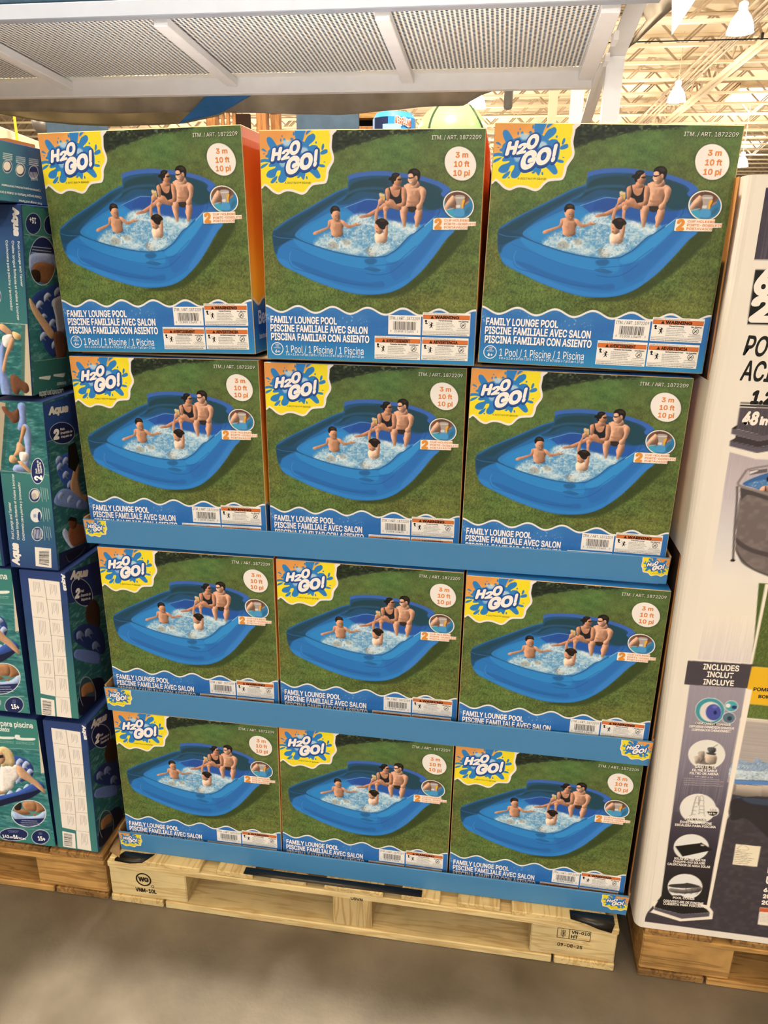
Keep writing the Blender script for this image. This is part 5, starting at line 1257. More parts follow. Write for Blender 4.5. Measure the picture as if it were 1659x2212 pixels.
('foam','56709c',5,0.6,1,[(1530,10522),(1694,10521),(1860,10541),(1916,10424),(2010,10467),(2142,10518),(2441,10466),(2474,10654),(1555,10747)]),
('p','5b86c4',2,1,0,[(1527,10995),(2519,10910),(2536,11006),(1520,11087)]),
('s','26303c',0,1,10,[(1532,10990),(2518,10905)]),
('g',['c9bcae','b5a89c','8d8279','6c645e'],False,1,0,[(1526,11058),(1652,11083),(2132,11060),(2204,11361),(1828,11357),(1535,11326)]),
('g',['cfc2b4','b5a89c','857a72','655d57'],False,1,0,[(2130,11049),(2536,11006),(2594,11335),(2171,11360),(2139,11200)]),
('p','7d716a',6,0.8,0,[(1526,11058),(1654,11097),(1669,11265),(1535,11326)]),
('p','3f5080',3,1,1,[(1696,11361),(1833,11385),(2594,11335),(2624,11501),(2315,11531),(2023,11529),(1798,11446)]),
('p','6aa0d8',3,1,1,[(1822,11386),(2205,11368),(2595,11342),(2619,11474),(2185,11506),(1937,11484)]),
('p','2c282c',6,0.75,1,[(1682,11952),(1930,11873),(2147,12011),(2440,12265),(2738,12434),(2551,11368),(1637,11454)]),
('p','efe5d8',0,1,0,[(1558,14281),(1482,8914),(1598,8931),(1615,14271)]),
('p','e9dfc6',0,1,0,[(1872,12533),(2356,12524),(2368,13047),(1888,13058)]),
('s','6b665c',0,1,5,[(1910,12649),(2011,12538),(2145,12630),(2019,12667),(1910,12649)]),
('s','57534c',0,0.9,7,[(1899,12703),(2098,12707)]),
('s','57534c',0,0.9,7,[(1899,12747),(2224,12731)]),
('s','57534c',0,0.9,7,[(1899,12791),(2189,12781)]),
('s','57534c',0,0.9,7,[(1900,12835),(2154,12830)]),
('s','57534c',0,0.9,7,[(1900,12879),(2280,12854)]),
('s','57534c',0,0.9,7,[(1900,12923),(2245,12904)]),
('s','57534c',0,0.9,7,[(1901,12967),(2211,12953)]),
('s','57534c',0,0.9,7,[(1901,13012),(2176,13003)]),
('p','e9e0d4',0,1,0,[(2597,14088),(2946,14054),(3033,14553),(2628,14546)]),
('p','c95f3c',0,1,0,[(2599,14099),(2948,14066),(2968,14178),(2611,14202)]),
('s','8d857d',0,0.7,5,[(2614,14246),(2976,14226)]),
('s','8d857d',0,0.7,5,[(2618,14273),(2981,14253)]),
('s','8d857d',0,0.7,5,[(2623,14300),(2985,14280)]),
('s','8d857d',0,0.7,5,[(2627,14327),(2990,14306)]),
('s','8d857d',0,0.7,5,[(2632,14354),(2995,14333)]),
('s','8d857d',0,0.7,5,[(2636,14381),(2999,14360)]),
('s','8d857d',0,0.7,5,[(2641,14408),(3004,14387)]),
('s','8d857d',0,0.7,5,[(2645,14435),(3009,14414)]),
('s','8d857d',0,0.7,5,[(2650,14463),(3013,14441)]),
('p','efe5d8',0,1,0,[(444,14593),(511,14480),(447,14330),(456,14288),(588,14265),(617,14141),(1585,14212),(1703,14361),(1718,14565),(1083,14739),(419,14593)]),
('p','231f20',0,1,0,[(523,14397),(612,14102),(1002,14035),(1564,14316),(1639,14394),(1083,14541),(514,14449)]),
('p','58535e',0,1,0,[(515,14455),(1083,14541),(1639,14398),(1640,14502),(1103,14663),(516,14519)]),
('s','1d191c',2,0.85,54,[(854,14124),(1259,14095)]),
('s','b3a898',2,0.8,6,[(230,7),(197,5667),(277,9802),(419,14596)])],'T': [('6',412,1742,702,1744,349,'efe7de',0.05,0),
('2',418,2161,787,2155,355,'efe7de',0.05,0),
('POWER',416,2709,1365,2745,306,'1b1a18',0.02,0.1),
('ACIER',433,3119,1229,3142,313,'1b1a18',0.02,0.1),
('1.2',659,3502,998,3499,200,'1b1a18',0.05,0.12),
('48',576,3853,829,3854,198,'f0e8df',0.05,0.12),
('in',862,3852,991,3854,124,'f0e8df',0.05,0.05),
('INCLUDES',647,8581,1291,8558,116,'f2eadf',0.03,0),
('INCLUT',737,8734,1213,8717,110,'f2eadf',0.03,0),
('INCLUYE',694,8902,1245,8880,111,'f2eadf',0.03,0),
('CHEMCONNECT DISPENSER',678,9792,1327,9766,45,'f0e8df',0.03,0),
('DIFFUSEUR CONNEXION CHIMIQUE',581,9879,1404,9834,48,'f0e8df',0.03,0),
('DISPENSADOR CHEMCONNECT',633,9950,1362,9909,47,'f0e8df',0.03,0),
('SAND FILTER',818,10804,1213,10772,64,'f0e8df',0.03,0),
('FILTRE À SABLE',776,10885,1246,10846,53,'f0e8df',0.03,0),
('FILTRO DE ARENA',739,10960,1283,10919,50,'f0e8df',0.03,0),
('110-120V~,3.2A',848,11016,1184,10997,28,'e8e0d8',0.01,0),
('1.2 m',1249,11784,1370,11774,43,'2b2828',0.01,0),
('48 in',1232,11873,1364,11864,39,'f2ece4',0.02,0),
('POOL LADDER',802,12077,1242,12041,44,'f0e8df',0.03,0),
('ÉCHELLE DE PISCINE',718,12169,1334,12126,54,'f0e8df',0.03,0),
('ESCALERA PARA PISCINA',630,12252,1423,12200,54,'f0e8df',0.03,0),
('SOLAR WATER HEATER',728,13110,1351,13071,57,'f0e8df',0.03,0),
('CHAUFFE-EAU SOLAIRE',721,13187,1353,13147,56,'f0e8df',0.03,0),
('CALENTADOR DE AGUA SOLAR',618,13272,1463,13225,56,'f0e8df',0.03,0),
('POOL COVER',840,14146,1277,14111,55,'f0e8df',0.03,0),
('COUVERTURE DE PISCINE',662,14265,1474,14212,60,'f0e8df',0.03,0),
('CUBIERTA PARA PISCINA',669,14340,1465,14289,60,'f0e8df',0.03,0),
('POMPE',1608,8945,1961,8930,70,'2b2a26',0.03,0),
('BOMBA',1722,9092,2070,9077,69,'2b2a26',0.03,0),
('LINER',2580,13163,2925,13135,129,'f0e8df',0.05,0),
('US',2593,13437,2780,13425,168,'f0e8df',0.05,0),
('6.1',2586,13665,2790,13646,95,'f0e8df',0.05,0),
('20',2600,13829,2748,13815,95,'f0e8df',0.05,0),
('20',2602,13997,2763,13984,96,'f0e8df',0.05,0)]}}

# ---------------------------------------------------------------- materials
M_floor = mat('sealed_concrete', '716a5e', .36, .42, noise=.25, scale=5.5, bump=.05, bscale=90, col2='575045')
M_deck = mat('cream_roof_deck', 'e6d3b4', .7, .2, noise=.06, scale=2, stretch=(.2, 6, 1))
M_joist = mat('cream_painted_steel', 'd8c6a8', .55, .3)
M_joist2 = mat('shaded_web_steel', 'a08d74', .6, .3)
M_steel = mat('white_painted_steel', 'ececee', .42, .45, noise=.05, scale=14)
M_beam = mat('blue_grey_steel', '959ca9', .42, .45, noise=.05, scale=14)  # front beam steel, darker and bluer than the other rack steel
M_sheet = mat('white_perforated_sheet', 'f2f1ec', .5, .4, noise=.06, scale=5)
M_pine = wood_mat('pale_pine', 'dac591', 'c6a873', 0, .2)
M_pine_end = wood_mat('pine_end_grain', 'd3ba85', 'b7965f', 2, .25)
M_pine_y = wood_mat('pine_along', 'd6bf8a', 'bd9d66', 1, .25)
M_old = wood_mat('weathered_pine', 'c2975a', '9c7440', 0, .4)
M_old_y = wood_mat('weathered_pine_along', 'a07a49', '76552f', 1, .5)
M_card = mat('brown_cardboard', 'b28d62', .8, .15, noise=.12, scale=40)
M_blue = mat('blue_tray_board', '4585b9', .38, .4, noise=.05, scale=6, bump=.02)
M_boxblue = mat('blue_carton_board', '2a78c4', .45, .35, noise=.04, scale=8)
M_navy = mat('navy_carton_board', '1f3264', .5, .3)
M_white = mat('white_carton_board', 'e6dfd4', .5, .3, noise=.05, scale=6, bump=.05, stretch=(3, 1, .3))
M_canvas = mat('grey_canvas', '958b7d', .85, .15, noise=.3, scale=7, bump=.15, col2='776c5c')
M_canvas2 = mat('olive_grey_canvas', '8d8164', .85, .15, noise=.3, scale=7, bump=.1)
M_bluecloth = mat('blue_cloth', '2b5f96', .75, .2, noise=.12, scale=20)
M_slate = mat('slate_blue_cloth', '46586a', .8, .2, noise=.25, scale=18)
M_tarp = mat('teal_tarp', '55748a', .6, .3, noise=.3, scale=20, bump=.2)
M_ink = mat('black_stamp_ink', '1d1a17', .8, .1)
M_lamp = mat('glowing_acrylic', 'fff4e0', .4, .3, emit=26.0)
M_sky = mat('bright_skylight', 'ffffff', .4, .3, emit=9.0)
M_black = mat('black_plastic', '111111', .6, .3)
M_crate = wood_mat('brown_crate_board', 'a06f42', '7a4f2c', 2, .3)
M_yellow = mat('yellow_paint', 'd9b526', .5, .4)
M_green = mat('pale_green_plastic', '8fb07a', .28, .5, noise=.1, scale=3)
M_seam = mat('dark_green_seam', '33452c', .5, .3)
M_tub = mat('blue_tub_plastic', '2f86d8', .35, .4)
M_dark = mat('dark_navy_print', '1b2747', .5, .3)
M_duct = mat('galvanised_duct', '8d8781', .4, .4, metal=.6)
M_film = mat('clear_wrap', 'd9d2c6', .25, .5)

# ---------------------------------------------------------------- the hall
fl = box('floor', -40, 40, -30, 90, -.15, 0, M_floor)
tag(fl, kind='structure')
roof = box('ceiling', -45, 45, -14, 95, 7.78, 7.9, M_deck)
tag(roof, kind='structure')
def member(bm, a, b, t):
    a, b = Vector(a), Vector(b)
    d = (b - a).normalized()
    n = d.cross(Vector((0, 1, 0))).normalized() * t / 2
    w = Vector((0, t / 2, 0))
    vs = [bm.verts.new(p + sx * n + sy * w) for p in (a, b) for sx, sy in ((-1, -1), (1, -1), (1, 1), (-1, 1))]
    for f in ((0, 1, 5, 4), (1, 2, 6, 5), (2, 3, 7, 6), (3, 0, 4, 7)):
        bm.faces.new([vs[k] for k in f])
bm = bmesh.new()
box_bm(-40, 40, -.075, -.02, 7.0, 7.075, bm=bm)
box_bm(-40, 40, .02, .075, 7.0, 7.075, bm=bm)
me_bot = bpy.data.meshes.new('bottom_chord'); bm.to_mesh(me_bot); bm.free(); me_bot.materials.append(M_joist)
bm = box_bm(-40, 40, -.07, .07, 7.70, 7.775)
me_top = bpy.data.meshes.new('top_chord'); bm.to_mesh(me_top); bm.free(); me_top.materials.append(M_joist)
bm = bmesh.new()
x = -34.0
while x < 34:
    member(bm, (x, 0, 7.05), (x + .72, 0, 7.72), .05)
    member(bm, (x + .10, 0, 7.05), (x + .82, 0, 7.72), .05)
    member(bm, (x + .82, 0, 7.72), (x + 1.55, 0, 7.05), .055)
    x += 1.55
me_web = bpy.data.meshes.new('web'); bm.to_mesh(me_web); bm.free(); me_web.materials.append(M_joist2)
for k in range(30):
    y = 12.0 + 2.2 * k + (.1 if k % 3 else -.08)
    jb = link('roof_joist', me_bot, roof)
    jb.location = ((k % 4) * .37, y, 0)
    link('top_chord', me_top, jb)
    w = link('web', me_web, jb)
    tag(w, kind='stuff')
# a girder running away from the camera, and bundles of conduit along it
gb = bmesh.new()
for dx in (-.1, .1):
    box_bm(7.2 + dx - .05, 7.2 + dx + .05, 12, 80, 6.95, 7.05, bm=gb)
box_bm(7.05, 7.35, 12, 80, 7.9 - .2, 7.76, bm=gb)
g = bm_obj('roof_girder', gb, M_joist, roof)
bm = bmesh.new()
y = 12.0
while y < 78:
    for a, b in (((7.2, y, 7.02), (7.2, y + .9, 7.72)), ((7.2, y + .9, 7.72), (7.2, y + 1.8, 7.02))):
        tube_bm([a, b], .04, 4, bm)
    y += 1.8
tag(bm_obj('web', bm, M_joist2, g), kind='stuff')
for i, x in enumerate((5.9, 6.1, 6.25, 6.4)):
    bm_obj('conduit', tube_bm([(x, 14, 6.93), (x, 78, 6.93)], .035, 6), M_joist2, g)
sp = bm_obj('sprinkler_pipe', tube_bm([(-25, 21.9, 6.86), (30, 21.9, 6.86)], .016, 6), M_black)
tag(sp, 'thin black sprinkler pipe running along under the roof joists', 'pipe')
for x in (2.6, 6.9, 9.8):
    bm_obj('clamp', box_bm(x - .03, x + .03, 21.87, 21.93, 6.84, 7.0), M_black, sp)
for i, (x, y, l) in enumerate([(3.75, 21.9, 'dark louvred roof vent above the white pennant'), (5.85, 37.3, 'dark louvred roof vent low behind the steel post')]):
    v = empty('ceiling_vent', (x, y, 7.62), l, 'vent')
    box('backing', -.75, .75, -.6, .6, .09, .12, M_black, v)
    for k in range(5):
        box('slat', -.75, .75, -.55 + k * .25, -.42 + k * .25, .0, .07, M_joist2, v)
    bm = bmesh.new()
    for q in ((-.82, -.75, -.68, .68), (.75, .82, -.68, .68), (-.75, .75, -.68, -.6), (-.75, .75, .6, .68)):
        box_bm(*q, -.02, .14, bm=bm)
    bm_obj('frame', bm, M_joist, v)
for i, (x, y, l) in enumerate([(10.2, 33.0, 'bright square skylight glowing between the roof joists'), (13.6, 47.0, 'bright far skylight low by the tall white carton')]):
    s = empty('skylight', (x, y, 7.55), l, 'skylight')
    box('pane', -1.1, 1.1, -1.3, 1.3, .0, .04, M_sky, s)
    bm = bmesh.new()
    for q in ((-1.2, -1.1, -1.4, 1.4), (1.1, 1.2, -1.4, 1.4), (-1.1, 1.1, -1.4, -1.3), (-1.1, 1.1, 1.3, 1.4)):
        box_bm(*q, -.03, .2, bm=bm)
    bm_obj('frame', bm, M_joist, s)
# building columns seen far behind
for i, (x, y, w, l) in enumerate([(1.5, 16.0, .085, 'pale steel building column far behind, between the middle and right cartons')]):
    bm = box_bm(x - w, x + w, y - .12, y - .09, 0, 7.7)
    box_bm(x - w, x + w, y + .09, y + .12, 0, 7.7, bm=bm)
    box_bm(x - .02, x + .02, y - .09, y + .09, 0, 7.7, bm=bm)
    c = bm_obj('building_column', bm, M_joist)
    tag(c, l, 'column')
    box('base_plate', x - .15, x + .15, y - .2, y + .2, 0, .03, M_joist, c)

# ---------------------------------------------------------------- pendant lamps
def lamp_parts():
    prof = [(.06, .33), (.10, .32), (.13, .28), (.175, .22), (.215, .14), (.245, .05), (.262, -.04), (.27, -.06), (.262, -.055), (.235, .05), (.2, .14), (.15, .22), (.1, .27)]
    bm = lathe_bm(prof, 24)
    bm.faces.new([v for v in bm.verts][-24:])
    me = bpy.data.meshes.new('shade'); bm.to_mesh(me); bm.free(); me.shade_smooth(); me.materials.append(M_lamp)
    bm = lathe_bm([(.0, .5), (.05, .5), (.085, .47), (.085, .36), (.06, .33), (0, .33)], 16)
    cap = bpy.data.meshes.new('ballast_cap'); bm.to_mesh(bm and cap); bm.free(); cap.materials.append(M_lamp)
    bm = bmesh.new()
    for k in range(12):
        z = .5 + k * .082
        a = 0 if k % 2 else math.pi / 2
        pts = [(.018 * math.cos(t) * math.cos(a), .018 * math.cos(t) * math.sin(a), z + .05 + .055 * math.sin(t)) for t in np.linspace(0, 2 * math.pi, 9)]
        tube_bm(pts, .007, 4, bm)
    ch = bpy.data.meshes.new('chain'); bm.to_mesh(ch); bm.free(); ch.materials.append(M_joist)
    return me, cap, ch
SH, CP, CH = lamp_parts()
for loc, l in [((5.27, 17.47, 6.02), 'glowing bell lamp on a chain, the nearest and largest one'),
               ((5.53, 24.9, 6.02), 'glowing bell lamp on a chain, just right of the steel post'),
               ((-.37, 23.5, 5.70), 'glowing bell lamp partly hidden behind the grey canvas edge'),
               ((10.21, 34.5, 5.2), 'small distant bell lamp at the edge of the top right carton')]:
    r = empty('pendant_lamp', loc, l, 'lamp', 'hanging warehouse lamps')
    link('shade', SH, r); link('ballast_cap', CP, r); link('chain', CH, r)
    bm_obj('hanger_rod', tube_bm([(0, 0, 1.5), (0, 0, 7.785 - loc[2])], .012, 6), M_joist, r)
    p = lamp_light('bay_light', (loc[0], loc[1], loc[2] - .35), 470, .2, (1.0, 0.86, 0.68))

# ---------------------------------------------------------------- white storage rack over the cartons
rack = empty('storage_rack', (0, 2.3, 0), 'white steel storage rack whose perforated shelf hangs over the cartons', 'rack')
rack.location = (0, 0, 0)
ZR, ZF, YR, YF = 2.268, 2.355, 2.53, 1.74
bm = box_bm(-4.2, 1.06, YR, YR + .05, 2.236, 2.318, .004)
bm_obj('rear_beam', bm, M_steel, rack)
bm = box_bm(-4.2, 1.19, YF - .05, YF, 2.343, 2.396, .003)
bm_obj('front_beam', bm, M_beam, rack)
xs = [-3.17, -2.32, -1.47, -.624, .226, 1.03]
slope = (ZF - 2.300) / (YF - YR)
def zsh(y):
    return 2.300 + slope * (y - YR)
for i, x in enumerate(xs):
    w = .028 if i < 5 else .034
    vs = [(x - w, YF, zsh(YF) - .035), (x + w, YF, zsh(YF) - .035), (x + w, YF, zsh(YF)), (x - w, YF, zsh(YF)), (x - w, YR, zsh(YR) - .035), (x + w, YR, zsh(YR) - .035), (x + w, YR, zsh(YR)), (x - w, YR, zsh(YR))]
    bm = bmesh.new()
    V = [bm.verts.new(v) for v in vs]
    for f in ((0, 1, 2, 3), (7, 6, 5, 4), (0, 4, 5, 1), (1, 5, 6, 2), (2, 6, 7, 3), (3, 7, 4, 0)):
        bm.faces.new([V[k] for k in f])
    bmesh.ops.bevel(bm, geom=bm.edges[:], offset=.003, segments=1, affect='EDGES')
    bm_obj('cross_bar', bm, M_steel, rack)
def perforated(x0, x1):
    px, py, r = .0181, .0150, .0059
    nx, ny = int((x1 - x0) / px), int((YR - .05 - YF) / py)
    px, py = (x1 - x0) / nx, (YR - .05 - YF) / ny
    ang = np.arange(8) * math.pi / 4 + math.pi / 8
    vs, fs, n = [], [], 0
    for i in range(nx):
        cx = x0 + (i + .5) * px
        off = .5 * py if i % 2 else 0.0
        for j in range(ny):
            cy = YF + (j + .5) * py + off
            if cy + py / 2 > YR - .045:
                continue
            c = [(cx - px / 2, cy - py / 2), (cx + px / 2, cy - py / 2), (cx + px / 2, cy + py / 2), (cx - px / 2, cy + py / 2)]
            h = [(cx + r * math.cos(a) * 1.06, cy + r * math.sin(a)) for a in ang]
            vs += [(x, y, zsh(y) + .002) for x, y in c + h]
            e = n + 4
            fs += [(n, n + 1, e + 6, e + 5), (n + 1, e + 7, e + 6), (n + 1, n + 2, e + 0, e + 7), (n + 2, e + 1, e + 0), (n + 2, n + 3, e + 2, e + 1), (n + 3, e + 3, e + 2), (n + 3, n, e + 4, e + 3), (n, e + 5, e + 4)]
            n += 12
        if i % 2:
            m = len(vs)
            vs += [(cx - px / 2, YF, zsh(YF) + .002), (cx + px / 2, YF, zsh(YF) + .002), (cx + px / 2, YF + .5 * py, zsh(YF) + .002), (cx - px / 2, YF + .5 * py, zsh(YF) + .002)]
            fs.append((m, m + 1, m + 2, m + 3))
            n = len(vs)
    m = len(vs)
    ye = YR - .06
    vs += [(x0, ye, zsh(ye) + .0025), (x1, ye, zsh(ye) + .0025), (x1, YR + .003, zsh(YR) + .0025), (x0, YR + .003, zsh(YR) + .0025)]
    fs.append((m, m + 1, m + 2, m + 3))
    return raw_mesh('perforated_deck', vs, fs)
for a, b in zip(xs, xs[1:]):
    link('perforated_deck', perforated(a + .02, b - .02), rack, M_sheet)
# right upright: straight lower post, then leaning forward over the aisle
def prism(a, b, hx, hy, bm):
    a, b = Vector(a), Vector(b)
    vs = [bm.verts.new(p + Vector((sx * hx, sy * hy, 0))) for p in (a, b) for sx, sy in ((-1, -1), (1, -1), (1, 1), (-1, 1))]
    for f in ((3, 2, 1, 0), (4, 5, 6, 7), (0, 1, 5, 4), (1, 2, 6, 5), (2, 3, 7, 6), (3, 0, 4, 7)):
        bm.faces.new([vs[k] for k in f])
    return bm
bm = prism((1.127, 2.345, 0), (1.127, 2.345, 2.311), .036, .035, bmesh.new())
bm_obj('post', bm, M_steel, rack)
bm = prism((1.127, 2.345, 2.311), (1.160, 2.075, 2.445), .037, .03, bmesh.new())
prism((1.160, 2.075, 2.445), (1.17, 1.20, 2.93), .037, .03, bm)
bm_obj('leaning_post', bm, M_steel, rack)
bm = prism((1.063, 3.43, 0), (1.063, 3.43, 2.9), .034, .03, bmesh.new())
bm_obj('post', bm, M_joist, rack)
bm = bmesh.new()
prism((1.072, 2.36, 2.29), (1.072, 3.41, 2.09), .012, .035, bm)
prism((1.099, 2.36, 2.31), (1.099, 3.41, 2.11), .016, .06, bm)
bm_obj('side_rail', bm, M_steel, rack)
box('post', -2.35, -2.27, 2.60, 2.68, 0, 2.9, M_steel, rack, .004)
bm_obj('stub_pipe', tube_bm([(.690, 2.60, 2.30), (.690, 2.60, 2.175), (.690, 2.60, 2.166), (.690, 2.60, 2.162)], [.021, .021, .016, .004], 18), mat('grey_pipe', '8b857c', .5, .4), rack, True)
for y in (2.0, 2.25):
    box('clip', 1.072, 1.090, y - .05, y + .05, zsh(y) - .05, zsh(y) - .02, M_steel, rack)

lb = box_bm(-3.9, 1.08, 1.69, 2.52, 0, .55, .03, 2)
for v in lb.verts:
    v.co.z = zsh(v.co.y) + .012 + v.co.z + (.03 if v.co.y < 1.74 and v.co.z < .1 else 0)
load = bm_obj('wrapped_load', lb, M_tarp, None, True)
tag(load, 'teal blue tarp covered load lying on the white rack shelf', 'tarp')

# ---------------------------------------------------------------- cloth hanging behind the rear beam
def cloth(name, top, bot, m, y, wav=.02, freq=9.0, parent=None, thick=.004):
    """a hanging strip between two edges given as (x, z) points"""
    n, k = 90, 8
    xs_ = np.linspace(top[0][0], top[-1][0], n)
    tz = np.interp(xs_, [p[0] for p in top], [p[1] for p in top])
    bx = np.linspace(bot[0][0], bot[-1][0], n)
    bz = np.interp(bx, [p[0] for p in bot], [p[1] for p in bot])
    vs, fs = [], []
    for i in range(n):
        for j in range(k):
            t = j / (k - 1)
            x = xs_[i] * (1 - t) + bx[i] * t
            z = tz[i] * (1 - t) + bz[i] * t
            vs.append((x, y + wav * t * math.sin(freq * x + 2 * t) + wav * .5 * math.sin(3.1 * freq * x - 3 * t), z))
    for i in range(n - 1):
        for j in range(k - 1):
            a = i * k + j
            fs.append((a, a + 1, a + k + 1, a + k))
    o = link(name, raw_mesh(name, vs, fs), parent, m)
    o.data.shade_smooth()
    md = o.modifiers.new('thickness', 'SOLIDIFY')
    md.thickness = thick
    return o
c1 = cloth('grey_canvas', [(-2.128, 2.33), (0.724, 2.33)], [(-2.128, 2.211), (-1.968, 2.205), (-1.717, 2.202), (-1.6, 2.194), (-1.369, 2.185), (-1.115, 2.188), (-0.89, 2.19), (-0.694, 2.184), (-0.548, 2.178), (-0.357, 2.171), (-0.167, 2.167), (-0.027, 2.174), (0.111, 2.184), (0.248, 2.195), (0.474, 2.198), (0.5, 2.212), (0.571, 2.246), (0.664, 2.272)], M_canvas, 2.7, .012, 7.0)
tag(c1, 'grey canvas valance hanging below the white rear beam', 'canvas')
c2 = cloth('swag_cloth', [(-2.232, 2.279), (-1.81, 2.247), (-1.264, 2.231), (-1.004, 2.228), (-0.696, 2.272)], [(-2.239, 2.243), (-2.076, 2.218), (-1.82, 2.177), (-1.646, 2.159), (-1.405, 2.15), (-1.192, 2.155), (-1.009, 2.162), (-0.827, 2.195), (-0.595, 2.29)], M_canvas2, 2.86, .008, 6.0)
tag(c2, 'olive grey cloth swag drooping behind the valance', 'cloth')
c3 = cloth('blue_cloth', [(-0.791, 2.267), (-0.747, 2.266), (-0.627, 2.265), (-0.561, 2.264)], [(-0.965, 2.128), (-0.877, 2.148), (-0.753, 2.17), (-0.679, 2.2), (-0.568, 2.256)], M_bluecloth, 2.66, .004, 6.0)
tag(c3, 'bright blue cloth corner hanging in front of the grey valance', 'cloth')
vs, fs = [], []
L_, R_ = [(1.239, 2.58), (1.23, 2.53), (1.255, 2.478), (1.226, 2.441), (1.206, 2.411), (1.198, 2.38), (1.191, 2.377)], [(1.378, 2.575), (1.37, 2.529), (1.341, 2.506), (1.298, 2.469), (1.256, 2.43), (1.216, 2.39), (1.195, 2.378)]
for (xa, za), (xb, zb) in zip(L_, R_):
    for j in range(7):
        t = j / 6
        vs.append((xa + (xb - xa) * t, 2.45 + .03 * math.sin(6 * t + 8 * za), za + (zb - za) * t))
for i in range(len(L_) - 1):
    for j in range(6):
        a = i * 7 + j
        fs.append((a, a + 1, a + 8, a + 7))
c4 = link('grey_canvas', raw_mesh('grey_canvas', vs, fs), None, M_canvas)
c4.data.shade_smooth()
md = c4.modifiers.new('thickness', 'SOLIDIFY')
md.thickness = .004
tag(c4, 'grey canvas flap gathered beside the leaning rack post', 'canvas')

T_ = [(1.285, 2.494), (1.383, 2.491), (1.376, 2.446), (1.305, 2.332)]
pn = bmesh.new()
fa = [pn.verts.new((x, 2.10, z)) for x, z in T_]
fb = [pn.verts.new((x, 2.104, z)) for x, z in T_]
pn.faces.new(fa[::-1]); pn.faces.new(fb)
for k in range(4):
    pn.faces.new((fa[k], fa[(k + 1) % 4], fb[(k + 1) % 4], fb[k]))
bmesh.ops.recalc_face_normals(pn, faces=pn.faces[:])
tag(bm_obj('pennant', pn, mat('lavender_white_cloth', 'd3cfdc', .8, .2, noise=.08, scale=20)), 'white triangular pennant hanging at the top beside the bell lamp', 'pennant')

# ---------------------------------------------------------------- goods far behind, seen over the top cartons
o = box('cloth_panel', -2.078, -1.682, 3.3, 3.3+.02, 0.0, 2.60, M_slate, None, .004)
tag(o, 'slate blue cloth panel behind the leftmost top carton', 'panel', 'slate blue cloth panels')
o = box('cloth_panel', -0.516, -0.15, 3.3, 3.3+.02, 0.0, 2.60, M_slate, None, .004)
tag(o, 'slate blue cloth panel behind the middle top carton', 'panel', 'slate blue cloth panels')
cr = empty('wooden_crate', (-1.25, 3.8, 0), 'brown slatted wooden crate behind the gap of the left and middle cartons', 'crate')
def slat(xa, xb, z0, z1, ya, yb, nm='slat', m=M_crate):
    box(nm, xa - -1.25, xb - -1.25, ya, yb, z0, z1, m, cr, .003)
slat(-1.25, -1.187, 0, 2.56, 0, .08, 'corner_post')
slat(-0.914, -0.849, 0, 2.56, 0, .08, 'corner_post')
slat(-0.831, -0.767, 0, 2.56, .04, .08)
for a_, b_ in ((-1.162, -1.143), (-1.125, -1.106), (-1.084, -1.062)):
    slat(a_, b_, 0, 2.56, .03, .06)
slat(-1.056, -0.963, 0, 2.36, .02, .05, 'panel', mat('crate_interior_shade', '2a1a12', .8, .1))  # dark panel stands in for the shade inside the crate
slat(-1.25, -0.767, 2.42, 2.50, -.02, 0, 'rail')
slat(-1.25, -0.767, 1.2, 1.3, -.02, 0, 'rail')
cb = empty('wooden_cabinet', (-0.249, 3.75, 0), 'orange-brown wooden cabinet edge beside the blue toy tub', 'cabinet')
box('side', 0, .16, 0, .3, 0, 2.27, M_crate, cb, .003)
box('top', -.02, .2, -.02, .32, 2.31, 2.36, M_old, cb, .003)
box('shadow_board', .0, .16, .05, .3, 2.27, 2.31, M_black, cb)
tb = empty('toy_tub', (0.040, 3.4, 0), 'round blue toy tub with red KERPLUNK lettering behind the middle carton', 'tub')
bm = lathe_bm([(0, 1.9), (0.112, 1.9), (0.124, 1.92), (0.124, 2.249), (0.104, 2.279), (0, 2.283)], 40)
bm_obj('tub_body', bm, M_tub, tb, False)
box('stand', -.13, .13, -.13, .13, 0, 1.899, M_card, tb, .004)
def curved(name, a0, a1, z0, z1, m, rr):
    vs, fs = [], []
    for k in range(13):
        a_ = a0 + (a1 - a0) * k / 12
        vs += [(rr * math.sin(a_), -rr * math.cos(a_), z0), (rr * math.sin(a_), -rr * math.cos(a_), z1)]
    for k in range(12):
        fs.append((2 * k, 2 * k + 2, 2 * k + 3, 2 * k + 1))
    return link(name, raw_mesh(name, vs, fs), tb, m)
curved('printed_window', -.95, -.15, 2.179, 2.249, M_dark, 0.1255)
curved('printed_swirl', -.40, .45, 2.179, 2.211, mat('light_blue_print', '8cc4ec', .4, .3), 0.1270)
v_, f_ = glyphs('KERPLUNK', .03)
for nm, grow, col, dd in (('lettering_outline', .08, 'f2ece6', .004), ('lettering', .0, 'd8532c', .006)):
    v_, f_ = glyphs('KERPLUNK', .02 + grow)
    lo_, hi_ = glyphs('KERPLUNK', .02)[0][:, :2].min(0), glyphs('KERPLUNK', .02)[0][:, :2].max(0)
    lift_ = v_[:, 2]; t_ = (v_[:, :2] - lo_) / (hi_ - lo_)
    a_ = .18 + t_[:, 0] * .78
    zz = 2.213 + t_[:, 1] * .034 - t_[:, 0] * .012 + .004 * np.sin(t_[:, 0] * 14)
    rr = 0.1240 + dd + lift_
    link(nm, raw_mesh(nm, np.stack([rr * np.sin(a_), -rr * np.cos(a_), zz], 1), f_.tolist()), tb, mat(nm + '_ink', col, .5, .3))
dm = empty('plastic_dome', (0.340, 3.9, 0), 'pale green plastic dome with dark seam behind the middle carton', 'dome')
bm = lathe_bm([(0.223 * math.cos(t), 2.233 + 0.190 * math.sin(t)) for t in np.linspace(0, math.pi / 2 - .001, 14)], 40)
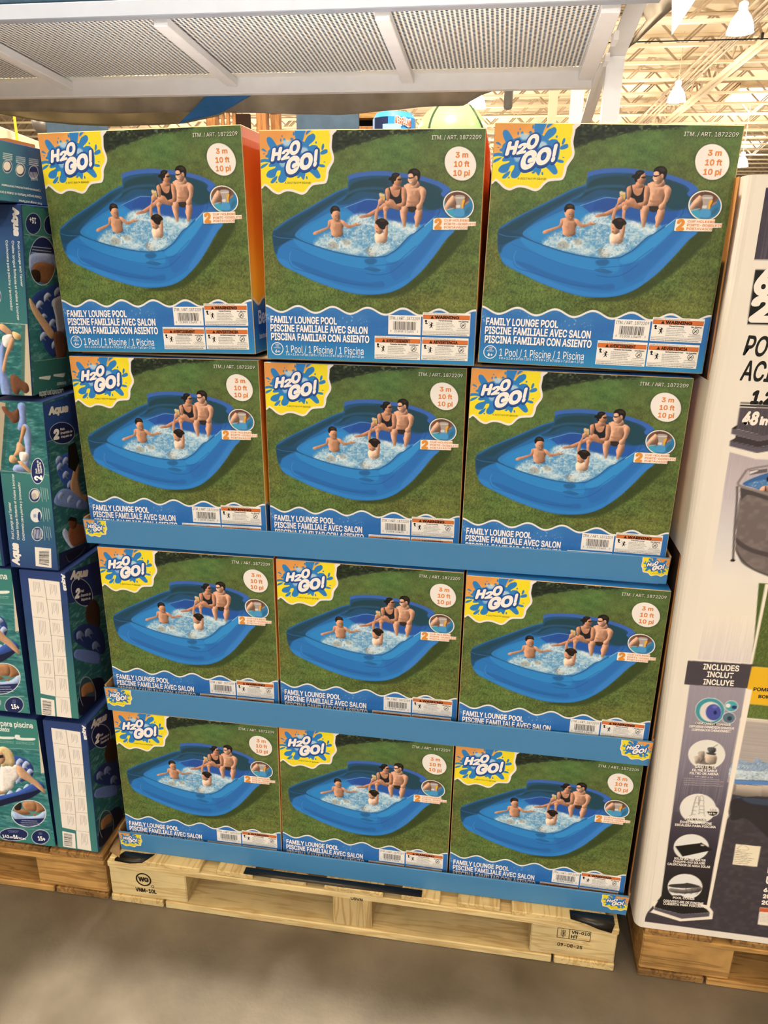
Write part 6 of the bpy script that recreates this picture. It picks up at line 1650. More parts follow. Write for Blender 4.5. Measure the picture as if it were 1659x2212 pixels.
bm_obj('shell', bm, M_green, dm, True)
for s_ in (-.62, .97):
    pts = []
    for t in np.linspace(0, math.pi, 24):
        x_ = s_ * 0.223 * math.cos(.0) if False else s_ * 0.208 * (.75 + .25 * math.cos(2 * (t - math.pi / 2) + math.pi))
        rho = math.sqrt(max(0, 1 - (x_ / 0.223) ** 2))
        pts.append((x_, -0.225 * rho * math.cos(t), 2.233 + 0.190 * rho * math.sin(t)))
    bm_obj('seam', tube_bm(pts, .007, 6), M_seam, dm)
box('base', -0.223, 0.223, -0.212, 0.212, 0, 2.231, M_card, dm, .01)
bm = bmesh.new()
prism((-5.362, 6.3, 2.977), (-2.930, 6.3, 2.249), .02, .04, bm)
bm.free()
wb = empty('far_rack', (-4.0, 6.3, 0), 'white rack beam far behind, left of the display', 'rack')
bm = bmesh.new()
a_, b_ = Vector((-1.6, 0, 3.037)), Vector((1.05, 0, 2.129))
vs = [bm.verts.new(p_ + Vector((0, dy, dz))) for p_ in (a_, b_) for dy, dz in ((-.03, -.06), (.03, -.06), (.03, .06), (-.03, .06))]
for f_ in ((3, 2, 1, 0), (4, 5, 6, 7), (0, 1, 5, 4), (1, 2, 6, 5), (2, 3, 7, 6), (3, 0, 4, 7)):
    bm.faces.new([vs[k] for k in f_])
bmesh.ops.recalc_face_normals(bm, faces=bm.faces[:])
bm_obj('beam', bm, M_joist, wb)
box('post', -1.5, -1.42, -.05, .05, 0, 3.2, M_joist, wb)
box('post', 1.0, 1.08, -.05, .05, 0, 2.2, M_joist, wb)
yp = bm_obj('guard_pole', tube_bm([(-3.751, 5.6, 0), (-3.751, 5.6, 3.4)], .012, 10), M_yellow)
tag(yp, 'thin yellow upright pole at the far left', 'pole')
bm_obj('cap', tube_bm([(-3.751, 5.6, 3.4), (-3.751, 5.6, 3.42)], .018, 10), M_yellow, yp)
bb = empty('brown_carton', (-3.737, 5.0, 0), 'brown carton far behind at the left edge', 'box')
box('body', 0, .28, 0, .4, 1.2, 2.394, mat('dark_cardboard', '7a4f2e', .8, .1), bb, .004)
box('stand', 0, .28, 0, .4, 0, 1.199, M_crate, bb, .004)
dc = bm_obj('air_duct', tube_bm([(-9.193, 15, 4.131), (-7.944, 13, 3.726)], .17, 16), M_duct, None, True)
tag(dc, 'round metal air duct under the roof at the far left', 'duct')
for t_ in (.25, .6, .9):
    p_ = Vector((-9.193, 15, 4.131)).lerp(Vector((-7.944, 13, 3.726)), t_)
    d_ = (Vector((-7.944, 13, 3.726)) - Vector((-9.193, 15, 4.131))).normalized() * .03
    bm_obj('collar', tube_bm([p_ - d_, p_ + d_], .185, 16), M_duct, dc)

# ---------------------------------------------------------------- pallets
def pallet(root, x0, x1, y0, blocks, decks, gaps, zs, mats, depth=1.0):
    zb, zk, zst, zd = zs
    mx, my, me_ = mats
    ys = [(y0, y0 + .1), (y0 + depth / 2 - .05, y0 + depth / 2 + .05), (y0 + depth - .1, y0 + depth)]
    out = {}
    for r, (ya, yb) in enumerate(ys):
        for i, (a, b) in enumerate(blocks):
            o = box('block', a, b, ya + (.004 if r == 0 else 0), yb, zb, zk, mx if i != 1 else me_, root, .003)
            out.setdefault('block', []).append(o)
        s = box('stringer_board', x0, x1, ya, yb, zk, zst, mx, root, .002)
        out.setdefault('stringer', []).append(s)
    e = [x0, *gaps, x1]
    for i, (a, b) in enumerate(zip(e, e[1:])):
        a, b = a + (.003 if i else 0), b - (.003 if i < len(e) - 2 else 0)
        if i == 1:
            for ya, yb in (ys[0], ys[2]):
                box('bottom_board', a, b, ya, yb, 0, zb, mx, root, .002)
        else:
            box('bottom_board', a, b, y0, y0 + depth, 0, zb, my, root, .002)
    for i, (a, b) in enumerate(decks):
        dz = .0015 * math.sin(i * 2.3)
        box('deck_board', a, b, y0 + .002 * (i % 3), y0 + depth, zst, zd + min(dz, 0), my, root, .002)
    return out
pc = empty('wood_pallet', (0, 0, 0), 'pale new pine pallet stamped WG under the lounge pool cartons', 'pallet', 'wooden pallets')
pp = pallet(pc, -.143, 1.057, -.052, [(-.143, .053), (.413, .506), (.869, 1.056)],
            [(-.135, .093), (.133, .222), (.264, .35), (.394, .532), (.573, .662), (.701, .797), (.822, 1.03)], (-.006, .922), (.020, .106, .1225, .136), (M_pine, M_pine_y, M_pine_end))
pl = empty('wood_pallet', (0, 0, 0), 'old orange-brown pallet under the lounger cartons', 'pallet', 'wooden pallets')
pallet(pl, -1.352, -.152, -.052, [(-1.352, -1.17), (-.80, -.70), (-.336, -.152)],
       [(-1.35, -1.2), (-1.15, -1.0), (-.96, -.82), (-.78, -.64), (-.6, -.46), (-.44, -.297), (-.291, -.153)], (-1.21, -.293), (.018, .103, .118, .1345), (M_old, M_old_y, M_old))
pr = empty('wood_pallet', (0, 0, 0), 'old knotty pallet under the tall white carton', 'pallet', 'wooden pallets')
pallet(pr, 1.108, 2.308, -.052, [(1.110, 1.301), (1.66, 1.76), (2.12, 2.306)],
       [(1.11, 1.25), (1.29, 1.43), (1.47, 1.61), (1.65, 1.79), (1.83, 1.97), (2.0, 2.14), (2.17, 2.305)], (1.252, 2.17), (.018, .106, .119, .1325), (M_old, M_old_y, M_old))
# stamps on the centre pallet
INK = '231d17'
ik = Ink(Plane((-.143, -.0482, .106), (1, 0, 0), (0, 0, -1), (0, -1, 0)))
ik.ring(880, 300, 200, 38, INK, 1); ik.text('WG', 745, 355, 1010, 355, 120, INK, .05, 0, 1); ik.ring(1100, 480, 40, 14, INK, 1, 16); ik.text('VNM-10L', 640, 690, 1180, 690, 110, INK, .04, 0, 1)
tag(link('stamp', ik.mesh('stamp'), pp['block'][0]), 'black WG VNM-10L ink stamp')
ik = Ink(Plane((.869, -.0482, .106), (1, 0, 0), (0, 0, -1), (0, -1, 0)))
ik.frame(570, 40, 1300, 330, 12, INK, 1); ik.rect(830, 40, 844, 330, INK, 1)
ik.text('VN-010', 880, 160, 1280, 160, 80, INK, .03, 0, 1); ik.text('HT', 880, 290, 1030, 290, 85, INK, .03, 0, 1)
ik.rect(700, 70, 710, 310, INK, 1)
for k in range(5):
    yk = 90 + k * 36
    ik.line(705, yk + 34, 650, yk, 12, INK, 1); ik.line(705, yk + 34, 760, yk, 12, INK, 1)
ik.text('09-08-25', 600, 560, 1150, 575, 88, INK, .02, 0, 1)
tag(link('stamp', ik.mesh('stamp'), pp['block'][2]), 'black heat treatment mark and date stamp')
ik = Ink(Plane((.413, -.0522, .1225), (1, 0, 0), (0, 0, -1), (0, -1, 0)))
ik.text('USVN', 440, 165, 720, 165, 70, INK, .03, 0, 1)
link('stamp', ik.mesh('stamp'), pp['stringer'][0])

# ---------------------------------------------------------------- lounge pool cartons
BW = BH = .3867
BD = .36
H0 = BW / 2
FP = Plane((-H0, 0, BH), (1, 0, 0), (0, 0, -1), (0, -1, 0))
cv = Canvas(3867, 3867, 7, '5c7440', 3)
cv.grass('52683a', '5c6a34')
cv.run(ART['front'])
me_front = canvas_mesh('front_print', cv, 3867, 3867, FP, .00015, 11)
me_body = bpy.data.meshes.new('carton_body')
bm = box_bm(-H0, H0, 0, BD, 0, BH, .0011, 1)
for fc in bm.faces:                      # the folded edges show the bare board
    fc.material_index = 0 if fc.calc_area() > .01 else 1
bm.to_mesh(me_body); bm.free()
me_body.materials.append(M_boxblue)
me_body.materials.append(mat('bare_board_edge', 'c9a877', .8, .15))

def draw_logo(ik, k=1.0, dx=0, dy=0):
    for i, (ch, (bl, br, tl)) in enumerate(ART['glyph']):
        q = [(p[0] * k + dx, p[1] * k + dy) for p in (bl, br, tl)]
        s = [(x + 9 * k, y + 12 * k) for x, y in q]
        ik.glyph(ch, *s, '1d3f86', .135 if ch != '2' else .17, 1)
        ik.glyph(ch, *q, '23509c', .125 if ch != '2' else .16, 2)
    for ch, (bl, br, tl) in ART['glyph']:
        q = [(p[0] * k + dx, p[1] * k + dy) for p in (bl, br, tl)]
        ik.glyph(ch, *q, 'f0ece8', .055, 4)
ik = Ink(FP)
draw_logo(ik)
me_logo = ik.mesh('logo_lettering')
def title_group(name, test, ring=False):
    ik = Ink(FP)
    for t in ART['text']:
        s, x, y, w, cap, col, wt, sh = t
        if not test(s):
            continue
        if s.startswith('ITM'):
            ik.text(s, x + 8, y + 10, x + w + 8, y + 10, cap, '2c3820', wt, sh, 2)
        if s.startswith(('FAMILY', 'PISCIN')):
            ik.text(s, x + 7, y + 9, x + w + 7, y + 9, cap, '1d4a8c', wt, sh, 2)
        ik.text(s, x, y, x + w, y, cap, col, wt, sh)
    if ring:
        cx, cy, r = ART['label']['ring']
        ik.ring(cx, cy, r, 14, 'e6ebf0', 1)
    return ik.mesh(name)
AGE = ('6+', 'AGES', 'ANS', 'EDADES')
CUP = ('2', 'CUP HOLDERS', 'PORTE-GOBELETS', 'PORTAVASOS')
SIZE = ('3 m', '10 ft', '10 pi')
me_text = [title_group('title_lettering', lambda q: q.startswith(('FAMILY', 'PISCIN'))),
           title_group('contents_lettering', lambda q: q.startswith(('1 Pool', '3 m ×'))),
           title_group('item_number', lambda q: q.startswith('ITM')),
           title_group('size_lettering', lambda q: q in SIZE),
           title_group('cup_holder_lettering', lambda q: q in CUP),
           title_group('age_mark', lambda q: q in AGE, True),
           title_group('brand_line', lambda q: q.startswith('A BEST'))]

def barcode(ik, x0, y0, x1, y1, layer=3):
    rng = random.Random(4)
    x = x0
    while x < x1:
        w = rng.choice((5, 5, 9, 14))
        ik.rect(x, y0, min(x + w, x1), y1, '1f1d1c', layer)
        x += w + rng.choice((5, 6, 9, 12))
ik = Ink(FP)
x0, y0, x1, y1 = ART['label']['bar']
ik.rect(x0, y0, x1, y1, 'ece9e6', 1)
ik.text('ITM. / ART. 1872209', x0 + 22, y0 + 78, x1 - 22, y0 + 78, 52, '2c2b2a', 0)
barcode(ik, x0 + 90, y0 + 110, x1 - 90, y0 + 255)
ik.text('8', x0 + 40, y0 + 296, x0 + 58, y0 + 296, 34, '2c2b2a'); ik.text('21808', x0 + 110, y0 + 300, x0 + 275, y0 + 300, 36, '2c2b2a'); ik.text('13405', x0 + 300, y0 + 300, x0 + 465, y0 + 300, 36, '2c2b2a'); ik.text('2', x1 - 66, y0 + 296, x1 - 46, y0 + 296, 34, '2c2b2a')
me_bar = ik.mesh('barcode_label')
WARN = [('w1', 'WARNING', 'Conforms to the requirement of ASTM F2666', 'Prevent Drowning', 'No Diving',
         ['Children under 5, especially', 'toddlers are at high risk of drowning.', 'Closely watch children who are', 'in or near this pool. Empty pool or', 'prevent access when not in use.'], ['You can break your', 'neck and be paralyzed!'],
         ['Empty the pool when not in use to prevent children from gaining unauthorized', 'access and drowning. Read and follow all safety information and instructions.']),
        ('w2', 'AVERTISSEMENT', 'Conforme à la norme ASTM F2666', 'Prévention Des Noyades', 'Aucun Plongeon',
         ['Les enfants de moins de 5 ans, en particulier', 'les tout-petits, sont à haut risque de noyade.', 'Surveillez attentivement les enfants qui sont', 'dans la piscine ou près de celle-ci. Videz la', "piscine ou empêchez l'accès."], ['Vous pourriez vous briser', 'le cou et être paralysé!'],
         ["Videz la piscine lorsqu'elle n'est pas utilisée pour empêcher les enfants d'y accéder", 'et de se noyer. Lisez et suivez toutes les informations et instructions de sécurité.']),
        ('w3', 'ADVERTENCIA', 'Cumple con los requisitos que prevé ASTM F2666', 'Cómo Prevenir Que Alguien Se Ahogue', 'No Zambullirse',
         ['Los niños, especialmente menores de 5', 'años, corren riesgo de ahogarse.', 'Supervise atentamente a los niños que', 'estén en la piscina o cerca. Vacíe', 'la piscina cuando no se use.'], ['¡Se puede romper el', 'cuello y quedar paralizado!'],
         ['Vacíe la piscina para evitar que los niños puedan acceder sin autorización', 'y ahogarse. Lea y respete toda la información de seguridad y las instrucciones.'])]
me_warn = []
for key, head, conf, t1, t2, body, side, foot in WARN:
    ik = Ink(FP)
    x0, y0, x1, y1 = ART['label'][key]
    w, h = x1 - x0, y1 - y0
    ik.rect(x0, y0, x1, y1, 'ece9e4', 1)
    ik.text(conf, x0 + 14, y0 + h * .075, x0 + w * .72, y0 + h * .075, h * .05, '3a3836', 0)
    ik.rect(x0 + 10, y0 + h * .10, x1 - 10, y0 + h * .285, '1f1d1c', 2); ik.rect(x0 + 14, y0 + h * .11, x1 - 14, y0 + h * .275, 'cf6f35', 3)
    wd = min(w * .52, 62 * len(head))
    cxm = (x0 + x1) / 2 + 10
    ik.text(head, cxm - wd / 2, y0 + h * .255, cxm + wd / 2, y0 + h * .255, h * .115, '1f1512', .04, 0, 4)
    xt = cxm - wd / 2 - 46
    ik.poly([(xt - 30, y0 + h * .26), (xt, y0 + h * .125), (xt + 30, y0 + h * .26)], '1f1512', 4)
    ik.text(t1, x0 + w * .34, y0 + h * .37, x0 + w * (.62 if len(t1) < 20 else .70), y0 + h * .37, h * .055, '2c2a28', .03)
    ik.text(t2, x0 + w * .76, y0 + h * .38, x0 + w * .96, y0 + h * .38, h * .055, '2c2a28', .03)
    for j, b in enumerate(body):
        ik.text(b, x0 + w * .29, y0 + h * (.465 + .072 * j), x0 + w * (.62 + .03 * ((j * 7) % 3)), y0 + h * (.465 + .072 * j), h * .045, '45423f', 0)
    for j, b in enumerate(side):
        ik.text(b, x0 + w * (.74 - .02 * j), y0 + h * (.69 + .075 * j), x0 + w * (.955 + .02 * j), y0 + h * (.69 + .075 * j), h * .045, '45423f', 0)
    ik.rect(x0 + 10, y0 + h * .81, x1 - 10, y0 + h * .818, '5a5754', 3)
    for j, b in enumerate(foot):
        ik.text(b, x0 + 16, y0 + h * (.89 + .075 * j), x1 - (16 + 30 * j), y0 + h * (.89 + .075 * j), h * .048, '45423f' if j == 0 else '2c2a28', .012 * j)
    # watching adult, swimmer, no diving sign
    a, b = x0 + w * .05, y0 + h * .40
    ik.poly([(a, b - 22), (a + 16, b - 32), (a + 36, b - 26), (a + 42, b - 6), (a + 28, b + 8), (a + 34, b + 26), (a + 52, b + 30), (a + 48, b + 42), (a + 6, b + 40), (a + 12, b + 10), (a - 2, b)], '1b1a19', 3)
    for (u0, v0, u1, v1) in ((60, -4, 150, 30), (60, 10, 120, 60)):
        ik.line(a + u0, b + v0, a + u1, b + v1, 4, '8d8a86', 3)
    sx, sy = x0 + w * .185, y0 + h * .56
    for (u0, v0, u1, v1, lw) in ((0, -28, 4, 22, 26), (-30, -16, 30, -30, 11), (0, 16, -24, 50, 12), (4, 16, 24, 44, 12), (-48, 8, 52, 2, 4)):
        ik.line(sx + u0, sy + v0, sx + u1, sy + v1, lw, '1b1a19', 3)
    ik.ring(sx + 8, sy - 42, 13, 13, '1b1a19', 3, 10)
    px_, py_ = x0 + w * .855, y0 + h * .52
    ik.ring(px_, py_, 52, 7, '2b2927', 3, 24); ik.line(px_ - 34, py_ - 34, px_ + 34, py_ + 34, 6, '2b2927', 3); ik.line(px_ - 28, py_ + 34, px_ + 26, py_ - 26, 12, '2b2927', 4); ik.line(px_ - 48, py_ + 6, px_ + 48, py_ + 6, 4, '6b6865', 3)
    me_warn.append(ik.mesh('warning_label'))
# sides: orange fading to amber over the blue band
def side_canvas():
    c = Canvas(3600, 3867, 25, 'd8742f', 8)
    c.gradient([(0, 0), (3600, 0), (3600, 3000), (0, 3000)], ['c85f25', 'cf6c28', 'd98730', 'e2a83c', 'e8b845'])
    us = np.linspace(0, 3600, 60)
    wv = [(float(u), 2885 + 60 - 58 * math.cos(2 * math.pi * u / 648)) for u in us]
    c.poly([(u, v - 36) for u, v in wv] + [(3600, 3867), (0, 3867)], 'e6e4e4', 0, 1, 0)
    c.gradient(wv + [(3600, 3867), (0, 3867)], ['2d6cb4', '2a62ac', '2f86bd'])
    return c
sc_ = side_canvas()
PR = Plane((H0, 0, BH), (0, 1, 0), (0, 0, -1), (1, 0, 0))
PL = Plane((-H0, BD, BH), (0, -1, 0), (0, 0, -1), (-1, 0, 0))
me_right = canvas_mesh('side_print', sc_, 3600, 3867, PR)
me_left = canvas_mesh('side_print', sc_, 3600, 3867, PL)
ikr = Ink(PR)
ikr.text('Bestway', 260, 3330, 1500, 3330, 230, 'e8ebee', .03, 0, 2); ikr.text('bestwaycorp.com', 260, 3610, 1300, 3610, 90, 'e8ebee', .02, 0, 2)
me_rtext = ikr.mesh('side_lettering')
ikr = Ink(PR)
for k in range(7):
    ikr.rect(1100 - 60 * (k % 2), 260 + k * 60, 2600 + 200 * (k % 3), 285 + k * 60, 'f0c0a0', 2)
me_rtext2 = ikr.mesh('small_print')
PT = Plane((-H0, BD, BH), (1, 0, 0), (0, -1, 0), (0, 0, 1))
ik = Ink(PT)
for k in range(3):
    xx = 240
    rng = random.Random(k)
    while xx < (1700, 1500, 1050)[k]:
        wl = rng.randint(40, 150)
        ik.rect(xx, 3160 + k * 46, xx + wl, 3182 + k * 46, '7fb4e6', 1)
        xx += wl + 26
me_toptext = ik.mesh('top_lettering')
ik = Ink(PT)
ik.rect(2830, 2930, 3680, 3320, 'e6e6e8', 1)
barcode(ik, 2980, 2960, 3540, 3200)
ik.text('8 21808 13405 2', 2960, 3280, 3560, 3280, 60, '2c2b2a', 0)
me_topbar = ik.mesh('top_barcode_label')

POSES = [(0, 0, 0.0742, 0.0077, 1.331, 0.0, -0.02269, -0.03316), (1, 0, 0.4814, 0.0052, 1.3268, 0.0, 0.00091, -0.003), (2, 0, 0.8747, 0.0011, 1.3304, 0.0, 0.01953, 0.00524), (0, 1, 0.077, 0.0167, 0.9334, 0.0, -0.01047, 0.0043), (1, 1, 0.4693, 0.0254, 0.9319, 0.0, -0.00271, 0.00524), (2, 1, 0.8596, 0.009, 0.9334, 0.0, 0.01047, -0.00524), (0, 2, 0.0928, 0.003, 0.5341, 0.0, -0.00236, 0.00524), (1, 2, 0.4831, 0.0051, 0.5336, 0.0, 0.00013, -0.00451), (2, 2, 0.8733, -0.011, 0.5343, 0.0, 0.00349, -0.00524), (0, 3, 0.0913, -0.0163, 0.1409, 0.0, 0.00244, 0.00524), (1, 3, 0.4803, -0.0139, 0.1409, 0.0, 0.00236, -0.00385), (2, 3, 0.8706, -0.012, 0.1409, 0.0, 0.00244, -0.00524)]
rows = ['top row', 'second row', 'third row', 'bottom row']
cols = ['leftmost', 'middle', 'rightmost']
under = {0: 'standing clear above the tray edges', 1: 'behind the upper blue tray edge', 2: 'behind the middle blue tray edge', 3: 'behind the lowest blue tray edge'}
def carton_proto():
    r = empty('pool_carton')
    link('body', me_body, r)
    tag(link('front_print', me_front, r), 'printed picture of a family in a blue pool on grass')
    link('logo_lettering', me_logo, r)
    for m in me_text:
        link(m.name, m, r)
    link('barcode_label', me_bar, r)
    for m in me_warn:
        link('warning_label', m, r)
    s = link('side_print', me_right, r)
    link('side_lettering', me_rtext, s)
    link('small_print', me_rtext2, s)
    link('side_print', me_left, r)
    link('top_lettering', me_toptext, r)
    link('top_barcode_label', me_topbar, r)
    return r
def copy_tree(o, parent=None):
    c = o.copy()
    C.objects.link(c)
    c.parent = parent
    for ch in o.children:
        copy_tree(ch, c)
    return c
proto = carton_proto()
for k, (col, row, x, y, z, rx, ry, rz) in enumerate(POSES):
    o = proto if k == 0 else copy_tree(proto)
    o.location = (x, y, z)
    o.rotation_euler = Euler((rx, ry, rz), 'XYZ')
    tag(o, f'lounge pool carton, {cols[col]} of the {rows[row]}, {under[row]}', 'box', 'lounge pool cartons on the centre pallet')

for i, x in enumerate((-.118, .287, .679)):  # unseen cartons, added so their white tops bounce lamp light onto the shelf
    o = empty('bounce_carton', (x, .400, .1368), f'unseen navy carton added to bounce light off its white top, behind the {cols[i]} column of pool cartons', 'box', 'unseen bounce cartons at the back of the pallet')
    box('body', 0, .386, 0, .63, 0, 1.560, M_navy, o, .002)
    box('bounce_lid', -.0015, .3875, -.0015, .6315, 1.5605, 1.574, M_white, o, .001)

wl = empty('bounce_load', (-1.25, 1.14, 0), 'unseen pale grey load added under the rack shelf to bounce light up at it', 'pallet load')  # unseen load, added to throw lamp light up at the shelf underside
box('load', 0, 2.25, 0, 1.15, .14, 1.58, mat('pale_grey_bounce', 'bfc3cf', .5, .3), wl, .02, 2)
for x in (0, 1.075, 2.15):
    box('block', x, x + .1, 0, 1.1, 0, .105, M_old_y, wl, .003)
box('deck_board', 0, 2.25, 0, 1.1, .106, .139, M_old, wl, .003)

# ---------------------------------------------------------------- blue display trays
LOGO_AT = 136
def badge_canvas(mirror):
    c = Canvas(1300, 1300, 9, '4585b9', 5)
    cmds = []
    for q in ART['front'][LOGO_AT:]:
        pts = q[-1]
        if pts and mirror and isinstance(pts, list):
            pts = [(1290 - p[0], p[1]) for p in pts]
        cmds.append(q[:-1] + (pts,) if isinstance(pts, list) else q)
    c.run(cmds)
    return c
cvb = [badge_canvas(False), badge_canvas(True)]
def tray(label, x0, x1, yf, z0, z1, badge):
    """cardboard tray: base sheet, front lip, two side lips; blue outside, brown inside"""
    r = empty('display_tray', (x0, yf, z0))
    tag(r, label, 'tray', 'blue carton trays')
    W, h, t = x1 - x0, z1 - z0, .004
    box('base', .004, W - .004, .004, .385, 0, .0035, M_card, r, .0005)
    bm = box_bm(0, W, 0, t, 0, h, .0012, 2)
    for v in bm.verts:
        v.co.y -= .006 * v.co.z / h
    bm_obj('front_lip', bm, M_blue, r)
    for s in (0, 1):
        xa = 0 if s == 0 else W - t
        bm = box_bm(xa, xa + t, .0045, .385, 0, h, .001, 1)
        for v in bm.verts:
            v.co.x += (-1 if s == 0 else 1) * .004 * max(0, v.co.z) / h
        bm_obj('side_lip', bm, M_card, r)
    k = badge / 1300
    for i in (0, 1):
        w = badge
        O = (.003, -.0062 - .0003, h - .0012) if i == 0 else (W - w - .001, -.0065, h - .0012)
        pl_ = Plane(O, (k * 1e4, 0, 0), (0, .006 / h * k * 1e4, -k * 1e4), (0, -1, 0))
        hh = min(1300, h * 1e4 / k * .96)
        me = canvas_mesh('logo_badge', cvb[i], 1300, 1300, pl_, .0002, 0)
        # the badge ends at its own printed outline: drop the plain blue remainder of the sheet
        b = bmesh.new(); b.from_mesh(me)
        lay = b.verts.layers.float_color['print']
        base = hexlin('4585b9')
        kill = [v for v in b.verts if abs(v[lay][0] - base[0]) + abs(v[lay][1] - base[1]) + abs(v[lay][2] - base[2]) < .004 or v.co.z < .001]
        bmesh.ops.delete(b, geom=kill, context='VERTS')
        b.to_mesh(me); b.free()
        o = link('logo_badge', me, r)
        ik = Ink(pl_)
        draw_logo(ik, 1.0, 0 if i == 0 else 60, 0)
        ik.text('A BESTWAY BRAND', 480 + i * 30, 875, 930 + i * 30, 875, 30, '55552c', 0, 0, 1)
        link('badge_lettering', ik.mesh('badge_lettering'), o)
    return r
tray('blue cardboard tray with yellow corner badges under the second row', -.123, 1.060, .0015, .9275, .984, .050)
tray('blue cardboard tray with yellow corner badges under the third row', -.110, 1.0745, -.0195, .5295, .593, .062)
tray('blue cardboard tray with yellow corner badges, lowest one, on the pallet', -.118, 1.073, -.0240, .1365, .195, .057)
pad = bm_obj('layer_pad', box_bm(-.10, 1.05, .03, .37, 1.3222, 1.3262, .0008), M_card)
tag(pad, 'thin brown cardboard layer pad between top and second carton rows', 'cardboard sheet')

def sheet(name, rows, m, label, cat, thick=.0012):
    n, k = len(rows), len(rows[0])
    vs = [p for r in rows for p in r]
    fs = [(i * k + j, i * k + j + 1, (i + 1) * k + j + 1, (i + 1) * k + j) for i in range(n - 1) for j in range(k - 1)]
    o = link(name, raw_mesh(name, vs, fs), None, m)
    o.data.shade_smooth()
    md = o.modifiers.new('thickness', 'SOLIDIFY')
    md.thickness = thick
    return tag(o, label, cat)
M_paper = mat('creased_kraft_paper', '9a7d58', .8, .15, noise=.3, scale=30, bump=.3)
M_filmb = mat('black_stretch_film', '16130f', .35, .5)
sheet('kraft_paper', [[(-.122, .06, .178), (-.121, .02, .172), (-.119, -.022, .160)], [(-.131, .05, .150), (-.130, -.005, .146), (-.118, -.030, .1385)], [(-.146, .03, .139), (-.142, -.036, .1375), (-.108, -.052, .1375)]],
      M_paper, 'creased brown paper sheet sticking out at the left end of the lowest tray', 'paper')
sheet('plastic_film', [[(-.105, -.03, .1368), (-.055, -.03, .1368), (-.03, -.028, .1368)], [(-.118, -.0535, .1372), (-.075, -.0545, .1366), (-.045, -.052, .1364)], [(-.12, -.0556, .131), (-.08, -.0562, .129), (-.05, -.0545, .134)]],
      M_filmb, 'black plastic film scrap hanging over the left end of the pale pallet', 'film')
sheet('plastic_film', [[(.95, -.03, .1368), (1.00, -.03, .1368), (1.045, -.03, .1368)], [(.95, -.054, .1370), (1.00, -.0545, .1366), (1.045, -.053, .1366)], [(.985, -.0556, .131), (1.01, -.0562, .122), (1.04, -.0545, .114)]],
      M_filmb, 'black plastic film scrap hanging over the right end of the pale pallet', 'film')
sheet('plastic_film', [[(.20, -.03, .1368), (.28, -.03, .1368), (.40, -.03, .1368), (.62, -.03, .1368)], [(.20, -.050, .1372), (.28, -.0525, .1385), (.40, -.0505, .1370), (.62, -.049, .1366)]],
      M_filmb, 'strip of black plastic film squeezed under the lowest tray', 'film')

# ---------------------------------------------------------------- lounger cartons on the old pallet
def letter(items, plane, parent):
    for s, ax, ay, bx, by, cap, col, wt, sh in items:
        ik = Ink(plane)
        ik.text(s, ax, ay, bx, by, cap, col, wt, sh, 1)
        link('lettering', ik.mesh('lettering'), parent)
def lounger(label, name_front, name_side, xl, w, z0, h, shear, depth=.40, y0=-.047, side_depth=.22, body=None):
    r = empty('lounger_carton', (xl, y0, z0))
    tag(r, label, 'box', 'lounger cartons on the old pallet')
    def P3(x, y, z):
        return (x + shear * z, y, z)
    bm = box_bm(0, w, 0, depth, 0, h, .0015, 2)
    for v in bm.verts:
        v.co.x += shear * v.co.z
    bm_obj('body', bm, body or M_navy, r)
    def face(nm, plane):
        f = FACE[nm]
        c = Canvas(f['w'], f['h'], 8 if f['w'] < 3000 else 12, f['base'], 11)
        c.run(f['D'])
        hh = min(f['h'], h * 1e4)
        c.H = min(c.H, int(c.H * hh / f['h']))
        c.a = c.a[:c.H]
        o = link('side_print' if plane is PS else 'front_print', canvas_mesh(nm, c, f['w'], hh, plane), r)
        if f['T']:
            letter(f['T'], plane, o)
        return o
    PF = Plane((shear * h, 0, h), (1, 0, 0), (-shear, 0, -1), (0, -1, 0))
    PS = Plane((w + shear * h, 0, h), (0, 1, 0), (-shear, 0, -1), (1, 0, 0))
    if name_front: face(name_front, PF)
    if name_side: face(name_side, PS)
    return r
lounger('navy and teal lounger carton with white text table, lowest, on the old pallet', 'table_face', 'header_face_dark', -.271, .107, .139, .365, .036)
lounger('navy and teal lounger carton with white text table, second from the pallet', 'table_face', 'header_face_dark', -.272, .105, .5165, .360, .042)
lounger('lounger carton with pool picture above teal panel, third from the pallet', 'picture_face', 'header_face', -.274, .109, .8805, .357, .048)
lounger('lounger carton turned upside down, fourth from the pallet', 'turned_picture_face', 'turned_wide_face', -.275, .107, 1.247, .345, .087)
r = empty('lounger_carton', (-.516, -.173, 1.5935))
tag(r, 'teal lounger carton lying flat on top of the pile', 'box', 'lounger cartons on the old pallet')
box('body', 0, .370, 0, .365, 0, .0985, M_navy, r, .0015, 2)
f = FACE['lying_face']
c = Canvas(f['w'], 985, 10, f['base'], 12); c.run(f['D'])
pl_ = Plane((.370, 0, .0985), (0, 1, 0), (0, 0, -1), (1, 0, 0))
o = link('side_print', canvas_mesh('side_print', c, 3650, 985, pl_), r)
letter(f['T'], pl_, o)
lounger('wide teal lounger carton showing the blonde woman, lowest of the far left pile', 'wide_face', None, -.694, .416, .139, .365, .008)
lounger('wide teal lounger carton with round 15+ marks, second of the far left pile', 'wide_face', None, -.704, .418, .5165, .360, .03)
lounger('dark sliver of a lounger carton at the left edge, third of the pile', 'wide_face', None, -.712, .424, .8805, .357, .04)

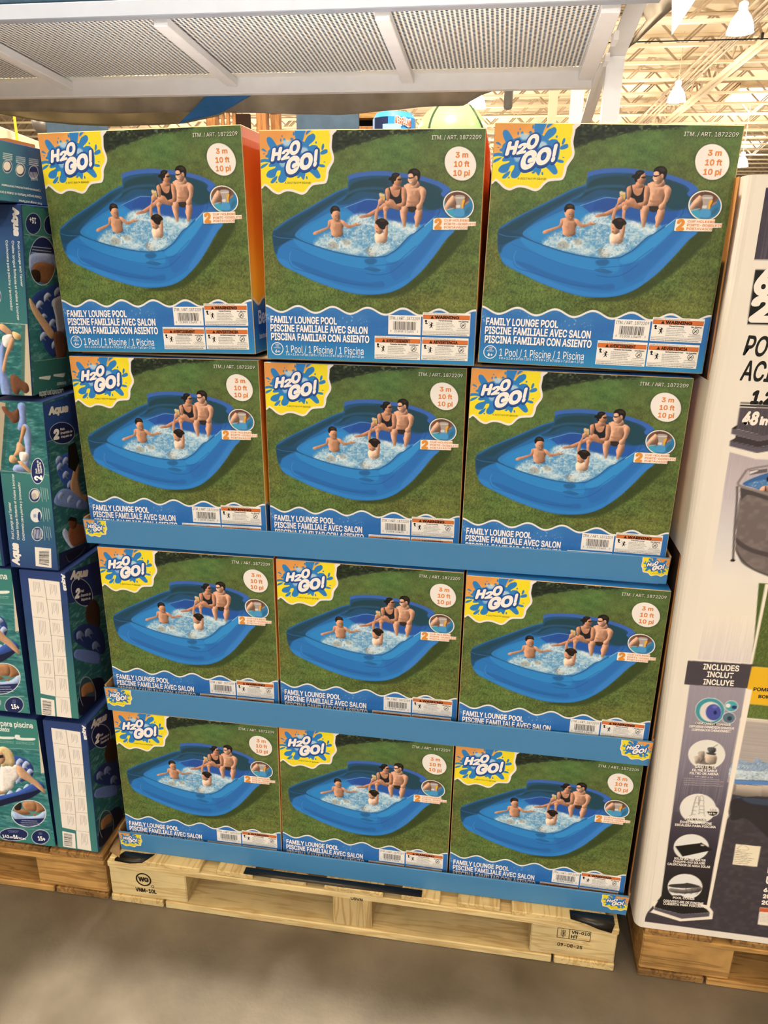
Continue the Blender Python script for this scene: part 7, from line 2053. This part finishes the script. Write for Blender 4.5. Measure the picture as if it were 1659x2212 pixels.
# ---------------------------------------------------------------- tall white carton on the right pallet
f = FACE['tall_face']
r = empty('tall_carton', (1.072, -.047, .1335))
tag(r, 'tall white carton of a frame pool standing on the right pallet', 'box')
bm = bmesh.new()
tw, th, td, rad = .90, 1.5045, .62, .018
prof = [(rad - rad * math.sin(a), rad - rad * math.cos(a)) for a in np.linspace(0, math.pi / 2, 6)] + [(0, td), (tw, td), (tw, 0)]
lo = [bm.verts.new((x, y, 0)) for x, y in prof]
hi = [bm.verts.new((x, y, th)) for x, y in prof]
n = len(prof)
for k in range(n):
    bm.faces.new((lo[k], lo[(k + 1) % n], hi[(k + 1) % n], hi[k]))
bm.faces.new(lo[::-1]); bm.faces.new(hi)
bmesh.ops.recalc_face_normals(bm, faces=bm.faces[:])
# rings along the height let the board bow a little
for zz in (.2, .37, .55, .69, .9, 1.13, 1.35):
    bmesh.ops.bisect_plane(bm, geom=bm.verts[:] + bm.edges[:] + bm.faces[:], plane_co=(0, 0, zz), plane_no=(0, 0, 1))
for v in bm.verts:
    if v.co.x < .1:
        v.co.x += float(np.interp(v.co.z, (0, .37, .69, 1.13, 1.35, 1.5), (.016, .0095, .001, -.002, .005, .0065)))
bm_obj('body', bm, M_white, r)
c = Canvas(f['w'], f['h'], 16, f['base'], 14)
c.run(f['D'])
pl_ = Plane((0, 0, th), (1, 0, 0), (0, 0, -1), (0, -1, 0))
me = canvas_mesh('front_print', c, f['w'], f['h'], pl_, .00015, 190)
# the print starts right of the rounded corner: grid lines keep their own positions
u = np.linspace(0, f['w'], c.W); v = np.linspace(0, f['h'], c.H)
keep = u >= 345
c.a, c.W = c.a[:, keep], int(keep.sum())
uu, vv = np.meshgrid(u[keep], v)
co = pl_.at(np.stack([uu.ravel(), np.clip(vv.ravel(), 5, th * 1e4 - 5)], 1), .00015)
bpy.data.meshes.remove(me)
me = canvas_mesh('front_print', c, f['w'], f['h'], pl_)
me.vertices.foreach_set('co', co.astype(np.float32).ravel())
me.update()
o = link('front_print', me, r)
letter(f['T'], pl_, o)
c = Canvas(6000, 15000, 40, 'c98e52', 15)
c.rect(120, 1300, 6000, 15000, '2c1d17'); c.rect(120, 9000, 6000, 15000, '18110e'); c.rect(520, 6200, 2600, 11500, '4a3a32'); c.rect(560, 6240, 2560, 11460, '231814')
for k in range(9):
    c.rect(700, 6800 + k * 160, 1500, 6880 + k * 160, '7a6a60')
pl2 = Plane((0, td, th), (0, -1, 0), (0, 0, -1), (-1, 0, 0))
c.a = c.a[:, ::-1]
me = canvas_mesh('side_print', c, 6000, th * 1e4, pl2, .0002, 5)
link('side_print', me, r)
